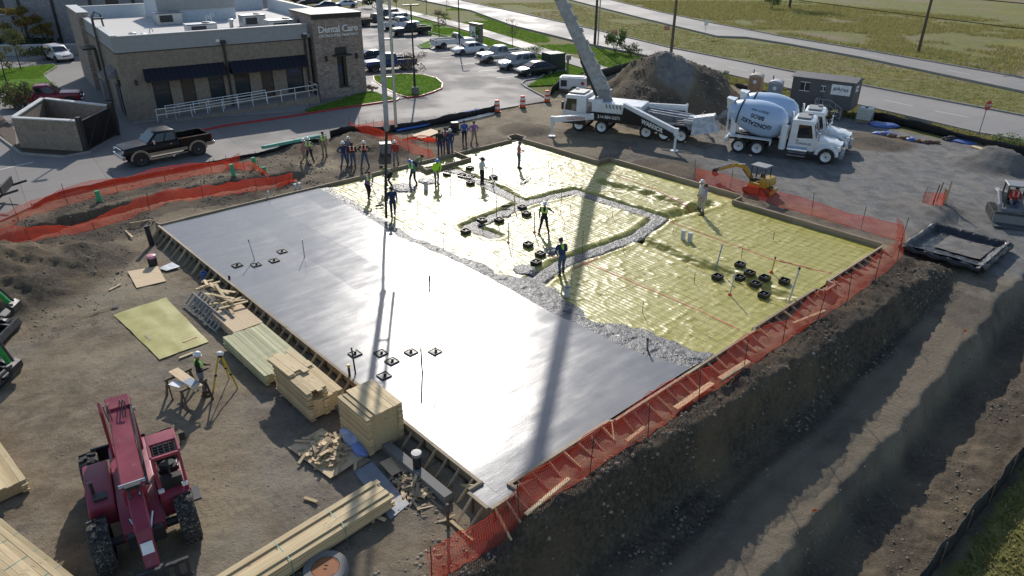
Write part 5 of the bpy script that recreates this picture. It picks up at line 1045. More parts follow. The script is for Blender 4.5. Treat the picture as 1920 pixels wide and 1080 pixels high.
# ---------------------------------------------------------------- concrete pump truck
PH = math.atan2(3.29, -7.48); PC = Vector((5.73, 57.75, -.16))
pump = thing('concrete_pump_truck', 'white and black concrete pump truck with raised boom beside the dirt pile', 'pump truck', PC, PH)
pinv = (Matrix.Translation(PC) @ Matrix.Rotation(PH, 4, 'Z')).inverted()
def WL(p): return pinv @ Vector(p)
blk = mat('gloss_black_panel', (.015, .015, .017), .3)
for x in (0, -1.9, -5.5, -6.9, -8.2):
    for s in (-1, 1): wheel(pump, (x, s*1.0, .54), .54, .38, .62, 'rubber', 'rim', s)
f = MB()
for s in (-1, 1): f.bar((1.0, s*.42, .95), (-9.6, s*.42, .95), .12, .3)
for x in (0, -1.9, -5.5, -6.9, -8.2): f.tube((x, -.9, .54), (x, .9, .54), .09)
f.build('chassis', K['gun'], pump)
f = MB(); f.side([(1.35, .75), (1.45, 1.5), (1.2, 2.75), (1.05, 2.85), (-.5, 2.85), (-.6, .75)], -1.2, 1.2); cab = f.build('cab', K['white'], pump, True, .08)
f = MB(); f.box((.42, 0, .82), (2.0, 2.44, .5)); f.build('cab_skirt', blk, pump)
f = MB(); f.add([(1.475, -1.0, 1.62), (1.475, 1.0, 1.62), (1.28, 1.0, 2.6), (1.28, -1.0, 2.6), (1.4, -1.0, 1.62), (1.4, 1.0, 1.62), (1.2, 1.0, 2.6), (1.2, -1.0, 2.6)], PF); f.build('windscreen', K['glass'], cab)
for s in (-1, 1):
    f = MB(); f.side([(1.22, 1.65), (1.05, 2.55), (.25, 2.55), (.25, 1.6)], s*1.195, s*1.215); f.build('side_window', K['glass'], cab)
    f = MB(); f.box((1.35, s*1.4, 2.0), (.12, .25, .6)); f.build('mirror', K['black'], cab); f = MB(); f.box((1.46, s*.85, 1.15), (.06, .34, .2)); f.build('headlight', K['lamp'], cab)
f = MB(); f.box((.4, 0, 2.92), (1.2, 1.6, .1)); f.box((.8, -.5, 3.0), (.25, .3, .1)); f.build('roof_rack', K['grey'], cab)
f = MB(); f.box((-3.0, 0, 2.05), (4.0, 2.3, .75)); f.box((-1.2, 0, 2.5), (1.1, 2.1, .25)); f.build('engine_deck', K['white'], pump, bevel=.05)
f = MB(); f.box((-3.2, 1.16, 1.35), (4.6, .1, .62)); f.box((-3.2, -1.16, 1.35), (4.6, .1, .62)); sp = f.build('side_panel', blk, pump)
for s in (1, -1): lettering('phone_lettering', '214-884-5272', .33, K['reflect'], pump, (-2.45 if s > 0 else -2.6, s*1.225, 1.36), (PI/2, 0, PI if s > 0 else 0), .01)
f = MB()
for i in range(8): f.box((-2.2-.28*i, 1.16, 2.2), (.12, .03, .3), 0, 0, .3)
f.build('vents', K['grey'], pump)
f = MB(); f.box((-6.8, 0, 1.35), (4.4, 2.3, .12)); f.box((-6.2, 0, 1.62), (2.2, .9, .45)); f.tube((-4.6, .3, 1.9), (-8.4, .3, 1.75), .13); f.tube((-4.6, -.3, 1.9), (-8.4, -.3, 1.75), .13); f.build('pump_deck', K['grey'], pump)
f = MB(); f.loft([[(-8.6, -.55, .9), (-8.6, .55, .9), (-9.4, .55, .9), (-9.4, -.55, .9)], [(-8.2, -1.05, 1.75), (-8.2, 1.05, 1.75), (-9.9, 1.05, 1.6), (-9.9, -1.05, 1.6)]]); f.build('hopper', K['white'], pump)
f = MB(); f.box((-9.75, .25, 1.45), (2.0, 2.4, 1.2), .1, .1, .2, t=.75); f.build('splash_sheet', mat('clear_plastic_sheet', (.5, .52, .53), .35, var=.25, bump=1, bs=5, bd=.1), pump)
# outriggers
f = MB(); a = WL((8.52,55.02,2.2)); b = WL((11.85,51.08,1.3)); f.bar(a, b, .3, .62, .24, .4); o1 = f.build('outrigger', K['white'], pump)
f = MB(); f.bar((a.x, a.y+.17, a.z-.45), (b.x+.2, b.y+.15, b.z-.3), .1, .9, .1, .35); f.build('outrigger_panel', blk, o1)
am, bm_ = Vector((a.x, a.y+.23, a.z-.4)), Vector((b.x+.2, b.y+.21, b.z-.28)); dd_ = bm_-am; ang = math.atan2(dd_.z, math.hypot(dd_.x, dd_.y)); hz_ = math.atan2(dd_.y, dd_.x)
e = Euler((PI/2, 0, 0)).to_matrix(); X = dd_.normalized(); Z = Vector((0, 0, 1))-X*X.z; Z.normalize(); Y = Z.cross(X)
me = text_mesh('WARRIOR', .46, .02, 'CENTER', 1.0, .03); me.materials.append(K['reflect']); lo = link('brand_lettering', me, pump); lo.matrix_local = Matrix.Translation(am.lerp(bm_, .6)+(-Y*.0)) @ Matrix((X, Z, X.cross(Z))).transposed().to_4x4() if X.cross(Z).y > 0 else Matrix.Translation(am.lerp(bm_, .6)) @ Matrix((-X, Z, (-X).cross(Z))).transposed().to_4x4()
f = MB(); f.box((b.x, b.y, b.z), (.3, .3, .5)); f.tube((b.x, b.y, b.z-.2), (b.x, b.y, .2), .09); f.lathe([(.3, .0), (.3, .08), (.1, .12)], 12, (b.x, b.y, .02)); f.build('leg', K['white'], o1)
f = MB(); a2 = WL((6.25,55.21,1.4)); b2 = WL((3.05,54.92,1.2)); f.bar(a2, b2, .3, .42); o2 = f.build('outrigger', K['white'], pump); f = MB(); f.box((b2.x, b2.y, b2.z-.1), (.26, .3, .7)); f.tube((b2.x, b2.y, b2.z-.2), (b2.x, b2.y, .15), .08); f.lathe([(.26, 0), (.26, .08)], 12, (b2.x, b2.y, .02)); f.build('leg', K['white'], o2)
ml = (a2+b2)/2; lettering('caution_lettering', 'CAUTION', .3, K['red'], o2, (ml.x-.3, ml.y+.17, ml.z), (PI/2, 0, PI+math.atan2(b2.y-a2.y, b2.x-a2.x) if b2.x < a2.x else math.atan2(b2.y-a2.y, b2.x-a2.x)+PI), .01)
for (pa, pb) in ((((8.62,57.11,1.9)), ((13.65,56.15,1.9))), (((4.2,57.5,1.4)), ((5.55,60.89,1.4)))):
    a3, b3 = WL(pa), WL(pb); f = MB(); f.bar(a3, b3, .3, .5, .26, .4); o3 = f.build('outrigger', K['white'], pump); f = MB(); f.tube((b3.x, b3.y, b3.z+.3), (b3.x, b3.y, .15), .09); f.lathe([(.28, 0), (.28, .08)], 12, (b3.x, b3.y, .02)); f.build('leg', K['white'], o3)
f = MB()
for k in range(5): a4 = Vector((-5.0-.2*k, -.9+.45*k, 2.0+.08*(k % 2))); f.path([a4, a4+Vector((-1.8, .1, -.1)), a4+Vector((-3.4, -.1, -.25))], .06, 6)
f.build('delivery_pipes', K['steel'], pump)
# boom
boom_m = mat('boom_paint', (.33, .335, .34), .5, var=.2, wear=((.09, .088, .085), .56)); A_ = [(7.28, 57.0, 2.3), (3.35, 58.55, 9.9), (-2.8, 54, 22.5), (-6.4, 37, 21.2), (-6.55, 36.5, 5.2)]
f = MB(); c0 = WL(A_[0]); f.lathe([(.75, c0.z-.7), (.75, c0.z-.2), (.55, c0.z+.1)], 14, (c0.x, c0.y, 0)); f.box((c0.x, c0.y, c0.z+.35), (.9, .8, .9)); f.build('boom_pedestal', K['grey'], pump)
for i, (w0, h0, w1, h1) in enumerate(((.6, 1.05, .48, .8), (.36, .6, .3, .48), (.3, .48, .26, .4), (.36, .36, .2, .2))):
    p, q = WL(A_[i]), WL(A_[i+1])
    if i == 0: p = p+Vector((0, 0, .4))
    f = MB(); f.bar(p, q, w0, h0, w1, h1, up=(1, .2, 0) if i != 2 else (0, 0, 1)); bo = f.build('boom_arm', boom_m, pump, bevel=.04)
    d = (q-p).normalized(); sd = d.cross(Vector((0, 0, 1))); sd = sd.normalized() if sd.length > .1 else Vector((0, 1, 0)); n_ = sd.cross(d)
    f = MB(); 
    off = (sd*(w0*.5+.13)) if i < 3 else (WL((A_[i][0]+.47, A_[i][1]+.1, A_[i][2]))-WL(A_[i])); f.tube(p+off, q+off, .085 if i < 3 else .075, n=8)
    L = (q-p).length
    for k in range(int(L/1.8)): s0 = p.lerp(q, (k+.5)*1.8/L); f.bar(s0, s0+off, .08, .08)
    f.build('delivery_pipe', K['steel'], bo)
    if i < 2: f = MB(); f.tube(p.lerp(q, .02)-n_*(h0*.5+.15), p.lerp(q, .38)-n_*(h0*.5+.05), .14); f.tube(p.lerp(q, .38)-n_*(h0*.5+.05), p.lerp(q, .5)-n_*h0*.4, .08); f.build('ram', K['gun'], bo)
    if i == 0:
        for k in range(7): s0 = p.lerp(q, .12+.12*k); f = MB(); f.bar(s0+n_*(h0*.5), s0+d*.35+n_*(h0*.5), w0*.7, .06); f.build('rib_plate', K['grey'], bo)
    f = MB(); f.lathe([(w1*(.9 if i < 3 else .6), -.35 if i < 3 else -.12), (w1*(.9 if i < 3 else .6), .35 if i < 3 else .12)], 14, q, 'Y'); f.build('knuckle', K['grey'], bo, True)
f = MB(); h0, h1 = WL((-6.55, 36.5, 5.3)), WL((-7.0, 36.8, .05)); f.path([h0, h0.lerp(h1, .1), h0.lerp(h1, .35)+Vector((.04, 0, 0)), h0.lerp(h1, .7)+Vector((.05, 0, 0)), h1], .075, 10); f.build('end_hose', K['black'], pump, True)
f = MB(); f.lathe([(.1, -.3), (.13, -.2), (.13, .1), (.1, .25)], 10, h0); f.build('hose_clamp', K['grey'], pump)

# ---------------------------------------------------------------- mixer trucks
def mixer(label, p, hd, txt=True):
    t = thing('mixer_truck', label, 'mixer truck', p, hd, 'white concrete mixer trucks'); W = K['white']; blue = mat('drum_paint', (.40, .52, .68), .35, var=.06, scale=.8, wear=((.42, .45, .48), .68), coat=.3) if 'drum' not in K else K['drum']; K['drum'] = blue
    for x, ww in ((2.9, .32), (-1.75, .5), (-3.05, .5)):
        for s in (-1, 1): wheel(t, (x, s*(1.02 if x > 0 else .95), .53), .53, ww, .6, 'rubber', 'rim', s)
    f = MB()
    for s in (-1, 1): f.bar((3.7, s*.4, .9), (-4.0, s*.4, .95), .1, .28)
    for x in (2.9, -1.75, -3.05): f.tube((x, -.9, .53), (x, .9, .53), .09)
    f.build('chassis', K['gun'], t)
    f = MB(); f.side([(2.0, .75), (2.05, 1.65), (1.75, 2.75), (1.6, 2.85), (.35, 2.85), (.25, .75)], -1.1, 1.1); cab = f.build('cab', W, t, True, .07)
    f = MB(); f.loft([[(1.95, -.95, .75), (1.95, .95, .75), (1.95, .92, 1.62), (1.95, -.92, 1.62)], [(3.3, -.8, .8), (3.3, .8, .8), (3.3, .75, 1.45), (3.3, -.75, 1.45)], [(3.75, -.68, .85), (3.75, .68, .85), (3.7, .62, 1.25), (3.7, -.62, 1.25)]]); f.build('hood', W, t, True, .06)
    f = MB(); f.box((3.72, 0, 1.08), (.1, 1.0, .5)); f.build('grille', K['chrome'], t); f = MB(); f.box((3.85, 0, .62), (.25, 2.2, .32)); f.build('bumper', K['grey'], t, bevel=.05)
    f = MB(); f.add([(2.075, -.95, 1.72), (2.075, .95, 1.72), (1.835, .95, 2.62), (1.835, -.95, 2.62), (2.0, -.95, 1.72), (2.0, .95, 1.72), (1.76, .95, 2.62), (1.76, -.95, 2.62)], PF); f.build('windscreen', K['glass'], cab)
    for s in (-1, 1):
        f = MB(); f.side([(1.85, 1.68), (1.62, 2.55), (.8, 2.55), (.8, 1.6)], s*1.095, s*1.115); f.build('side_window', K['glass'], cab)
        f = MB(); f.side([(1.95, .8), (1.95, 1.58), (.7, 1.55), (.7, .8)], s*1.1, s*1.112); d = f.build('door', W, cab); f = MB(); f.box((.85, s*1.12, 1.45), (.18, .03, .05)); f.build('handle', K['black'], d)
        f = MB(); f.path([(2.9+math.cos(a)*.68, s*1.0, .53+math.sin(a)*.68) for a in np.linspace(.1, PI-.1, 10)], .14, 8); f.build('fender', W, t, True)
        f = MB(); f.box((3.55, s*.85, 1.12), (.3, .32, .24), -s*.4); f.build('headlight', K['lamp'], t, bevel=.03)
        f = MB(); f.box((2.25, s*1.42, 1.9), (.1, .22, .55)); f.bar((2.1, s*1.1, 1.95), (2.25, s*1.4, 1.95), .03, .03); f.build('mirror', K['chrome'], t)
        f = MB(); f.tube((.3, s*1.0, .75), (1.6, s*1.0, .75), .3, n=12); f.build('fuel_tank', K['chrome'], t, True); f = MB(); f.box((.95, s*1.25, .4), (1.2, .2, .06)); f.build('step', K['steel'], t)
        f = MB(); f.box((-2.4, s*1.05, 1.22), (2.9, .5, .06)); f.box((-.9, s*1.05, 1.05), (.08, .5, .36)); f.box((-3.85, s*1.05, 1.0), (.06, .5, .5)); f.build('rear_fender', W, t)
    f = MB(); f.tube((-.1, -1.05, .7), (-.1, -1.05, 2.35), .24, n=12); f.build('water_tank', W, t, True); f = MB(); f.tube((.1, .7, 1.0), (.1, .7, 3.0), .09, n=8); f.build('exhaust', K['chrome'], t, True)
    f = MB()
    for s in (-1, 1): f.bar((-.2, s*.55, 1.0), (-.05, s*.6, 2.0), .14, .3); f.bar((-3.7, s*.6, 1.0), (-3.7, s*.65, 2.9), .16, .4)
    f.bar((-3.75, -.8, 2.85), (-3.75, .8, 2.85), .2, .2); f.build('drum_stand', W, t)
    dc = Vector((-1.95, 0, 2.42)); mx = Matrix.Rotation(R(11), 4, 'Y')
    prof = [(.5, -2.35), (.62, -2.3), (.95, -1.5), (1.17, -.6), (1.24, -.1), (1.24, .5), (1.13, 1.15), (.85, 1.6), (.4, 1.85)]
    f = MB(); f.lathe(prof, 36, dc, 'X', mx); f.build('drum', blue, t, True, 0, 50)
    f = MB()
    for x in (-1.52,): f = MB(); r = float(np.interp(x, [p_[1] for p_ in prof], [p_[0] for p_ in prof])); f.lathe([(r+.0, x-.05), (r+.035, x-.05), (r+.035, x+.05), (r, x+.05)], 36, dc, 'X', mx); f.build('drum_ring', K['gun'], t, True)
    if txt:
        for s, size, cx, lift, sp in (('GONZALEZ', .42, -.1, -.55, 1.0), ('BROS', .4, -.15, -.03, 1.0), ('. READY MIX .', .24, -.15, .42, 1.0)):
            me = text_mesh(s, size, .012, 'CENTER', sp, .03 if size > .3 else .0); arr = np.zeros(len(me.vertices)*3); me.vertices.foreach_get('co', arr); arr = arr.reshape(-1, 3); new = []
            for (x, y, z) in arr:
                xx = cx-x; yy = lift-y+.0*x                       # the drum has stopped with its lettering upside down
                if size > .41: yy += .11*(x*x)*.45
                r = float(np.interp(xx, [p_[1] for p_ in prof], [p_[0] for p_ in prof]))+.012+z; a = yy/1.24+.28
                new.append(dc+mx.to_3x3() @ Vector((xx, -math.cos(a)*r, math.sin(a)*r)))
            me.vertices.foreach_set('co', np.array([q[:] for q in new]).ravel()); me.materials.append(K['letter'] if 'letter' in K else K.setdefault('letter', mat('navy_lettering', (.01, .015, .05), .5))); me.update(); link('drum_lettering', me, t)
    f = MB(); f.loft([[(-4.5, -.35, 3.7), (-4.5, .35, 3.7), (-3.9, .6, 3.6), (-3.9, -.6, 3.6)], [(-4.4, -.2, 2.9), (-4.4, .2, 2.9), (-4.1, .3, 2.8), (-4.1, -.3, 2.8)]]); f.build('charge_hopper', W, t)
    f = MB(); 
    c0, c1 = Vector((-4.25, 0, 2.45)), Vector((-5.7, .15, 1.75)); f.loft([[(c.x, c.y-.3, c.z+.12), (c.x, c.y-.2, c.z-.12), (c.x, c.y+.2, c.z-.12), (c.x, c.y+.3, c.z+.12), (c.x, c.y+.17, c.z-.07), (c.x, c.y-.17, c.z-.07)] for c in (c0, c1)]); f.build('chute', K['grey'], t)
    f = MB(); f.box((-4.1, 0, .8), (.15, 2.2, .3)); 
    for k in range(7): f.bar((-4.15, -.9, .7+.33*k), (-4.15, -.55, .7+.33*k), .04, .04)
    f.bar((-4.15, -.9, .5), (-4.15, -.9, 3.0), .04, .04); f.bar((-4.15, -.55, .5), (-4.15, -.55, 3.0), .04, .04); f.build('rear_ladder', W, t)
    f = MB(); f.box((1.0, 0, 2.93), (.9, 1.5, .1)); f.box((1.3, .4, 3.02), (.3, .3, .1)); f.build('roof_gear', K['grey'], cab)
    if txt: lettering('door_lettering', 'GONZALEZ', .2, K['letter'], cab, (1.3, -1.118, 1.25), (PI/2, 0, 0), .006)
    return t
ra, fa = Vector((16.93,50.61,-0.15)), Vector((21.72,48.11,-0.15)); mh = heading(ra, fa); ml_ = Vector((-math.sin(mh), math.cos(mh), 0))
cen = fa+ml_*1.15-Vector((math.cos(mh), math.sin(mh), 0))*2.9
mixer('nearer white mixer truck with GONZALEZ BROS lettering on its drum', (cen.x, cen.y, -.17), mh)
c2 = cen+ml_*3.1+Vector((math.cos(mh), math.sin(mh), 0))*.3
mixer('farther white mixer truck half hidden behind the lettered mixer', (c2.x, c2.y, -.17), mh+R(1.5), False)

# ---------------------------------------------------------------- tracked machines
def track(parent, x0, x1, y, r, w, m='rubber'):
    pts = [(x1+math.sin(a)*r, r+math.cos(a)*r) for a in np.linspace(0, PI, 9)]+[(x0-math.sin(a)*r, r-math.cos(a)*r) for a in np.linspace(0, PI, 9)]
    f = MB(); f.side(pts, y-w/2, y+w/2); o = f.build('track', K[m], parent, False, .015); f = MB()
    L = x1-x0; n = int(L/.12)
    for i in range(n): f.box((x0+(i+.5)*L/n, y, 2*r+.008), (.05, w*.95, .025)); f.box((x0+(i+.5)*L/n, y, .0), (.05, w*.95, .02))
    f.build('grousers', K['gun'], o); f = MB()
    for x in (x0, (x0+x1)/2, x1): f.lathe([(r*.6, y-w*.53), (r*.6, y+w*.53)], 12, (x, 0, r), 'Y')
    f.build('rollers', K['gun'], o); return o
def mini_excavator(label, p, hd, body, arm_pts, slew, canopy=True, bucket_rot=0, scale=1.0, blade=True, track_m='gun'):
    """hd = undercarriage heading; slew = upper body heading relative to it; arm_pts = boom points in the upper frame"""
    t = thing('mini_excavator', label, 'excavator', p, hd, 'mini excavators'); bm = K[body]; t.scale = (scale,)*3
    for s in (-1, 1): track(t, -.75, .75, s*.68, .27, .32, track_m)
    f = MB(); f.box((0, 0, .42), (1.2, 1.0, .28)); f.lathe([(.45, .5), (.45, .66)], 14); f.build('undercarriage', K['gun'], t)
    if blade:
        f = MB(); f.loft([[(1.28, y, .02), (1.38, y, .22), (1.3, y, .45), (1.22, y, .45), (1.3, y, .22), (1.2, y, .02)] for y in (-.85, .85)]); f.bar((.6, -.4, .4), (1.25, -.4, .25), .1, .14); f.bar((.6, .4, .4), (1.25, .4, .25), .1, .14); f.build('blade', K['gun'] if body == 'green' else bm, t)
    def rt(q): c, s = math.cos(slew), math.sin(slew); return Vector((q[0]*c-q[1]*s, q[0]*s+q[1]*c, q[2]))
    def up(mb): mb.v = [tuple(rt(q)) for q in mb.v]; return mb
    f = MB(); f.box((-.25, 0, .8), (1.5, 1.5, .28)); f.side([(-1.05, .7), (-1.15, 1.0), (-1.0, 1.4), (-.45, 1.45), (-.4, .7)], -.72, .72); up(f).build('body', bm, t, True, .06)
    f = MB(); f.box((-.05, .1, 1.15), (.5, .5, .14)); f.box((-.28, .1, 1.45), (.12, .5, .5)); up(f).build('seat', K['black'], t, bevel=.03)
    if canopy:
        f = MB(); f.box((-.1, .1, 2.3), (1.35, 1.1, .1)); up(f).build('canopy', K['grey'], t, bevel=.04)
        for x, y in ((.5, .55), (.5, -.35), (-.7, .55), (-.7, -.35)): f = MB(); f.bar((x, y, .9), (x*.98, y, 2.28), .06, .06); up(f).build('canopy_post', K['black'], t)
    f = MB()
    for y in (-.1, .3): f.tube((.4, y, .95), (.45, y, 1.35), .025, n=5)
    f.box((.42, .1, 1.0), (.2, .6, .3)); up(f).build('levers', K['black'], t)
    A, B, Cc, D = (Vector(q) for q in arm_pts); M_ = A.lerp(B, .5)+Vector((0, 0, .45))
    f = MB(); f.bar(A, M_, .2, .26, .2, .34); f.bar(M_, B, .2, .34, .16, .2); bo = up(f).build('boom', bm, t, bevel=.02); f = MB(); f.bar(B+(B-Cc)*.12, Cc, .16, .28, .14, .16); up(f).build('stick', bm, t, bevel=.02)
    f = MB(); f.tube(A+Vector((.1, 0, -.15)), M_.lerp(B, .2)-Vector((0, 0, .2)), .06); f.tube(M_+Vector((0, 0, .22)), B+(B-Cc)*.12, .05); f.tube(B.lerp(Cc, .15)+Vector((.15, 0, .12)), Cc+Vector((.15, 0, .12)), .045); up(f).build('ram', K['gun'], t)
    b = Cc; f = MB(); prof = [(0, .1), (.2, .05), (.28, -.15), (.2, -.4), (-.02, -.52), (-.25, -.48), (-.3, -.42), (-.05, -.42), (.1, -.3), (.14, -.12), (-.05, 0)]; c, s = math.cos(bucket_rot), math.sin(bucket_rot); prof = [(b.x+x*c-z*s, b.z+x*s+z*c) for x, z in prof]
    f.side(prof, b.y-.32, b.y+.32)
    for y in (-.3, .3): f.side(prof, b.y+y-.015, b.y+y+.015)
    up(f).build('bucket', K['gun'], t); return t
xp = (15.25,42.17,-0.15); mini_excavator('yellow mini excavator reaching left beside the orange net', (xp[0], xp[1], gz(xp[0], xp[1])), R(-38), 'yellow', ((.55, 0, .9), (2.3, 0, 1.75), (3.9, 0, .95), (3.3, 0, 0)), R(170), True, .6, .76)
f = MB(); f.box((-.2, 0, .62), (.9, 1.5, .12)); _x = [o for o in C.objects if o.name.startswith('mini_excavator')][0]; f.build('deck_plate', K['orange'], _x)
for k, (pp, h_, sl, ap, lb, pz) in enumerate((((-21.4,24.72,-0.5), R(8), R(0), ((.5, 0, .9), (1.0, 0, 2.6), (1.7, .0, 1.5), (1, 0, 0)), 'green and black mini excavator cut off at the left edge, farther one', -.5), ((-19.49,21.69,-0.5), R(2), R(0), ((.5, 0, .9), (1.1, 0, 2.3), (1.55, 0, .75), (1, 0, 0)), 'green and black mini excavator cut off at the left edge, nearer one with grey bucket', -.5))):
    mini_excavator(lb, (pp[0]-.35, pp[1], gz(pp[0], pp[1])), h_, 'green', ap, sl, True, -.3, blade=True)
# skid steer
sk = (28.05,37.19,-0.2); st = thing('skid_steer', 'grey compact track loader with a wide bucket at the right edge', 'loader', (sk[0]+.3, sk[1]+.9, gz(sk[0], sk[1])), R(-112))
for s in (-1, 1): track(st, -.85, .75, s*.8, .3, .36)
f = MB(); f.side([(-1.15, .45), (-1.2, 1.3), (-.6, 1.35), (-.5, .95), (.6, .75), (.65, .35), (-.8, .35)], -.6, .6); f.build('body', K['grey'], st, True, .05)
f = MB()
for s in (-1, 1): f.bar((.55, s*.5, .8), (.35, s*.5, 2.0), .07, .07); f.bar((-.6, s*.5, 1.3), (-.55, s*.5, 2.0), .07, .07)
for k in range(6): f.bar((-.5+.0*k, -.5, 1.2+.14*k), (.4, -.5, 1.2+.14*k), .02, .02); f.bar((-.5, .5, 1.2+.14*k), (.4, .5, 1.2+.14*k), .02, .02)
f.build('cage', K['black'], st); f = MB(); f.box((-.1, 0, 2.03), (1.15, 1.15, .08)); f.build('roof', K['grey'], st, bevel=.03); f = MB(); f.box((-.2, 0, .95), (.5, .55, .14)); f.box((-.45, 0, 1.3), (.14, .5, .6)); f.build('seat', K['black'], st)
f = MB()
for s in (-1, 1): f.path([(-1.05, s*.72, 1.35), (-.2, s*.75, 1.45), (.75, s*.75, 1.0), (1.05, s*.72, .4)], [.12, .12, .1, .08], 6)
f.build('lift_arms', K['grey'], st); f = MB(); f.loft([[(1.1, y, .05), (1.75, y, .02), (1.75, y, .06), (1.25, y, .12), (1.15, y, .55), (1.25, y, .75), (1.1, y, .72), (1.02, y, .4)] for y in (-1.0, 1.0)]); f.build('bucket', mat('worn_bucket_steel', (.14, .145, .15), .5, .5, wear=((.3, .3, .3), .58)), st)

# ---------------------------------------------------------------- telehandler
tc = Vector(((-8.62-10.1)/2, (13.88+12.81)/2, 0)); th = R(-58)
tel = thing('telehandler', 'maroon telehandler with knobbly tyres and long boom in the lower yard', 'telehandler', (tc.x-.35, tc.y+.55, gz(tc.x, tc.y)-.02), th); tel.scale = (1.05, 1.05, 1.05); MR = K['maroon']
for x in (0, -2.9):
    for s in (-1, 1): wheel(tel, (x, s*.98, .66), .66, .46, .55, 'rubber_d', 'grey', s, 26, .035)
f = MB(); f.box((-1.7, 0, .82), (4.6, .85, .45)); f.tube((0, -.9, .66), (0, .9, .66), .13); f.tube((-3.55, -.9, .66), (-3.55, .9, .66), .13); f.build('chassis', K['gun'], tel, bevel=.03)
f = MB(); f.side([(.35, .7), (.42, 1.05), (.0, 1.25), (-.9, 1.3), (-3.2, 1.25), (-4.1, 1.2), (-4.15, .75), (-3.0, .7)], -.48, .48); f.build('frame', MR, tel, True, .04)
f = MB(); f.side([(-.7, .75), (-.75, 1.35), (-2.9, 1.5), (-3.0, .75)], -1.12, -.5); hood = f.build('engine_hood', MR, tel, True, .07)
f = MB(); f.box((-1.2, -.8, 1.41), (.3, .3, .06), 0, 0, .07); f.tube((-1.5, -.95, 1.4), (-1.5, -.95, 1.75), .05); f.build('exhaust', K['gun'], hood)
# cab
f = MB(); f.side([(-.15, .75), (-.1, 1.35), (-.35, 1.45), (-1.75, 1.5), (-1.8, .75)], .5, 1.2); cabl = f.build('cab_base', MR, tel, True, .05)
for (x, y, tx) in ((-.28, .55, -.5), (-.28, 1.16, -.5), (-1.75, .55, -1.72), (-1.75, 1.16, -1.72)): f = MB(); f.bar((x, y, 1.4), (tx, y, 2.42), .07, .07); f.build('cab_post', MR, tel)
f = MB(); f.bar((-.5, .52, 2.42), (-.5, 1.19, 2.42), .08, .08); f.build('cab_bar', MR, tel)
f = MB(); f.box((-1.45, .855, 2.45), (.6, .72, .07)); f.bar((-.5, .52, 2.45), (-1.2, .52, 2.45), .07, .07); f.bar((-.5, 1.19, 2.45), (-1.2, 1.19, 2.45), .07, .07); roof = f.build('cab_roof', MR, tel, bevel=.02)
f = MB()
for k in range(5): f.tube((-.55, .6+.13*k, 2.44), (-1.15, .6+.13*k, 2.44), .014, n=5)
for k in range(4): f.tube((-.6-.15*k, .54, 2.45), (-.6-.15*k, 1.17, 2.45), .014, n=5)
f.build('grille', K['black'], roof)
f = MB(); f.box((-1.3, .85, 1.6), (.5, .5, .14)); f.box((-1.6, .85, 1.9), (.14, .5, .55)); f.build('seat', K['black'], tel, bevel=.04)
f = MB(); f.box((-.5, .85, 1.62), (.25, .5, .3)); f.tube((-.68, .85, 1.75), (-.85, .85, 1.95), .03); f.lathe([(.17, -.015), (.19, 0), (.17, .015)], 14, (-.86, .85, 1.97)); f.build('dash', K['black'], tel)
f = MB(); f.box((-.24, .56, 1.55), (.08, .14, .1)); f.box((-.24, 1.12, 1.55), (.08, .14, .1)); f.build('headlight', K['lamp'], tel); f = MB(); f.box((-.9, 1.215, 1.05), (1.1, .02, .45)); f.build('door', MR, tel); f = MB(); f.box((-1.0, 1.3, .62), (.7, .25, .06)); f.build('step', K['gun'], tel)
# boom
b0, b1, b2 = Vector((-4.05, .08, 2.45)), Vector((.05, .0, 1.85)), Vector((1.15, -.02, 1.35))
f = MB(); f.bar(b0, b1, .52, .55); bo = f.build('boom', MR, tel, bevel=.025); f = MB(); f.bar(b0+Vector((-.05, 0, .02)), b0+Vector((.55, 0, -.06)), .6, .62); f.build('boom_rear', MR, bo, bevel=.02)
f = MB(); f.bar(b1.lerp(b0, .1), b2, .36, .4); f.build('inner_boom', MR, bo, bevel=.02); f = MB(); f.bar(b2+Vector((-.1, 0, .05)), (1.75, -.02, .55), .34, .42, .3, .32); hd_ = f.build('boom_head', MR, bo, bevel=.02)
d_ = (Vector((1.75, -.02, .55))-b2).normalized(); nn = Vector((d_.z*-1, 0, d_.x)); c_ = b2.lerp(Vector((1.75, -.02, .55)), .35)+nn*.215; f = MB(); f.add([tuple(c_+d_*a*.15+Vector((0, b*.13, 0))+nn*o_) for o_ in (.006, -.02) for a, b in ((-1, -1), (1, -1), (1, 1), (-1, 1))], PF); f.build('placard', K['reflect'], hd_)
f = MB()
for y in (-.1, .1): f.tube(b1+Vector((-.1, y, .32)), b1+Vector((.35, y, .2)), .03)
f.box((.05, 0, 2.17), (.18, .36, .1)); f.build('boom_fittings', K['gun'], bo)
f = MB()
for s in (-1, 1): f.side([(-4.3, .9), (-4.35, 2.2), (-4.0, 2.75), (-3.6, 2.6), (-3.3, 1.2), (-3.4, .9)], s*.36-.035, s*.36+.035)
f.build('rear_tower', MR, tel, bevel=.01); f = MB(); f.tube((-2.5, .0, 1.15), (-1.2, 0, 1.85), .1); f.build('ram', K['chrome'], tel)
f = MB(); f.path([(-4.0, .38, 2.65), (-3.0, .36, 2.6), (-1.5, .34, 2.35), (.0, .32, 2.05)], .035, 6); f.build('hoses', K['black'], bo)
f = MB(); f.box((1.95, 0, .75), (.1, 1.5, .1)); f.box((1.95, 0, .25), (.1, 1.5, .1))
for y in (-.7, -.25, .25, .7): f.box((1.95, y, .5), (.09, .08, .5))
f.box((1.85, 0, .5), (.18, .4, .5)); cg = f.build('fork_carriage', K['gun'], tel)
for y in (-.45, .45): f = MB(); f.box((2.03, y, .45), (.05, .12, .75)); f.bar((2.03, y, .08), (3.1, y, .05), .12, .05, .1, .02); f.build('fork', K['gun'], cg)
f = MB()
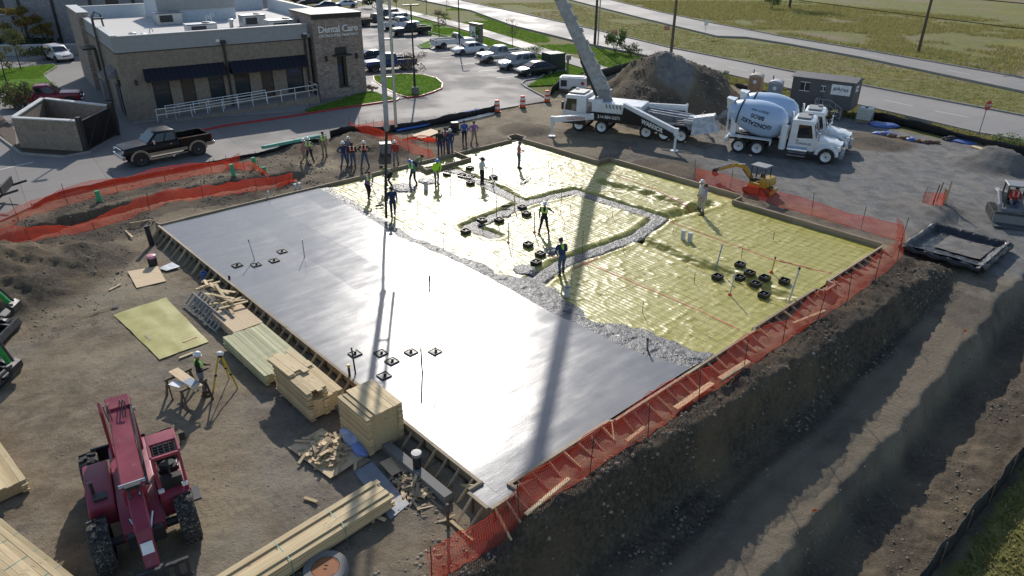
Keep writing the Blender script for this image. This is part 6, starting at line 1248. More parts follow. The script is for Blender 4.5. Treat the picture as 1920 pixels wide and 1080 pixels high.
for y in (-.2, -.12, .14, .2): f.path([(-3.9, y, 2.72), (-3.4, y*1.3, 2.86), (-2.9, y, 2.62)], .018, 5)
f.build('hose_loops', K['black'], bo); f = MB()
for k in range(6): f.box((-1.1-.25*k, -1.126, 1.15), (.1, .02, .3))
f.build('hood_vents', K['gun'], hood)
for s in (-1, 1): f = MB(); f.box((-1.9, s*.265+.04, 2.15), (1.1, .012, .22), 0, 0, .145); f.build('decal', K['reflect'], bo)
for (x, y, z) in ((-3.6, .36, 2.45), (-.1, .0, 2.15)): f = MB(); f.tube((x, y-.5 if y else -.3, z), (x, y+.1 if y else .3, z), .06, n=10); f.build('pivot_pin', K['steel'], tel)
f = MB(); f.box((-4.2, -.2, 1.0), (.12, 1.4, .5)); f.build('counterweight', K['gun'], tel, bevel=.03); f = MB(); f.tube((-1.72, 1.28, 1.9), (-1.72, 1.32, 2.2), .015); f.box((-1.72, 1.36, 2.15), (.04, .16, .24)); f.build('mirror', K['black'], tel)
for s in (-1, 1): f = MB(); f.tube((.2, s*.25, 1.3), (.9, s*.1, 1.15), .045); f.build('tilt_ram', K['chrome'], tel)
for ch in tel.children_recursive:                                      # short wheelbase machine
    if ch.name.split('.')[0] in ('wheel', 'tread', 'rim', 'hub'): continue
    co = np.zeros(len(ch.data.vertices)*3); ch.data.vertices.foreach_get('co', co); co[0::3] *= .81; ch.data.vertices.foreach_set('co', co); ch.data.update()
# trailer bed at the left edge
tp = (-29.91,38.49,0); tr = thing('flatbed_trailer', 'dark flatbed trailer end standing on the drive at the left edge', 'trailer', (tp[0]-1.6, tp[1], -.05), R(18)); f = MB()
for s in (-1, 1): f.bar((-4, s*1.0, .7), (2.2, s*1.0, .7), .1, .18); f.bar((2.2, s*.9, .72), (3.1, s*.9, .95), .08, .12)
for k in range(9): f.bar((-3.8+k*.75, -1.0, .7), (-3.8+k*.75, 1.0, .7), .07, .1)
f.build('frame', K['gun'], tr)
for k in range(7): f = MB(); f.box((-1.0, -.84+k*.28, .82), (6.2, .26, .05)); f.build('plank', K['wood_d'], tr)
for x in (-1.5, -.6):
    for s in (-1, 1): wheel(tr, (x, s*1.15, .38), .38, .24, .6, side=s)
f = MB(); f.box((2.3, 0, 1.0), (.1, 2.1, .5)); f.build('headboard', K['gun'], tr)

# ---------------------------------------------------------------- people
def rcone(P, a, b, ra, rb):
    a = np.asarray(a, float); b = np.asarray(b, float); d = b-a; L2 = d@d+1e-9; q = P-a; t = np.clip((q@d)/L2, 0, 1)
    return np.linalg.norm(q-t[..., None]*d, axis=-1)-(ra+(rb-ra)*t)
def ellip(P, c, r, M=None):
    q = P-np.asarray(c, float)
    if M is not None: q = q @ M
    r = np.asarray(r, float); k0 = np.linalg.norm(q/r, axis=-1); k1 = np.linalg.norm(q/(r*r), axis=-1)+1e-9; return k0*(k0-1)/k1
def surface_nets(D, org, h):
    s = D < 0; c = s[:-1, :-1, :-1].astype(np.int8)*0; off = [(i, j, k) for i in (0, 1) for j in (0, 1) for k in (0, 1)]; n = np.array(D.shape)
    def cut(A, o): return A[o[0]:n[0]-1+o[0], o[1]:n[1]-1+o[1], o[2]:n[2]-1+o[2]]
    for o in off: c = c+cut(s, o)
    act = (c > 0) & (c < 8); idx = np.argwhere(act); ids = -np.ones(act.shape, int); ids[act] = np.arange(len(idx)); pos = np.zeros((len(idx), 3)); cnt = np.zeros(len(idx))
    for o in off:
        for ax in range(3):
            if o[ax] == 0:
                o2 = list(o); o2[ax] = 1; A = cut(D, o)[act]; B = cut(D, o2)[act]; m = (A < 0) != (B < 0); t = np.where(m, A/(A-B+1e-12), 0); p = np.tile(np.array(o, float), (len(idx), 1)); p[:, ax] = t; pos[m] += p[m]; cnt[m] += 1
    V = org+h*(idx+pos/cnt[:, None]); F = []
    for ax in range(3):
        a1, a2 = (ax+1) % 3, (ax+2) % 3; sl = [slice(None)]*3; sl2 = [slice(None)]*3; sl[ax] = slice(0, -1); sl2[ax] = slice(1, None); A = s[tuple(sl)]; B = s[tuple(sl2)]; E = np.argwhere(A != B); E = E[(E[:, a1] > 0) & (E[:, a2] > 0) & (E[:, a1] < n[a1]-1) & (E[:, a2] < n[a2]-1)]
        fl = A[E[:, 0], E[:, 1], E[:, 2]]; q = []
        for d1, d2 in ((1, 1), (0, 1), (0, 0), (1, 0)): e = E.copy(); e[:, a1] -= d1; e[:, a2] -= d2; q.append(ids[e[:, 0], e[:, 1], e[:, 2]])
        q = np.stack(q, 1); q[~fl] = q[~fl][:, ::-1]; F.append(q)
    return V, np.vstack(F), idx
SKIN, SHIRT, PANTS, BOOT, HAIR, EYE, SLEEVE = range(7)
def body_prims(pose):
    """skeleton of a standing 1.75 m figure facing +x, bent into the pose"""
    lean = pose.get('lean', 0); c, s = math.cos(lean), math.sin(lean); hip = np.array((pose.get('hipx', 0), 0, pose.get('hipz', .93))); yaw = pose.get('yaw', 0); nod = pose.get('nod', 0)
    def tor(p): p = np.array(p, float)-np.array((0, 0, .93)); return hip+np.array((p[0]*c+p[2]*s, p[1], -p[0]*s+p[2]*c))
    M = np.array(((c, 0, -s), (0, 1, 0), (s, 0, c))).T
    pr = []
    def cone(m, a, b, ra, rb): pr.append((m, 'c', np.array(a, float), np.array(b, float), ra, rb))
    def ell(m, ce, r, MM=None): pr.append((m, 'e', np.array(ce, float), np.array(r, float), MM, 0))
    ell(SHIRT, tor((0, 0, 1.27)), (.118, .165, .21), M); ell(SHIRT, tor((-.005, 0, 1.08)), (.108, .145, .16), M); ell(PANTS, tor((-.01, 0, .94)), (.118, .165, .13), M)
    cone(SHIRT, tor((-.01, -.14, 1.43)), tor((-.01, .14, 1.43)), .066, .066); cone(SHIRT, tor((0, 0, 1.4)), tor((0, 0, 1.47)), .09, .055); cone(SKIN, tor((0, 0, 1.44)), tor((.015, 0, 1.55)), .052, .048)
    hc = tor((.022+.06*math.sin(nod), 0, 1.635-.02*abs(nod))); cy, sy = math.cos(yaw), math.sin(yaw); ln = lean*.55+nod; ch, sh = math.cos(ln), math.sin(ln)
    def hd(p): x, y, z = p; x, z = x*ch+z*sh, -x*sh+z*ch; return hc+np.array((x*cy-y*sy, x*sy+y*cy, z))
    HM = np.array(((cy*ch, sy*ch, -sh), (-sy, cy, 0), (cy*sh, sy*sh, ch))).T
    ell(SKIN, hd((0, 0, 0)), (.096, .075, .115), HM); ell(SKIN, hd((.03, 0, -.06)), (.062, .055, .058), HM); cone(SKIN, hd((.09, 0, .005)), hd((.108, 0, -.03)), .012, .017); ell(HAIR, hd((-.018, 0, .035)), (.095, .081, .1), HM); cone(EYE, hd((.085, -.022, -.066)), hd((.085, .022, -.066)), .006, .006)
    for q in (-1, 1): ell(SKIN, hd((-.005, q*.078, -.005)), (.022, .012, .032), HM); ell(EYE, hd((.086, q*.032, .012)), (.012, .013, .01), HM)
    for i, q in enumerate((-1, 1)):
        kn, an, toe = pose['legs'][i]; h_ = tor((0, q*.09, .9)); kn = np.array(kn, float); an = np.array(an, float); cone(PANTS, h_, kn, .092, .062); cone(PANTS, kn, an+np.array((0, 0, .05)), .062, .048)
        t = math.radians(toe); f = np.array((math.cos(t), math.sin(t), 0)); cone(BOOT, an+np.array((0, 0, .12)), an, .056, .05); cone(BOOT, an-f*.05+np.array((0, 0, -.035)), an+f*.16+np.array((0, 0, -.045)), .046, .036)
        sh_ = tor((-.005, q*.19, 1.415)); el, wr, fd, pn = pose['arms'][i]; el = tor(el) if not pose.get('armworld') else np.array(el, float); wr = tor(wr) if not pose.get('armworld') else np.array(wr, float)
        cone(SHIRT, sh_, sh_+(el-sh_)*.55, .062, .052); cone(SLEEVE, sh_+(el-sh_)*.5, el, .05, .043); cone(SLEEVE, el, wr, .043, .032)
        fd = np.array(fd, float); fd /= np.linalg.norm(fd); pn = np.array(pn, float); pn = pn-fd*(pn@fd); pn /= np.linalg.norm(pn); sd = np.cross(fd, pn)     # finger direction, palm normal
        pc = wr+fd*.05
        for k, yy in enumerate((-.024, -.008, .008, .024)): cone(SKIN, wr+fd*.015+sd*yy*.6, wr+fd*.085+sd*yy, .016, .0135)
        for k, (yy, L) in enumerate(((-.027, .055), (-.009, .068), (.009, .074), (.028, .066))):
            b0 = wr+fd*.088+sd*yy; b1 = b0+(fd*.8+pn*.5)*L*.55; b2 = b1+(fd*.35+pn*.9)*L*.5; cone(SKIN, b0, b1, .0095, .009); cone(SKIN, b1, b2, .009, .008)
        th = (sd if pose.get('thumb', 1) else -sd)*(1 if q > 0 else -1)*1.0; b0 = wr+fd*.03+th*.025; b1 = b0+(th*.6+fd*.6+pn*.4)*.04; b2 = b1+(fd*.8+pn*.5)*.03; cone(SKIN, b0, b1, .012, .010); cone(SKIN, b1, b2, .010, .0085)
    return pr, hd, HM, tor, M
def march(pr, h, k=.022, extra=0, only=None):
    pr = [p for p in pr if only is None or p[0] in only]; lo, hi = [], []
    for p in pr:
        if p[1] == 'c': r = max(p[4], p[5]); lo.append(np.minimum(p[2], p[3])-r); hi.append(np.maximum(p[2], p[3])+r)
        else: r = max(p[3]); lo.append(p[2]-r); hi.append(p[2]+r)
    o = np.min(lo, 0)-3*h-extra; e = np.max(hi, 0)+3*h+extra; n = np.ceil((e-o)/h).astype(int)+1; D = np.full(n, 1.0); Mi = np.zeros(n, np.int8); best = np.full(n, 9.0)
    for j, p in enumerate(pr):
        a = np.maximum(0, ((lo[j]-o-.07-extra)/h).astype(int)); b = np.minimum(n, ((hi[j]-o+.07+extra)/h).astype(int)+2); sl = tuple(slice(x, y) for x, y in zip(a, b))
        G_ = np.stack(np.meshgrid(*[o[q]+h*np.arange(a[q], b[q]) for q in range(3)], indexing='ij'), -1); d = (rcone(G_, p[2], p[3], p[4], p[5]) if p[1] == 'c' else ellip(G_, p[2], p[3], p[4]))-extra
        big = p[1] == 'e' or max(p[4], p[5]) > .03; kk = k if big else .004; A = D[sl]; hh = np.clip(.5+.5*(A-d)/kk, 0, 1); D[sl] = A*(1-hh)+d*hh-kk*hh*(1-hh); m = d < best[sl]+(.004 if p[0] in (EYE,) else 0); Mi[sl] = np.where(m, p[0], Mi[sl]); best[sl] = np.minimum(best[sl], d)
    return D, Mi, o
def L_(f, y, kz=.5, ky=None): return None
STAND = [((.02, -.1, .5), (0, -.11, .09), -8), ((.02, .1, .5), (0, .11, .09), 8)]
WIDE = [((.06, -.16, .5), (.0, -.24, .09), -15), ((.04, .15, .5), (-.02, .22, .09), 15)]
STEP = [((.14, -.1, .5), (.22, -.1, .09), 0), ((-.02, .1, .48), (-.24, .1, .11), 5)]
POSES = {
    'stand': dict(legs=STAND, arms=[((-.02, -.23, 1.15), (.06, -.22, .92), (.15, 0, -1), (0, 1, 0)), ((-.02, .23, 1.15), (.06, .22, .92), (.15, 0, -1), (0, -1, 0))]),
    'hips': dict(legs=WIDE, arms=[((-.08, -.38, 1.2), (.04, -.2, 1.06), (.6, .6, -.4), (0, 1, .2)), ((-.08, .38, 1.2), (.04, .2, 1.06), (.6, -.6, -.4), (0, -1, .2))]),
    'hold': dict(legs=STAND, nod=.3, arms=[((.02, -.25, 1.15), (.24, -.12, 1.12), (1, .3, .1), (0, .6, .7)), ((.02, .25, 1.15), (.25, .1, 1.14), (1, -.3, .1), (0, -.6, .7))]),
    'walk': dict(legs=STEP, lean=.06, arms=[((-.12, -.23, 1.17), (-.06, -.24, .94), (.2, 0, -1), (0, 1, 0)), ((.1, .23, 1.16), (.25, .2, .98), (.6, 0, -.6), (0, -1, 0))]),
    'tool': dict(legs=[((.12, -.12, .5), (.14, -.14, .09), 0), ((.0, .12, .48), (-.14, .14, .09), 10)], lean=.3, hipx=-.04, hipz=.9, nod=.15, arms=[((.12, -.26, 1.18), (.36, -.14, 1.06), (.8, .3, -.5), (0, .7, .4)), ((.1, .26, 1.2), (.2, .16, 1.0), (.7, -.3, -.6), (0, -.7, .4))]),
    'bend': dict(legs=[((.13, -.12, .5), (.06, -.15, .09), 0), ((.1, .12, .49), (-.06, .15, .09), 5)], lean=.85, hipx=-.12, hipz=.86, nod=-.1, arms=[((.16, -.25, 1.22), (.36, -.14, 1.12), (.9, .2, .3), (.2, .6, .4)), ((.15, .25, 1.24), (.34, .14, 1.1), (.9, -.2, .3), (.2, -.6, .4))]),
    'point': dict(legs=WIDE, arms=[((-.02, -.25, 1.16), (.08, -.23, .94), (.2, 0, -1), (0, 1, 0)), ((.12, .36, 1.36), (.34, .46, 1.4), (1, .4, .1), (0, -.3, -1))], yaw=.3),
    'sit': dict(legs=[((.42, -.12, .92), (.48, -.13, .5), 0), ((.42, .12, .92), (.48, .13, .5), 0)], hipz=.93, arms=[((.1, -.25, 1.18), (.32, -.2, 1.12), (1, 0, -.2), (0, .3, -1)), ((.1, .25, 1.18), (.32, .2, 1.12), (1, 0, -.2), (0, -.3, -1))])}
_PM = {}
def pose_mesh(pn):
    if pn in _PM: return _PM[pn]
    pr, hd, HM, tor, M = body_prims(POSES[pn]); D, Mi, o = march(pr, .0125); V, F, idx = surface_nets(D, o, .0125); mi = Mi[idx[:, 0], idx[:, 1], idx[:, 2]]; fm = mi[F[:, 0]]
    D, _, o2 = march(pr, .02, .03, .02, (SHIRT,)); G_ = np.stack(np.meshgrid(*[o2[q]+.02*np.arange(D.shape[q]) for q in range(3)], indexing='ij'), -1)
    q = (G_-tor((0, 0, .93))) @ M; qz = q[..., 2]+.93; D = np.maximum(D, np.maximum(1.0-qz, qz-1.49)); D = np.maximum(D, np.abs(q[..., 1])-.175); D = np.maximum(D, -(np.hypot(q[..., 1], np.maximum(0, 1.42-qz)*.35)-.06)*np.where((q[..., 0] > 0) & (qz > 1.2), 1, -9)); V2, F2, _i = surface_nets(D, o2, .02)
    z = ((V2-tor((0, 0, .93))) @ M); band = ((np.abs(z[:, 2]+.93-1.12) < .028) | ((np.abs(np.abs(z[:, 1])-.105) < .022) & (z[:, 2]+.93 > 1.15)))[F2].sum(1) >= 3
    _PM[pn] = (V, F, fm, V2, F2, band.astype(np.int8), hd, HM); return _PM[pn]
def person(label, p, face, pose='stand', shirt='c_navy', pants='c_denim', vest=None, hat='hat_w', boots='boot', sleeve=None, skin='skin', h=1.75, z=None, group='workers on the site'):
    V, F, fm, V2, F2, band, hd, HM = pose_mesh(pose); t = thing('person', label, 'person', (p[0], p[1], (gz(p[0], p[1]) if z is None else z)-.005), face, group); t.scale = (h/1.75*1.07, h/1.75*1.07, h/1.75*1.02)
    link('body', np_mesh('body', V, F, [K[skin], K[shirt], K[pants], K[boots], K['hair'], K['eye'], K[sleeve or shirt]], True, mi=fm), t)
    if vest: link('vest', np_mesh('vest', V2, F2, [K[vest], K['reflect']], True, mi=band), t)
    if hat:
        f = MB(); Mx = Matrix([list(r) for r in HM]).to_4x4(); c = hd((-.008, 0, .045))
        if hat in ('hat_s', 'hat_ws', 'hat_ks'): f.lathe([(.21, .0), (.2, .012), (.11, .02), (.105, .075), (.085, .115), (.03, .13)], 18, (0, 0, 0), 'Z', Mx); mm = {'hat_s': 'hat_s', 'hat_ws': 'hat_w', 'hat_ks': 'hat_k'}[hat]
        elif hat == 'hat_k': f.lathe([(.1, -.03), (.102, .02), (.09, .07), (.05, .1), (.01, .105)], 16, (0, 0, 0), 'Z', Mx); f.v += [tuple(Mx @ Vector(q)) for q in ((.07, -.07, .0), (.2, -.045, -.015), (.2, .045, -.015), (.07, .07, .0), (.07, -.07, .012), (.2, -.045, -.004), (.2, .045, -.004), (.07, .07, .012))]; n = len(f.v)-8; f.f += [tuple(n+i for i in q) for q in PF]; f.m += [0]*6; mm = hat
        else: f.lathe([(.135, -.02), (.138, -.008), (.115, .0), (.112, .045), (.09, .095), (.05, .122), (.01, .128)], 18, (0, 0, 0), 'Z', Mx); f.lathe([(.012, .0), (.012, .002)], 6, (0, 0, .128), 'Z', Mx); mm = hat
        f.v = [(x+c[0], y+c[1], zz+c[2]) for x, y, zz in f.v]; f.build('hat', K[mm], t, True)
    return t
ON = -.13
FR = R(-90)                                                            # facing the camera side of the site
W_ = person
W_('person in a faded pink top and khaki trousers striding beside the trench', (-14.11,46.67,0), R(10), 'walk', 'c_pink', 'c_khaki', None, 'hat_w')
W_('person in a lime vest with legs apart near the green pipes', (-13.97,47.53,0), FR, 'hips', 'c_greyc', 'c_blackc', 'lime', 'hat_w')
W_('person in lime and khaki half hidden beside the green pipe bundle', (-13.35,49.09,0), R(-60), 'stand', 'c_khaki', 'c_khaki', 'lime', 'hat_k')
W_('person in navy with a white hard hat, first of the four facing workers', (-11.44,46.73,0), R(-50), 'hips', 'c_navy', 'c_denim', None, 'hat_w')
W_('person with a white hard hat standing just behind the navy worker', (-11.31,47.85,0), FR, 'stand', 'c_greyc', 'c_denim', None, 'hat_w')
W_('person in a dark cap and orange vest, left of two orange vests', (-10.78,46.5,0), R(-80), 'hold', 'c_blackc', 'c_denim', 'orange', 'hat_k')
W_('person in an orange vest with dark sleeves, right of two orange vests', (-10.01,46.64,0), FR, 'hips', 'c_blackc', 'c_denim', 'orange', 'hat_w')
W_('person in a maroon top with a white hat beside the dirt heap', (-7.96,46.93,0), FR, 'walk', 'c_redc', 'c_greyc', None, 'hat_w')
W_('person in lime bending forward at the form beside the orange net', (-6.58,46.96,0), R(-20), 'bend', 'c_greyc', 'c_navy', 'lime', 'hat_k')
W_('person in a lime vest and blue hard hat leaning forward on bright film', (-6.28,42.88,-0.13), R(-120), 'tool', 'c_teal', 'c_blackc', 'lime', 'hat_b', 'boot_k', z=ON)
W_('person in lime behind the black hose in fresh concrete', (-7.71,42.35,-0.1), R(-140), 'bend', 'c_greyc', 'c_blackc', 'lime', 'hat_k', 'boot_k', z=-.05)
W_('person in lime with a purple waist leaning into the pour edge', (-8.6,40.28,-0.1), R(-40), 'tool', 'c_purple', 'c_blackc', 'lime', None, 'boot_k', z=-.06)
W_('person in dark navy striding away from the hose along the pour edge', (-6.69,37.34,-0.1), R(-75), 'walk', 'c_navy', 'c_navy', None, 'hat_k', 'boot_k', z=-.1)
W_('person in a lime shirt and blue hard hat by the blockout frame', (-4.81,43.01,-0.13), R(-60), 'tool', 'lime', 'c_greyc', None, 'hat_b', 'boot_k', z=ON)
W_('person in a wide dark hat and pale top holding a rake', (-1.94,43.07,-0.13), R(-30), 'hold', 'c_whitec', 'c_blackc', None, 'hat_ks', 'boot_k', 'c_whitec', z=ON)
W_('person in a pink shirt and jeans with raised hands on the film', (0.41,46.58,-0.13), R(10), 'hold', 'c_pink', 'c_denim', None, 'hat_k', 'boot_k', z=ON, h=1.82)
W_('person in a blue shirt and black trousers, left of the watching pair', (-3.66,52.7,0), R(-80), 'stand', 'c_blue', 'c_blackc', None, 'hat_k')
W_('person in a purple shirt and khaki trousers, right of the watching pair', (-2.92,52.42,0), R(-60), 'hips', 'c_purple', 'c_khaki', None, 'hat_k')
W_('person in dark clothes behind the blockout frame posts', (-5.25,49.96,0), FR, 'stand', 'c_blackc', 'c_navy', None, 'hat_k'); W_('person in an orange vest between the dark and navy bystanders', (-4.88,50.51,0), FR, 'stand', 'c_greyc', 'c_denim', 'orange', 'hat_k'); W_('person in navy right of the orange vest bystander', (-4.5,50.11,0), R(-100), 'stand', 'c_navy', 'c_denim', None, 'hat_w')
W_('person in a lime vest and wide white hat standing amid the film', (1.69,35.15,-0.13), R(-100), 'point', 'c_blackc', 'c_blackc', 'lime', 'hat_ws', 'boot_k', z=ON)
W_('person in a lime vest over navy beside the grade beam', (2.33,30.08,-0.13), R(110), 'tool', 'c_navy', 'c_denim', 'lime', 'hat_k', 'boot_k', z=-.1, h=1.8)
W_('person in white with a white hat, behind one of the two film watchers', (10.79,38.68,-0.13), R(190), 'stand', 'c_whitec', 'c_stone', None, 'hat_w', z=ON, h=1.82)
W_('person in lilac with a dark hat, in front of the two film watchers', (10.86,38.09,-0.13), R(160), 'stand', 'c_lilac', 'c_stone', None, 'hat_k', z=ON, h=1.8)
W_('person in a white hard hat and lime vest at the survey tripod', (-11.03,20.99,-0.55), R(25), 'hold', 'c_blackc', 'c_greyc', 'lime', 'hat_w')
W_('person in orange clothes between the pump hopper and the mixer', (15.37,56.34,0), R(180), 'tool', 'orange', 'c_denim', 'orange', 'hat_k'); W_('person in lime tending the chute of the farther mixer', (17.72,58.12,0), R(180), 'tool', 'c_greyc', 'c_denim', 'lime', 'hat_w')
_s = Vector((st.location.x, st.location.y)); W_('operator in a red top sitting in the track loader cage', (_s.x+.05, _s.y+.1, 0), R(-112), 'sit', 'c_redc', 'c_denim', 'orange', 'hat_k', z=st.location.z+.1)

# ---------------------------------------------------------------- lumber
_LM = {}
def board_mesh(L, w, h, m):
    k = (round(L, 2), w, h, m)
    if k not in _LM: _LM[k] = MB().box((0, 0, 0), (L, w, h)).mesh('board', K[m])
    return _LM[k]
def lumber(label, p, rz, L, n_w, n_h, w=.14, h=.038, m='wood', jitter=.03, bearers=True, bands=0, missing=(), steps=None, name='lumber_stack', gap=.004, z=None):
    """stack of boards: n_w across (y), n_h high, boards lie along x"""
    t = thing(name, label, 'lumber', (p[0], p[1], (gz(p[0], p[1])+.02) if z is None else z), rz); rg = random.Random(hash(label) % 999 if False else len(label)*7+int(L*10)); z0 = 0
    if bearers:
        for x in (-L*.35, 0, L*.35): MB().box((x, 0, .045), (.09, n_w*w, .09)).build('bearer', K['wood_o'], t)
        z0 = .09
    for k in range(n_h):
        for i in range(n_w):
            if steps and k >= steps[0] and i >= steps[1]: continue
            if (k, i) in missing: continue
            edge = i in (0, n_w-1) or k == n_h-1 or (steps and (k == steps[0]-1 or i == steps[1]-1))
            if not edge: continue
            o = link('board', board_mesh(L, w-gap, h-.003, m), t, (rg.uniform(-1.7*jitter, 1.7*jitter), (i-(n_w-1)/2)*w+rg.uniform(-.005, .005), z0+h*(k+.5)+(rg.uniform(0, .012) if k == n_h-1 else 0)), (rg.uniform(-.02, .02) if k == n_h-1 else 0, 0, rg.uniform(-.008, .008)))
    H_ = z0+h*n_h
    # solid heart so that no light leaks between the inner boards
    ww, hh = (n_w-2)*w, h*(n_h-1) if not steps else h*(steps[0]-1)
    if ww > 0 and hh > 0: MB().box((0, 0, z0+hh/2), (L-.12, ww, hh-.01)).build('inner_boards', K[m], t)
    for k in range(bands):
        x = -L*.5+L*(k+1)/(bands+1); f = MB(); W2 = n_w*w/2+.006; f.box((x, 0, H_+.004), (.025, 2*W2, .004)); f.build('band', mat('green_strap', (.12, .3, .26), .5) if 'strap' not in K else K['strap'], t)
        for s in (-1, 1): f = MB(); f.box((x, s*W2, H_/2), (.025, .004, H_)); f.build('band', K['strap'] if 'strap' in K else K.setdefault('strap', mat('green_strap', (.12, .3, .26), .5)), t)
    return t
K['strap'] = mat('green_strap', (.12, .3, .26), .5)
def ctr(*ps): n = len(ps); return (sum(p[0] for p in ps)/n, sum(p[1] for p in ps)/n)
AB = A1
lumber('tall neat stack of pale short boards against the braced form', ctr((-5.66,19.06,1), (-4.98,19.8,1), (-3.45,18.33,1), (-4.15,17.51,1)), AB, 1.75, 8, 36, .165, .04, 'wood', .012, missing=((35, 0), (35, 1), (34, 0)))
lumber('stepped pale lumber stack between green bundle and the tall stack', ctr((-8.54,21.23,0.55), (-7.6,21.84,0.55), (-5.53,19.96,0.3), (-6.83,19.56,0.2)), AB, 2.45, 7, 26, .19, .042, 'wood', .05, steps=(17, 4)); 
bs = ctr((-8.59,20.92,0.75), (-7.68,21.7,0.75), (-5.82,20,0.2), (-6.84,19.32,0.2))
lumber('loose short boards topping the stepped lumber stack', (bs[0]-.55, bs[1]+.6), AB+.04, 1.5, 4, 3, .24, .042, 'wood', .12, bearers=False, name='loose_boards', z=.62)
lumber('long bundle of green tinged treated lumber beside the form', ctr((-10.91,23.99,-0.1), (-10.33,24.91,-0.1), (-8.17,22.66,-0.1), (-8.84,21.65,-0.1)), AB, 3.7, 12, 10, .14, .04, 'wood_g', .03)
lumber('low plywood stack strewn with scrap under the ladder frames', ctr((-12.31,26,-0.1), (-12.15,27.44,-0.1), (-10.42,25.35,-0.1), (-10.96,24.36,-0.1)), AB, 2.2, 2, 14, .62, .03, 'ply', .01)
t_ = (-12.55,27,0); rg = random.Random(5)
for k in range(22):
    L = rg.uniform(.5, 1.5); x, y = ctr((-13.83,28.51,0), (-11.58,26.53,0)); d = rg.uniform(-1.5, 1.5); o = thing('loose_board', 'pale loose board, one of those tossed over the plywood stack', 'board', (x+EU[0]*d+rg.uniform(-.35, .35), y+EU[1]*d+rg.uniform(-.35, .35), gz(x, y)+.52+.02*k*.6), AB+rg.choice((R(90), R(80), R(20), 0))+rg.uniform(-.25, .25), 'boards tossed over the plywood stack'); o.rotation_euler[1] = rg.uniform(-.06, .06); link('plank', board_mesh(round(L, 1), .12, .038, 'wood'), o)
lumber('long banded lumber bundle lying across the bottom of the yard', ctr((-7.3,12.63,-0.15), (-4.52,15.52,-0.15), (-3.98,14.96,-0.15), (-5.74,12.64,-0.15)), heading((-7.3,12.63,-0.15), (-4.52,15.52,-0.15)), 4.9, 5, 11, .18, .042, 'wood', .06, bands=2, missing=((10, 0), (10, 3)))
lumber('lumber bundle end jutting in at the left edge of the yard', (lambda c: (c[0]-1.45, c[1]+1.1))((-14.74,15.98,-0.2)), heading((-15.97,17.4,-0.2), (-14.17,15.76,-0.2)), 4.2, 6, 10, .17, .042, 'wood', .05, missing=((9, 4), (9, 5)))
lumber('wide banded lumber pack in the bottom left corner', (lambda c: (c[0]-.55, c[1]-.75))((-11.91,13.3,0.1)), heading((-13.09,14.32,0.1), (-10.17,12.47,0.1)), 4.0, 10, 16, .14, .042, 'wood', .02, bands=3)
# scrap pile on a sheet
c = ctr((-7.04,18.25,-0.5), (-6.22,19.17,-0.5), (-4.74,17.37,-0.5), (-5.64,16.4,-0.5)); o = thing('plywood_sheet', 'plywood sheet heaped with wood offcuts below the lumber stacks', 'sheet', (c[0], c[1], gz(*c)+.06), AB+.12); MB().box((0, 0, 0), (2.2, 1.3, .03)).build('panel', K['ply'], o); MB().box((.2, .45, -.04), (2.3, .5, .05)).build('under_panel', K['wood_o'], o)
for k in range(95):
    L = rg.choice((.2, .3, .45, .6, .9)); x, y = rg.gauss(0, .42), rg.gauss(0, .26); q = thing('wood_offcut', 'small pale wood offcut lying in the heap on the plywood sheet', 'offcut', (c[0]+EU[0]*x-EU[1]*y, c[1]+EU[1]*x+EU[0]*y, gz(*c)+.1+.26*math.exp(-(x*x/.25+y*y/.12))*rg.random()), rg.uniform(0, 6.28), 'offcuts heaped on the plywood sheet'); q.rotation_euler[0] = rg.uniform(-.3, .3); q.rotation_euler[1] = rg.uniform(-.25, .25); link('offcut', board_mesh(L, rg.choice((.09, .14)), .038, rg.choice(('wood', 'wood', 'wood_o', 'ply'))), q)
c = ctr((-3.56,16.77,-0.5), (-3.04,16.54,-0.5), (-2.17,15.98,-0.5), (-2.86,15.76,-0.5))
for k in range(90):
    L = rg.choice((.2, .3, .4, .5)); x, y = rg.gauss(0, .55), rg.gauss(0, .22); q = thing('wood_fragment', 'weathered wood fragment in the debris heap near the slab corner', 'debris', (c[0]+EU[0]*x-EU[1]*y, c[1]+EU[1]*x+EU[0]*y, gz(*c)+.03+.25*math.exp(-(x*x/.3+y*y/.1))*rg.random()), rg.uniform(0, 6.28), 'fragments in the debris heap'); q.rotation_euler[0] = rg.uniform(-.4, .4); q.rotation_euler[1] = rg.uniform(-.35, .35); link('fragment', board_mesh(L, rg.choice((.07, .1)), .03, rg.choice(('wood_o', 'wood_o', 'wood'))), q)
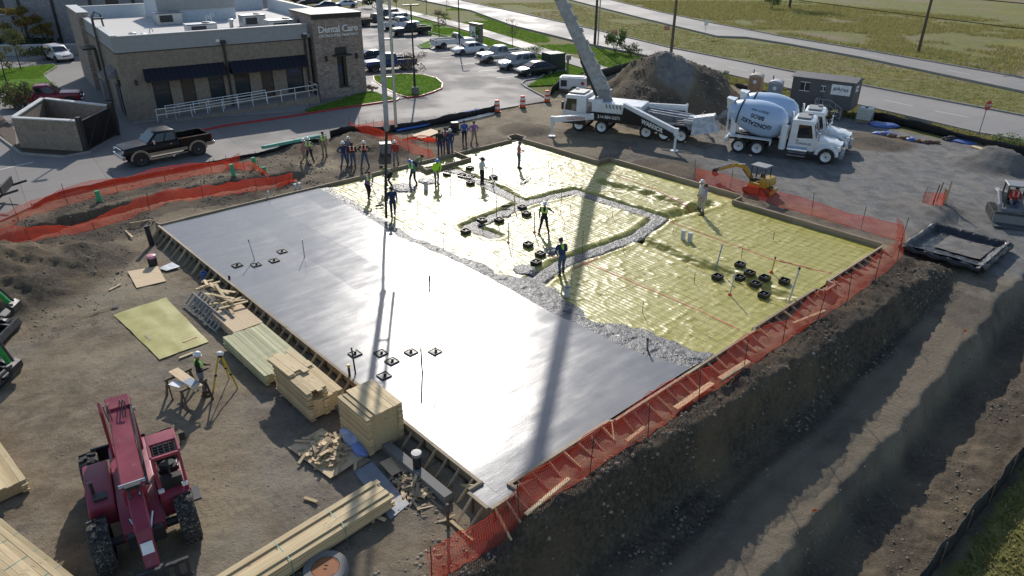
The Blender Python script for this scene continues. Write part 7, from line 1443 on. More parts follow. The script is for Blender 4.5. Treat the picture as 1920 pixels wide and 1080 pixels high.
def sheet(label, ps, m, z=.02, thick=.02, name='panel_sheet', cat='sheet', wr=0.0):
    c = ctr(*ps); g_ = gz(*c); o = thing(name, label, cat, (c[0], c[1], g_+z)); mb = MB(); n = 10; V = []
    P_ = [Vector((p[0]-c[0], p[1]-c[1])) for p in ps]
    for j in range(n+1):
        for i in range(n+1):
            s, t = i/n, j/n; q = P_[0].lerp(P_[1], s).lerp(P_[3].lerp(P_[2], s), t); x, y = q.x+c[0], q.y+c[1]; V.append((q.x+wr*.6*(vnoise(np.array(t*5.), np.array(s*5.), 3)-.5), q.y, (gz(x, y)-g_ if wr else 0)+wr*(float(vnoise(np.array(x*2.5), np.array(y*2.5), 5))-.3)))
    F = [(j*(n+1)+i, j*(n+1)+i+1, (j+1)*(n+1)+i+1, (j+1)*(n+1)+i) for j in range(n) for i in range(n)]; k = len(V); mb.add(V+[(x, y, z_-thick) for x, y, z_ in V], F+[tuple(k+q for q in f[::-1]) for f in F]); rim_ = [i for i in range(n+1)]+[j*(n+1)+n for j in range(1, n+1)]+[n*(n+1)+i for i in range(n-1, -1, -1)]+[j*(n+1) for j in range(n-1, 0, -1)]
    mb.f += [(rim_[(i+1) % len(rim_)], rim_[i], rim_[i]+k, rim_[(i+1) % len(rim_)]+k) for i in range(len(rim_))]; mb.m += [0]*len(rim_); mb.build('sheet', K[m] if isinstance(m, str) else m, o, wr > 0); return o
sheet('pale plywood sheet lying in the yard beside the ladder frames', ((-18.66,30.98,-0.5), (-17.47,31.6,-0.5), (-16.35,29.96,-0.5), (-17.39,29.23,-0.5)), 'ply', .05, .02)
sheet('small grey wedge of sheet metal beside the pale plywood', ((-17.28,31.3,-0.5), (-16.95,31.99,-0.5), (-16.32,31.5,-0.5), (-16.78,31.01,-0.5)), 'steel', .1, .02)
yel = sheet('yellow plastic sheet with fold lines spread on the yard dirt', ((-17.22,26.74,-0.5), (-15.62,28.3,-0.5), (-12.27,24.59,-0.5), (-13.63,23.18,-0.5)), 'film_y', .03, .012, 'plastic_sheet', 'sheeting', .06)
sheet('long grey sheet lying below the scrap heap', ((-4.85,16.95,-0.5), (-4.37,17.4,-0.5), (-2.95,15.6,-0.5), (-3.41,14.97,-0.5)), mat('grey_sheet', (.24, .25, .27), .55), .06, .02)
sheet('brown plywood offcut beside the debris heap', ((-4.11,17.3,-0.5), (-3.76,17.58,-0.5), (-3.26,17.02,-0.5), (-3.63,16.7,-0.5)), 'ply', .12, .02); sheet('pale grey board leaning by the debris heap', ((-3.75,17.46,-0.5), (-3.42,17.51,-0.5), (-3.02,17.02,-0.5), (-3.28,16.78,-0.5)), 'wood_o', .16, .02)
sheet('pale board lying behind the orange net heap near the drive', ((-7.91,54.74,0), (-6.62,56.75,0), (-5.76,55.77,0), (-7.02,53.51,0)), 'ply', .1, .02)
# bag
f = MB(); c = (-5.09,18.27,-0.5); o = thing('plastic_bag', 'crumpled white and blue plastic bag beside the tall stack', 'bag', (c[0], c[1], gz(c[0], c[1])), AB)
def blob(r, m, name, parent, o_=(0, 0, 0), seed=1, sub=3, amp=.3):
    b = bmesh.new(); bmesh.ops.create_icosphere(b, subdivisions=sub, radius=1)
    for v in b.verts: k = 1+amp*float(fbm(np.array(v.co.x*2+seed), np.array(v.co.y*2+v.co.z*1.7), 4, seed)); v.co = Vector((v.co.x*r[0]*k+o_[0], v.co.y*r[1]*k+o_[1], max(v.co.z*r[2]*k, -r[2]*.4)+o_[2]))
    me = bpy.data.meshes.new(name); b.to_mesh(me); b.free(); me.materials.append(K[m] if isinstance(m, str) else m); me.shade_smooth(); return link(name, me, parent)
blob((.55, .26, .26), mat('blue_white_plastic', (.42, .47, .62), .35, var=.25, bump=.8, bs=6, bd=.08), 'sack', o, (-.2, 0, .18), 3); blob((.35, .22, .2), mat('blue_film', (.2, .27, .55), .35, bump=.8, bs=6, bd=.06), 'sack_neck', o, (.5, -.1, .14), 5)
# ladder frames leaning on the plywood stack
for k in range(2):
    c = (-13.34,26.4,-0.2); o = thing('ladder_frame', ('outer', 'inner')[k]+' of two grey ladder-like form frames leaning on the plywood stack', 'frame', (c[0]+.28*k, c[1]+.2*k, gz(c[0], c[1])+.08), AB+.03); tl = .75
    def fp_(x, y): return (x, y*math.cos(tl), y*math.sin(tl)+.02)
    for y in (0, .62): MB().bar(fp_(-1.65, y), fp_(1.65, y), .04, .1, up=(0, -math.sin(tl), math.cos(tl))).build('rail', mat('pale_grey_timber', (.36, .35, .33), .7) if 'pg' not in K else K['pg'], o)
    for i in range(11): MB().bar(fp_(-1.55+i*.31, .04), fp_(-1.55+i*.31, .58), .05, .07, up=(0, -math.sin(tl), math.cos(tl))).build('rung', K.setdefault('pg', mat('pale_grey_timber', (.36, .35, .33), .7)), o)
# saw table and tripod
a, b = Vector((-12.42,21.58,0.1)), Vector((-10.59,20.09,0.1)); c = (a+b)/2; o = thing('work_table', 'plank work table on two sawhorses beside the surveyor', 'table', (c.x, c.y, gz(c.x, c.y)), heading(a, b)); MB().box((0, 0, .82), (1.75, .36, .04)).build('tabletop', K['ply'], o); MB().box((.35, .0, .845), (.5, .33, .012), .1).build('plan_sheet', mat('blue_grey_sheet', (.25, .3, .36), .6), o); MB().box((-.1, -.3, .72), (.5, .3, .01), .3).build('paper', K['reflect'], o)
for x in (-.55, .5):
    h_ = MB().bar((x, -.5, .76), (x, .5, .76), .09, .09).build('sawhorse', K['wood_d'], o)
    for y in (-.42, .42):
        for s in (-1, 1): MB().bar((x, y, .76), (x+.22*s, y*1.12, 0), .04, .09).build('leg', K['wood_d'], h_)
MB().box((-.02, .1, .45), (1.0, .14, .04)).build('shelf', K['wood_o'], o)
c = (-10.44,21.53,-0.55); o = thing('survey_tripod', 'yellow survey tripod with a level instrument facing the surveyor', 'tripod', (c[0], c[1], gz(c[0], c[1])))
for k in range(3): q = R(100+120*k); f = MB(); f.bar((math.cos(q)*.5, math.sin(q)*.5, 0), (math.cos(q)*.08, math.sin(q)*.08, 1.3), .035, .05); lg = f.build('leg', K['pvc_y'], o); f = MB(); f.box((math.cos(q)*.3, math.sin(q)*.3, .6), (.07, .07, .08)); f.build('clamp', K['black'], lg)
f = MB(); f.lathe([(.1, 1.28), (.11, 1.34)], 12); f.build('head_plate', K['black'], o); f = MB(); f.box((0, 0, 1.42), (.14, .12, .14)); f.tube((-.14, 0, 1.44), (.14, 0, 1.44), .035); f.build('level', K['reflect'], o, bevel=.01)
# cooler, bucket, shovel
def bucket(label, p, col, r=.15, h=.36, name='bucket', z=None, up=0):
    o = thing(name, label, 'bucket', (p[0], p[1], gz(p[0], p[1])+up if z is None else z)); f = MB(); f.lathe([(r*.85, 0), (r, h), (r*.92, h), (r*.8, .03)], 14); f.build('shell', K[col], o, True); f = MB(); f.path([(math.cos(q)*r, 0, h+math.sin(q)*r*.7) for q in np.linspace(0, PI, 7)], .006, 4); f.build('handle', K['steel'], o); return o
bucket('dark blue bucket between the braces of the form', (-14.57,30.11,-0.5), 'c_blue'); bucket('grey bucket standing at the fresh concrete edge', (2.44,27.92,-0.13), 'pvc', .14, .45, z=-.13)
c = (-17.78,31.78,-0.5); o = thing('water_cooler', 'pink and black water cooler beside the pale plywood', 'cooler', (c[0], c[1], gz(c[0], c[1]))); f = MB(); f.lathe([(.2, 0), (.22, .4), (.2, .46)], 14); f.build('body', K['black'], o, True); f = MB(); f.lathe([(.22, .46), (.21, .58), (.1, .62)], 14); f.build('lid', mat('pink_plastic', (.7, .3, .35), .5), o, True)
c = (-18.03,26.87,-0.5); o = thing('shovel', 'long handled shovel lying on the yard dirt', 'shovel', (c[0], c[1], gz(c[0], c[1])+.03), heading((-18.6,26.44,-0.5), (-17.63,27.36,-0.5))); f = MB(); f.tube((-.75, 0, 0), (.6, 0, .02), .018); f.build('shaft', K['wood_o'], o); f = MB(); f.loft([[(.6, -.03, .0), (.6, .03, .0), (.6, .03, .02), (.6, -.03, .02)], [(.7, -.1, .0), (.7, .1, .0), (.7, .1, .015), (.7, -.1, .015)], [(.95, -.05, .0), (.95, .05, .0), (.95, .05, .01), (.95, -.05, .01)]]); f.build('blade', K['gun'], o)
# manhole ring
c = (-4.78,13.22,-0.45); o = thing('manhole_ring', 'round concrete manhole riser with a rusty lid at the bottom of the picture', 'manhole', (c[0]-.02, c[1]-.1, gz(c[0], c[1]-.1)-.1)); f = MB(); f.lathe([(.58, -.2), (.58, .28), (.56, .32), (.37, .32), (.36, .25)], 40); f.build('ring', K['cured'], o, True); f = MB(); f.lathe([(.36, .25), (.36, .3), (.33, .31), (.32, .3), (.02, .3)], 36); l_ = f.build('lid', mat('rust_lid', (.3, .13, .06), .8, .2, var=.3, scale=6), o, True); f = MB(); f.box((.0, .08, .305), (.09, .02, .012)); f.box((0, -.04, .305), (.09, .02, .012)); f.build('lid_slot', K['rust'], l_)
for lb, a, b in (('short plank leaning by the bottom lumber bundle', (-4.09,15.21,-0.5), (-3.55,14.93,-0.5)), ('pale plank stuck between the slab corner and fence', (-1.69,14.93,-0.4), (-1.01,14.24,-0.4)), ('thin stick lying between the scrap heap and bottom bundle', (-6.09,15.83,-0.5), (-5.66,15.66,-0.5)), ('plank beside the yellow sheet corner', (-12.92,23.3,-0.5), (-12.54,23.7,-0.5)), ('short plank lying on the yellow sheet', (-13.27,24.49,-0.5), (-12.9,24.92,-0.5)), ('dark plank lying at the yellow sheet fold', (-15,24.97,-0.5), (-14.61,24.6,-0.5)), ('loose plank above the yellow sheet', (-18.53,28.99,-0.5), (-18.31,29.6,-0.5)), ('pale stake lying beneath the trench net', (-21.35,36.14,-0.4), (-20.35,35.03,-0.4)),
                 ('long board across the stakes at the slab left corner', (-21.12,36.43,-0.2), (-19.76,37.26,-0.2))):
    m_ = ((a[0]+b[0])/2, (a[1]+b[1])/2); o = thing('loose_plank', lb, 'plank', (m_[0], m_[1], gz(*m_)+.06), heading(a, b)); link('plank', board_mesh(round(math.dist(a, b), 2), .1, .04, 'wood_o' if 'dark' in lb else 'wood'), o)
for lb, a, b in (('long pale board pinning the net nearest the slab corner', (0.42,14.65,-0.2), (1.72,16.1,-0.2)), ('short board pinning the orange net below the form middle', (3.68,17.92,-0.2), (4.38,18.65,-0.2)), ('broad board lying on the net past the middle of the bank', (5.62,19.77,-0.2), (7.26,21.31,-0.2)), ('pale board next along the bank after the broad board', (7.56,21.42,-0.2), (8.94,22.63,-0.2)), ('pale board pinning the net beside the stepped form', (11.66,25.57,-0.2), (13.42,26.69,-0.2))):
    m_ = ((a[0]+b[0])/2, (a[1]+b[1])/2); o = thing('net_board', lb, 'plank', (m_[0], m_[1], gz(*m_)+.2), heading(a, b)); link('plank', board_mesh(round(math.dist(a, b), 2), .12 if 'broad' not in lb else .22, .04, 'wood'), o)

# ---------------------------------------------------------------- blockouts, pipes and stakes on the slab and film
def blockout_mesh(h):
    f = MB(); w = .19; z0, z1 = 0, h
    for s in (-1, 1): f.box((s*w, 0, h/2), (.03, 2*w+.03, h)); f.box((0, s*w, h/2), (2*w-.03, .03, h))
    f.box((0, 0, .015), (2*w-.03, 2*w-.03, .03)); return f.mesh('box_wall', K['black'])
bm0, bm1 = blockout_mesh(.055), blockout_mesh(.2)
stub = MB().lathe([(.05, 0), (.05, .12), (.06, .12), (.06, .17), (.0, .17)], 10).mesh('drain_stub', K['gun'], True)
def blockouts(pts, me, z, where, group):
    for i, (p, lb) in enumerate(pts):
        o = thing('drain_blockout', lb, 'blockout', (p[0], p[1], z), A1+rg.uniform(-.08, .08), group); link('box_wall', me, o); link('drain_stub', stub, o, (rg.uniform(-.04, .04), .02, -.04 if z == 0 else .0))
blockouts([((-13.12,30.61,0), 'flat black blockout, leftmost on the wet slab'), ((-12.25,30.69,0), 'flat black blockout beside the grey standpipe on the wet slab'), ((-11.53,31.18,0), 'flat black blockout right of the standpipe on the wet slab'), ((-11.46,32.26,0), 'flat black blockout farthest of the left slab four'),
           ((-5.94,22.84,0), 'black blockout beside the twin pipes near the tall lumber stack'), ((-4.97,22.89,0), 'black blockout in the boom shadow on the wet slab'), ((-4.46,22.34,0), 'black blockout just right of the boom shadow'), ((-3.83,22.98,0), 'black blockout between boom shadow and tall thin pipe'), ((-2.92,23.03,0), 'black blockout at the foot of the tall thin pipe'), ((-4.6,21.38,0), 'black blockout nearest the tall lumber stack')], bm0, 0, '', 'blockouts cast into the wet slab')
names = ['by the wide hatted worker', 'left of the wide hatted worker', 'behind the wide hatted worker', 'right of the wide hatted worker']
blockouts([(p, f'raised black drain box on the film, {n}') for p, n in (((-4.35,45.08,-0.13), 'nearest the blockout frame'), ((-3.34,44.77,-0.13), 'second from the blockout frame'), ((-2.9,46.27,-0.13), 'farthest back in the worker cluster'), ((-2.76,44.34,-0.13), 'at the left hand of the rake worker'), ((-2.69,43.16,-0.13), 'in front of the rake worker'), ((-1.26,44.37,-0.13), 'right of the rake worker'), ((0.56,38.83,-0.13), 'at the grade beam junction'), ((0.79,37.81,-0.13), 'just below the grade beam junction'), ((-1.68,36.7,-0.13), 'left of the pair under the beam'), ((-0.74,36.8,-0.13), 'right of the pair under the beam'), ((-2.5,35.15,-0.13), 'leftmost near the pour edge'), ((0.81,33.43,-0.13), 'left of the grade beam worker'), ((1.4,32.25,-0.13), 'close behind the grade beam worker'), ((1.16,31.24,-0.13), 'half sunk in fresh concrete'),
           ((9.6,29.8,-0.13), 'leftmost of the right hand group'), ((11.04,31.16,-0.13), 'farthest of the right hand group'), ((10.6,29.7,-0.13), 'second row left of the right hand group'), ((11.23,30.22,-0.13), 'in the middle of the right hand group'), ((11.15,29.05,-0.13), 'below the middle of the right hand group'), ((11.78,29.72,-0.13), 'by the yellow tipped pipe'), ((12.59,29.4,-0.13), 'rightmost beside the tall black capped pipe'), ((11.21,28,-0.13), 'nearest the braced form'))], bm1, -.12, '', 'raised drain boxes on the film')
def standpipe(label, p, h, r, m, z, lean=(0, 0), base=None, cap=None, name='standpipe', cat='pipe'):
    o = thing(name, label, cat, (p[0], p[1], z)); f = MB(); f.tube((0, 0, -.15), (lean[0], lean[1], h), r, n=10); f.build('pipe', K[m], o, True)
    if cap: f = MB(); f.tube((lean[0]*.97, lean[1]*.97, h-.09), (lean[0], lean[1], h+.02), r*1.25, n=10); f.build('cap', K[cap], o, True)
    if base: f = MB(); f.lathe([(r*3.5, 0), (r*3, .04), (r*1.3, .09)], 10); f.build('collar', K[base], o, True)
    return o
sp = standpipe
sp('slim grey standpipe with grey cap on the left of the slab', (-12.5,31.29,0), 1.05, .025, 'pvc', 0, (-.15, 0), None, 'grey'); sp('dark thin standpipe beside the left slab blockouts', (-10.18,31.64,0), .95, .022, 'steel', 0); sp('short black standpipe in the bright glare', (-3.73,28.77,0), .45, .05, 'black', 0); sp('tall thin dark rod rising from a slab blockout', (-2.9,23.22,0), 2.3, .02, 'steel', 0, (-.05, 0)); sp('dark metal pole standing in the glare right of the blockouts', (-3.24,21.57,0), 1.1, .035, 'gun', 0); sp('dark twin pipe next to the form, taller one', (-5.66,21.54,0), 1.1, .03, 'gun', 0, (-.05, 0)); sp('dark twin pipe next to the form, shorter yellow capped one', (-5.83,21.33,0), .5, .045, 'gun', 0, cap='pvc_y'); sp('short black capped pipe by the near pour edge', (5.24,23.33,0), .5, .04, 'steel', 0, (-.03, 0), None, 'gun'); sp('stubby black pipe near the left form edge', (-12.98,29.18,0), .18, .05, 'black', 0)
sp('fat grey pipe stub, left of two on the yellow film', (8.99,34.55,-0.13), .5, .13, 'pvc', -.13); sp('fat grey pipe stub, right of two on the yellow film', (9.29,34.27,-0.13), .48, .13, 'pvc', -.13); sp('fat grey pipe stub near the hose on bright film', (-5.39,42.08,-0.13), .6, .13, 'pvc', -.13)
sp('slim blue standpipe beside the dry grade beam', (9.82,30.96,-0.13), 1.25, .025, 'pvc_b', -.13, (.15, 0)); sp('grey standpipe with red collar beside the drain boxes', (9.74,28.18,-0.13), 1.1, .03, 'pvc', -.13, (.1, 0), 'orange'); sp('black and yellow standpipe with red collar', (12.36,30.53,-0.13), .8, .03, 'pvc_y', -.13, (.07, 0), 'orange', 'black'); sp('tall grey black capped standpipe close to the braced form', (12.23,27.71,-0.13), 1.6, .04, 'pvc', -.13, (.18, 0), None, 'black'); sp('yellow gas riser at the grade beam junction', (0.12,38.91,-0.13), .9, .03, 'pvc_y', -.13); sp('dark riser at the beam junction edge', (-0.9,37.53,-0.13), 1.3, .02, 'gun', -.13); sp('brown stake with orange base under the white hatted worker', (-0.21,33.9,-0.13), 1.1, .025, 'rust', -.13, (0, 0), 'orange'); sp('rusty stake left of the white hatted worker', (1.18,35.29,-0.13), 1.15, .025, 'rust', -.13, (0, 0), 'orange'); sp('grey blue riser beside the navy hose worker', (-1.27,43.3,-0.13), 1.1, .03, 'pvc', -.13); sp('thin riser near the blockout frame', (-3.81,41.52,-0.13), 1.5, .02, 'gun', -.13)
for i, (p, h) in enumerate((((2.75,38.18,-0.13), 1.2), ((3.31,38.28,-0.13), .6), ((3.53,32.54,-0.13), 1.25), ((2.76,35.39,-0.13), .5), ((8.6,35.28,-0.13), .38), ((5.65,32.78,-0.13), .4), ((11.42,32.23,-0.13), .48), ((8.45,29.44,-0.13), .5), ((5.56,26.49,-0.13), .55), ((2.77,29.52,-0.13), .35), ((8.19,41.28,-0.13), .4), ((13.75,34.5,-0.13), .45), ((-1.61,35.69,-0.13), .5), ((-3.56,33.84,-0.13), .85), ((-5.5,38.62,-0.13), .6), ((-0.01,32.88,-0.13), .6), ((2,38.6,-0.13), .7), ((-3.08,42.95,-0.13), .6), ((2.36,43.91,-0.13), .5), ((0.01,49.59,-0.13), .5), ((2.58,46.39,-0.13), .55), ((0.29,42.81,-0.13), .5), ((2.43,47.11,-0.13), .4), ((4.06,39.52,-0.13), .6), ((5.64,37.57,-0.13), .5))):
    sp('thin dark grade stake standing up through the yellow film', p, h, .014, 'rust', -.13, (rg.uniform(-.04, .04), 0), name='grade_stake', cat='stake')['group'] = 'grade stakes through the film'
# bull float and rakes
a, b = Vector((0.39,42.89,-0.12)), Vector((1.21,44.95,-0.12)); m_ = (a+b)/2; o = thing('bull_float', 'dark bull float with a long handle lying on the film', 'bull float', (m_.x, m_.y, -.06), heading(a, b)); MB().box((0, .06, .02), (1.5, .1, .05)).build('blade', K['gun'], o); MB().box((0, -.1, .03), (1.5, .05, .05)).build('spine', K['steel'], o)
e_ = (6.73,41.91,-0.05); ei = Matrix.Rotation(-heading(a, b), 4, 'Z') @ Vector((e_[0]-m_.x, e_[1]-m_.y, .08)); MB().tube((0, 0, .06), ei, .02, n=6).build('handle', K['steel'], o)
def rake(label, p, q, z0, z1): o = thing('concrete_rake', label, 'rake', (p[0], p[1], z0)); d = Vector((q[0]-p[0], q[1]-p[1], z1-z0)); MB().tube((0, 0, .05), d, .018, n=6).build('shaft', K['steel'], o); hd2 = math.atan2(d.y, d.x); MB().box((0, 0, .06), (.03, .5, .12), hd2).build('head', K['gun'], o)
rake('concrete rake reaching from the wide hatted worker towards the beam', (-0.41,39.16,-0.13), (-1.67,42.98,-0.13), -.12, 1.1); rake('concrete rake held by the worker leaning into the pour edge', (-7.74,38.94,-0.1), (-8.43,40.19,-0.1), -.06, 1.0); rake('long thin rod lying from the worker cluster across the film', (-1.24,43.3,-0.13), (-4.61,44.85,-0.13), -.08, .1)
# black drain posts by the slab
sp('tall black drain pipe with grey cap beside the footing strip', (-2.87,16.9,-0.5), .8, .13, 'black', -.55, cap='grey'); sp('tall black pipe at the left slab corner', (-18.94,34.19,-0.4), 1.05, .13, 'black', -.5, (-.06, 0)); sp('dark timber post beside the slab corner bracing', (-1.75,14.72,-0.5), .85, .045, 'wood_d', -.6, (0, .05), name='timber_post', cat='post')
for lb, p, h in (('green sewer standpipe alone beside the long trench', (-24.38,39.66,-0.9), 1.5), ('green sewer standpipe, left of the three near the trench end', (-18.05,44.24,-0.9), 1.75), ('green sewer standpipe, farthest back of the three', (-17.33,46.24,-0.9), 1.6), ('green sewer standpipe, right of the three near the trench end', (-16.44,45.47,-0.9), 1.2)):
    o = thing('sewer_standpipe', lb, 'pipe', (p[0], p[1], -1.0)); MB().tube((0, 0, -.2), (-.05, .02, h*.55), .12, n=12).build('lower_pipe', K['pvc_g'], o, True); MB().tube((-.05, .02, h*.52), (-.1, .03, h), .135, n=12).build('upper_pipe', K['pvc_g'], o, True); MB().tube((-.05, .02, h*.50), (-.052, .02, h*.56), .145, n=12).build('joint', K['black'], o, True)
sp('white pipe stub at the far slab edge, left of two', (-13.46,41.93,0), .55, .09, 'pvc', -.3); sp('white pipe stub at the far slab edge, right of two', (-13.25,42.14,0), .55, .09, 'pvc', -.3); sp('white post beside the trench net at the slab edge', (-14.56,40.16,0), .7, .05, 'pvc', -.3)
K['pvc_lg'] = mat('pale_green_pipe', (.16, .45, .32), .4)
# pipe bundles
def bundle(label, a, b, n, r, m, seed, z=.05):
    a, b = Vector(a), Vector(b); rg = random.Random(seed); c = (a+b)/2; o = thing('pipe_bundle', label, 'pipes', (c.x, c.y, gz(c.x, c.y)), heading(a, b)); L = (b-a).length
    for k in range(n): y = (k % 4-1.5)*r*2.3; zz = r+z+(k//4)*r*1.8; s = rg.uniform(-.4, .4); MB().tube((-L/2+s, y+rg.uniform(-.1, .1), zz), (L/2+s, y+rg.uniform(-.2, .2), zz+rg.uniform(0, .08)), r, n=8).build('pipe', K[m], o, True)
bundle('bundle of pale green sewer pipes lying along the silt fence', (-17.73,49.92,0), (-14.32,53.02,0), 6, .065, 'pvc_lg', 1); bundle('blue water pipes lying along the silt fence by the drive', (-5.88,59.98,0), (-2.7,62.81,0), 6, .1, 'pvc_b', 2); bundle('dark blue pipes behind the orange net heap', (-9.27,56.34,0), (-7.12,58.12,0), 4, .09, 'pvc_b', 3); bundle('grey conduit lengths lying near the blue pipes', (-4.98,58.9,0), (-1.73,62.03,0), 4, .05, 'pvc', 4)
for k in range(3): net_fence(('crumpled orange net heap, left fold', 'crumpled orange net heap, middle fold', 'crumpled orange net heap, right fold')[k]+' behind the dirt mound', [(lambda q: q[:2])(((-8.4,53.17,0), (-7.79,53.8,0), (-6.78,53.22,0))[k]), (lambda q: q[:2])(((-7.2,55.08,0), (-6.15,53.84,0), (-5.04,53.26,0))[k]), (lambda q: q[:2])(((-6.06,54.16,0), (-4.98,52.66,0), (-4.75,51.79,0))[k])], .55, .5, .7, 20+k, 9, .3, 'crumpled net folds')
o = thing('grey_bin', 'small grey plastic bin near the maroon topped worker', 'bin', G((-9.01,49.19,0)), .3); MB().box((0, 0, .35), (.7, .6, .7), t=1.1).build('tub', K['grey'], o, bevel=.03); MB().box((0, 0, .73), (.82, .7, .06)).build('rim', K['black'], o)
MB_ = thing('hand_tools', 'dark tangle of hand tools and hoses near the blue pipes', 'tools', G((-4.87,56.29,0)), 0); f = MB()
for k in range(7): q = R(50*k); f.path([(math.cos(q)*.6, math.sin(q)*.6, .05), (math.cos(q+1)*.3, math.sin(q+1)*.3, .4), (math.cos(q+2)*.7, math.sin(q+2)*.7, .1)], .05, 6)
f.build('hose', K['black'], MB_, True); MB().box((.2, .1, .4), (.6, .5, .7), .3).build('pump_motor', K['gun'], MB_, bevel=.05)
# barrels, generator
def barrel(label, p):
    o = thing('traffic_drum', label, 'traffic drum', (p[0], p[1], gz(p[0], p[1])), 0, 'orange traffic drums'); z = [.08, .3, .32, .5, .52, .7, .72, .9, .92, 1.05]; r = [.28, .27, .26, .255, .245, .24, .23, .225, .215, .2]; MB().lathe([(.34, 0), (.34, .08), (.28, .08)], 16).build('rubber_base', K['black'], o, True)
    for k in range(5): f = MB(); f.lathe([(r[2*k], z[2*k]), (r[2*k+1], z[2*k+1]+.02), (r[2*k+1]*.9, z[2*k+1]+.021)], 16); f.build('band', K['orange'] if k % 2 == 0 else K['reflect'], o, True)
    f = MB(); f.path([(-.1, 0, 1.05), (-.08, 0, 1.14), (.08, 0, 1.14), (.1, 0, 1.05)], .02, 5); f.build('handle', K['orange'], o)
barrel('orange traffic drum nearest the silt fence corner', (-1.43,63.05,0)); barrel('orange traffic drum, middle of the three on the lot edge', (0.85,64.79,0)); barrel('orange traffic drum nearest the white generator', (3.18,67.31,0))
c = (5.92,71.26,0); o = thing('site_generator', 'white towable generator behind the pump truck cab', 'generator', (c[0], c[1]+.6, gz(c[0], c[1])), R(-12)); MB().box((0, 0, .95), (2.6, 1.3, 1.1)).build('housing', K['white'], o, bevel=.06); MB().box((-.85, -.66, .95), (.6, .02, .6)).build('vent', K['gun'], o); MB().box((1.0, -.66, 1.0), (.3, .02, .3), 0, 0, R(45)).build('placard', K['red'], o); wheel(o, (.2, -.75, .35), .35, .22, .6, side=-1); wheel(o, (.2, .75, .35), .35, .22, .6, side=1); MB().bar((1.2, 0, .45), (2.3, 0, .4), .1, .1).build('drawbar', K['gun'], o); MB().box((0, 0, 1.54), (2.2, .9, .08)).build('lid', K['white'], o)
o = thing('orange_drum', 'orange drum between the generator and the dirt pile', 'drum', G((8.41,73.43,0))); f = MB(); f.lathe([(.26, 0), (.28, .2), (.25, .5), (.22, .8), (.1, .82)], 14); f.build('shell', K['orange'], o, True); f = MB(); f.lathe([(.285, .18), (.27, .34)], 14); f.build('band', K['reflect'], o, True)
# toilets, trailer, tote
def toilet(label, p, rz, m, roof):
    o = thing('portable_toilet', label, 'portable toilet', (p[0], p[1], gz(p[0], p[1])), rz, 'portable toilets'); MB().box((0, 0, 1.1), (1.15, 1.15, 2.05), t=.97).build('cabin', m, o, bevel=.03); f = MB(); f.loft([[(x, .6*math.cos(q), 2.1+.26*math.sin(q)) for q in np.linspace(0, PI, 7)] for x in (-.6, .6)]); f.build('roof', roof, o, True); MB().box((-.585, 0, 1.05), (.03, .85, 1.85)).build('door', m, o, bevel=.01); MB().box((0, 0, .05), (1.25, 1.2, .14)).build('skid', K['gun'], o); MB().tube((.35, .4, 2.2), (.35, .4, 2.65), .05).build('vent_pipe', K['black'], o)
    f = MB(); f.lathe([(.17, -.61), (.17, -.605)], 14, (0, 0, 1.7), 'X'); f.build('sign', K['reflect'], o)
toilet('tan portable toilet with rounded roof behind the mixers', (22.61,67.7,0), R(60), mat('tan_plastic', (.38, .23, .14), .5), mat('pale_tan_roof', (.42, .34, .28), .5)); toilet('grey portable toilet beside the office trailer', (23.98,66.16,0), R(60), mat('grey_plastic', (.26, .29, .32), .5), mat('grey_roof_plastic', (.4, .42, .44), .5))
ta, tb = Vector((24.82,64.62,0.3)), Vector((28.98,61.47,0.3)); tb2 = Vector((30.62,63.12,0.3)); rz = heading(ta, tb); o = thing('office_trailer', 'grey site office trailer with a white sign and entrance steps', 'trailer', (ta.x, ta.y, -.15), rz); L = (tb-ta).length; kg = mat('trailer_siding', (.105, .1, .1), .7, var=.1, stretch=(8, 8, .2), bump=.5, bs=5)
MB().box((L/2, 1.25, 1.85), (L, 2.5, 2.4)).build('body', kg, o, bevel=.02); f = MB(); f.loft([[(x, -.12, 3.02), (x, 1.25, 3.3), (x, 2.62, 3.02), (x, 2.62, 2.98), (x, -.12, 2.98)] for x in (-.12, L+.12)]); f.build('roof', mat('trailer_roof', (.13, .12, .12), .6), o)
for x, w, h_ in ((L*.22, .75, .7), (L*.52, .3, .4)): w_ = MB().box((x, -.02, 2.25), (w, .05, h_)).build('window', K['glass_b'], o); f = MB(); f.box((x, -.05, 2.25+h_/2+.02), (w+.1, .04, .05)); f.box((x, -.05, 2.25-h_/2-.02), (w+.1, .04, .05)); f.box((x, -.045, 2.25), (.04, .03, h_)); f.build('frame', K['reflect'], w_)
MB().box((L*.62, -.02, 1.7), (.9, .05, 1.95)).build('door', mat('trailer_door', (.12, .115, .115), .6), o); MB().box((L*.8, -.03, 2.3), (1.6, .04, .85)).build('sign', K['reflect'], o); lettering('sign_lettering', '#Aries', .46, K['letter'], o, (L*.8, -.055, 2.36), (PI/2, 0, 0), .006); MB().box((L+.02, 1.0, 2.4), (.04, .8, .5)).build('end_sign', K['reflect'], o); lettering('sign_lettering', 'Aries', .22, K['letter'], o, (L+.045, 1.0, 2.4), (PI/2, 0, PI/2), .006)
for x in (.8, L*.5, L-.8): MB().box((x, .4, .32), (.4, .4, .65)).build('block', K['cured'], o); MB().box((x, 2.1, .32), (.4, .4, .65)).build('block', K['cured'], o)
stp = thing('entrance_steps', 'steel entrance steps with pipe railing at the office trailer', 'steps', (ta.x+math.cos(rz)*L*.62, ta.y+math.sin(rz)*L*.62, -.15), rz); MB().box((0, -.75, .62), (1.3, 1.3, .06)).build('landing', K['steel'], stp)
for k in range(3): MB().box((.85+.3*k, -.75, .46-.16*k), (.3, 1.0, .04)).build('tread', K['steel'], stp)
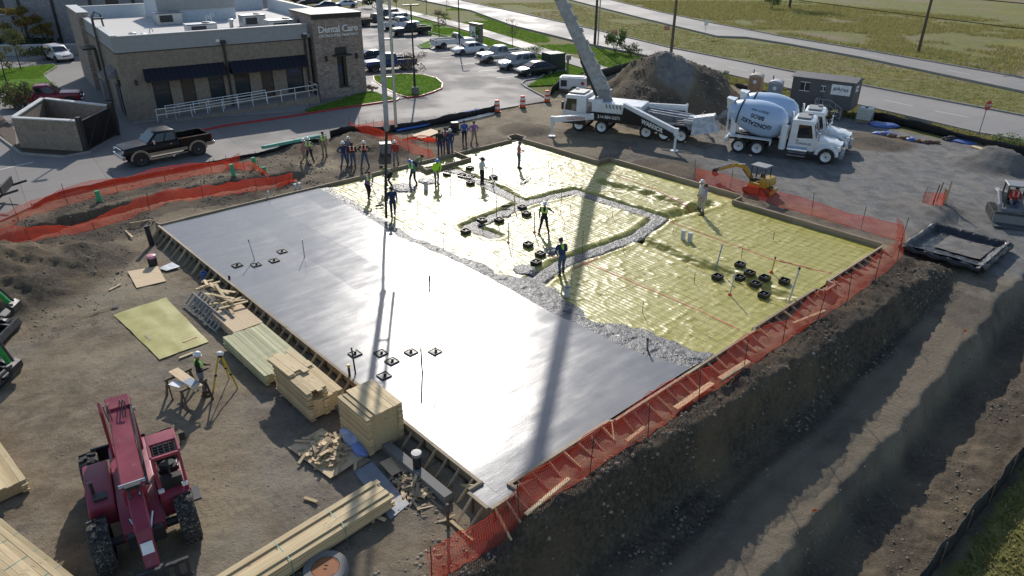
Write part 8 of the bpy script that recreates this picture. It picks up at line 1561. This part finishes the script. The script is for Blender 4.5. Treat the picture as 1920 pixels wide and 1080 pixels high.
f = MB(); railing(f, [(-.6, -1.38, .62), (.6, -1.38, .62), (1.6, -1.38, .05)], 1.0, .6); f.build('railing', K['steel'], stp); f = MB(); railing(f, [(-.62, -.1, .62), (-.62, -1.38, .62)], 1.0, .6); f.build('side_railing', K['steel'], stp); MB().box((-.55, -1.3, .3), (.06, .06, .62)).build('leg', K['steel'], stp); MB().box((.55, -1.3, .3), (.06, .06, .62)).build('leg', K['steel'], stp)
c = (29.98,60.64,0); o = thing('water_tote', 'caged white water tote beside the office trailer', 'tote', (c[0], c[1], gz(c[0], c[1])), rz); MB().box((0, 0, .68), (1.1, .95, .95)).build('tank', mat('milky_plastic', (.55, .57, .5), .4), o, bevel=.06); f = MB()
for k in range(6): x = -.58+k*.232; f.tube((x, -.51, .15), (x, -.51, 1.2), .014, n=5); f.tube((x, .51, .15), (x, .51, 1.2), .014, n=5)
for k in range(5): z = .2+k*.25; f.path([(-.58, -.51, z), (.58, -.51, z), (.58, .51, z), (-.58, .51, z), (-.58, -.51, z)], .014, 5)
f.build('cage', K['steel'], o); MB().box((0, 0, .08), (1.2, 1.05, .14)).build('pallet', K['wood_o'], o); f = MB(); f.lathe([(.12, 1.15), (.12, 1.22)], 12); f.build('lid', K['black'], o)
tarp = mat('blue_tarp', (.09, .16, .4), .45, bump=.8, bs=5, bd=.08)
for lb, p, r in (('crumpled blue tarp beside the water tote', (30.91,59.02,0), (1.2, .7, .22)), ('blue tarp bundle on the dirt near the trailer', (29.39,55.74,0), (.8, .5, .25)), ('small blue tarp scrap on the yard', (31.1,54.51,0), (.5, .35, .2)), ('blue tarp lying against the verge silt fence', (35.08,54,0), (1.3, .5, .15)), ('dark grey bundle by the verge silt fence', (34.18,54.75,0), (.6, .4, .25))):
    o = thing('tarp', lb, 'tarp', G(p), rg.uniform(-.6, .2)); blob(r, tarp if 'blue' in lb else K['gun'], 'cloth', o, (0, 0, r[2]*.3), int(p[0]*10) % 50, 3, .5)
o = thing('pallet_board', 'pale board lying by the gravel heaps', 'board', G((35.53,52.67,0), .05), .3); link('plank', MB().box((0, 0, 0), (1.6, 1.0, .04)).mesh('plank', K['ply']), o)
for k in range(9): q = (30.38,55.76,0); o = thing('rock', 'rust brown rock in the row near the verge silt fence', 'rock', G((q[0]+.42*k-1.2, q[1]-.28*k+rg.uniform(-.4, .4), 0)), rg.uniform(0, 3), 'row of brown rocks'); blob((.28, .22, .18), mat('brown_rock', (.2, .12, .07), .9, bump=.6) if 'brk' not in K else K['brk'], 'stone', o, (0, 0, .08), k+3, 2, .5)
# washout pit
pit = thing('washout_pit', 'black lined concrete washout pit at the end of the orange fence', 'washout pit', SL, A1); u0, u1, v0, v1 = 27.95, 31.6, 27.5, 31.9; gzs = [[gz(*XY(u, v)) for v in (v0, v1)] for u in (u0, u1)]; pz = -.55
nu, nv = 40, 40; UU, VV = np.meshgrid(np.linspace(u0, u1, nu), np.linspace(v0, v1, nv)); XX = A0[0]+UU*EU[0]+VV*EV[0]; YY = A0[1]+UU*EU[1]+VV*EV[1]; T = hz(XX, YY); zfl = float(np.percentile(T, 97))+.02; ed = np.minimum(np.minimum(UU-u0, u1-UU), np.minimum(VV-v0, v1-VV)); Z = zfl+.34*(1-sst(.05, .4, ed))+.05*fbm(UU*2, VV*2, 3, 91)
lin = mat('black_liner', (.02, .021, .023), .4, bump=.9, bs=4, bd=.08); link('liner', np_mesh('liner', np.stack([UU.ravel(), VV.ravel(), Z.ravel()], 1), grid_faces(nu, nv), lin), pit)
for a_, b_ in (((u0, v0), (u1, v0)), ((u1, v0), (u1, v1)), ((u1, v1), (u0, v1)), ((u0, v1), (u0, v0))): f = MB(); pts = [(a_[0]+(b_[0]-a_[0])*k/12, a_[1]+(b_[1]-a_[1])*k/12, zfl+.12+.06*math.sin(k*2.1)) for k in range(13)]; f.path(pts, [.17+.04*math.sin(k*1.7) for k in range(13)], 10); f.build('berm', lin, pit, True)
UU, VV = np.meshgrid(np.linspace(u0+1.0, u1-.5, 30), np.linspace(v0+1.5, v1-.6, 30)); link('sediment', np_mesh('sediment', np.stack([UU.ravel(), VV.ravel(), (zfl+.055+.06*fbm(UU*1.6, VV*1.6, 3, 93)).ravel()], 1), grid_faces(30, 30), mat('dried_slurry', (.12, .112, .1), .8, var=.3, scale=1.2, wear=((.22, .15, .1), .55))), pit)
# stake cluster in the yard
o = thing('notched_stake', 'pale notched timber stake leaning in the netted cluster', 'stake', G((25.64,39.87,0)), .3); f = MB(); f.side([(-.08, 0), (-.16, .2), (-.06, .3), (-.13, .5), (-.04, .65), (-.08, .85), (0, 1.0), (.02, 1.45), (.08, 1.45), (.1, 0)], -.03, .03); f.build('plank', K['wood'], o)
for lb, p in (('dark stake in the middle of the netted cluster', (24.81,39.67,0)), ('second dark stake behind the netted cluster', (25.46,40.42,0))): sp(lb, p, 1.2, .03, 'rust', gz(p[0], p[1]), (.1, 0), name='steel_stake', cat='stake')
for lb, u, v in (('small orange survey flag on the lit lane edge, nearer one', 33.0, 8.6), ('small orange survey flag on the lit lane edge, farther one', 32.7, 22.5), ('small orange survey flag near the pump outrigger', 7.5, 30.5)): x, y = XY(u, v); o = thing('survey_flag', lb, 'flag', (x, y, gz(x, y))); MB().tube((0, 0, 0), (0, 0, .4), .008, n=5).build('staff', K['steel'], o); MB().box((.06, 0, .34), (.14, .008, .11)).build('pennant', K['orange'], o)
# round rail at the lower right corner
x, y = XY(39.0, 15.5); o = thing('pipe_post', 'dark pipe post standing in the corner grass', 'post', (x, y, gz(x, y))); MB().tube((0, 0, 0), (.1, 0, 2.4), .05, n=8).build('pipe', K['gun'], o); MB().box((.1, 0, 2.4), (.12, .12, .08)).build('cap', K['gun'], o)
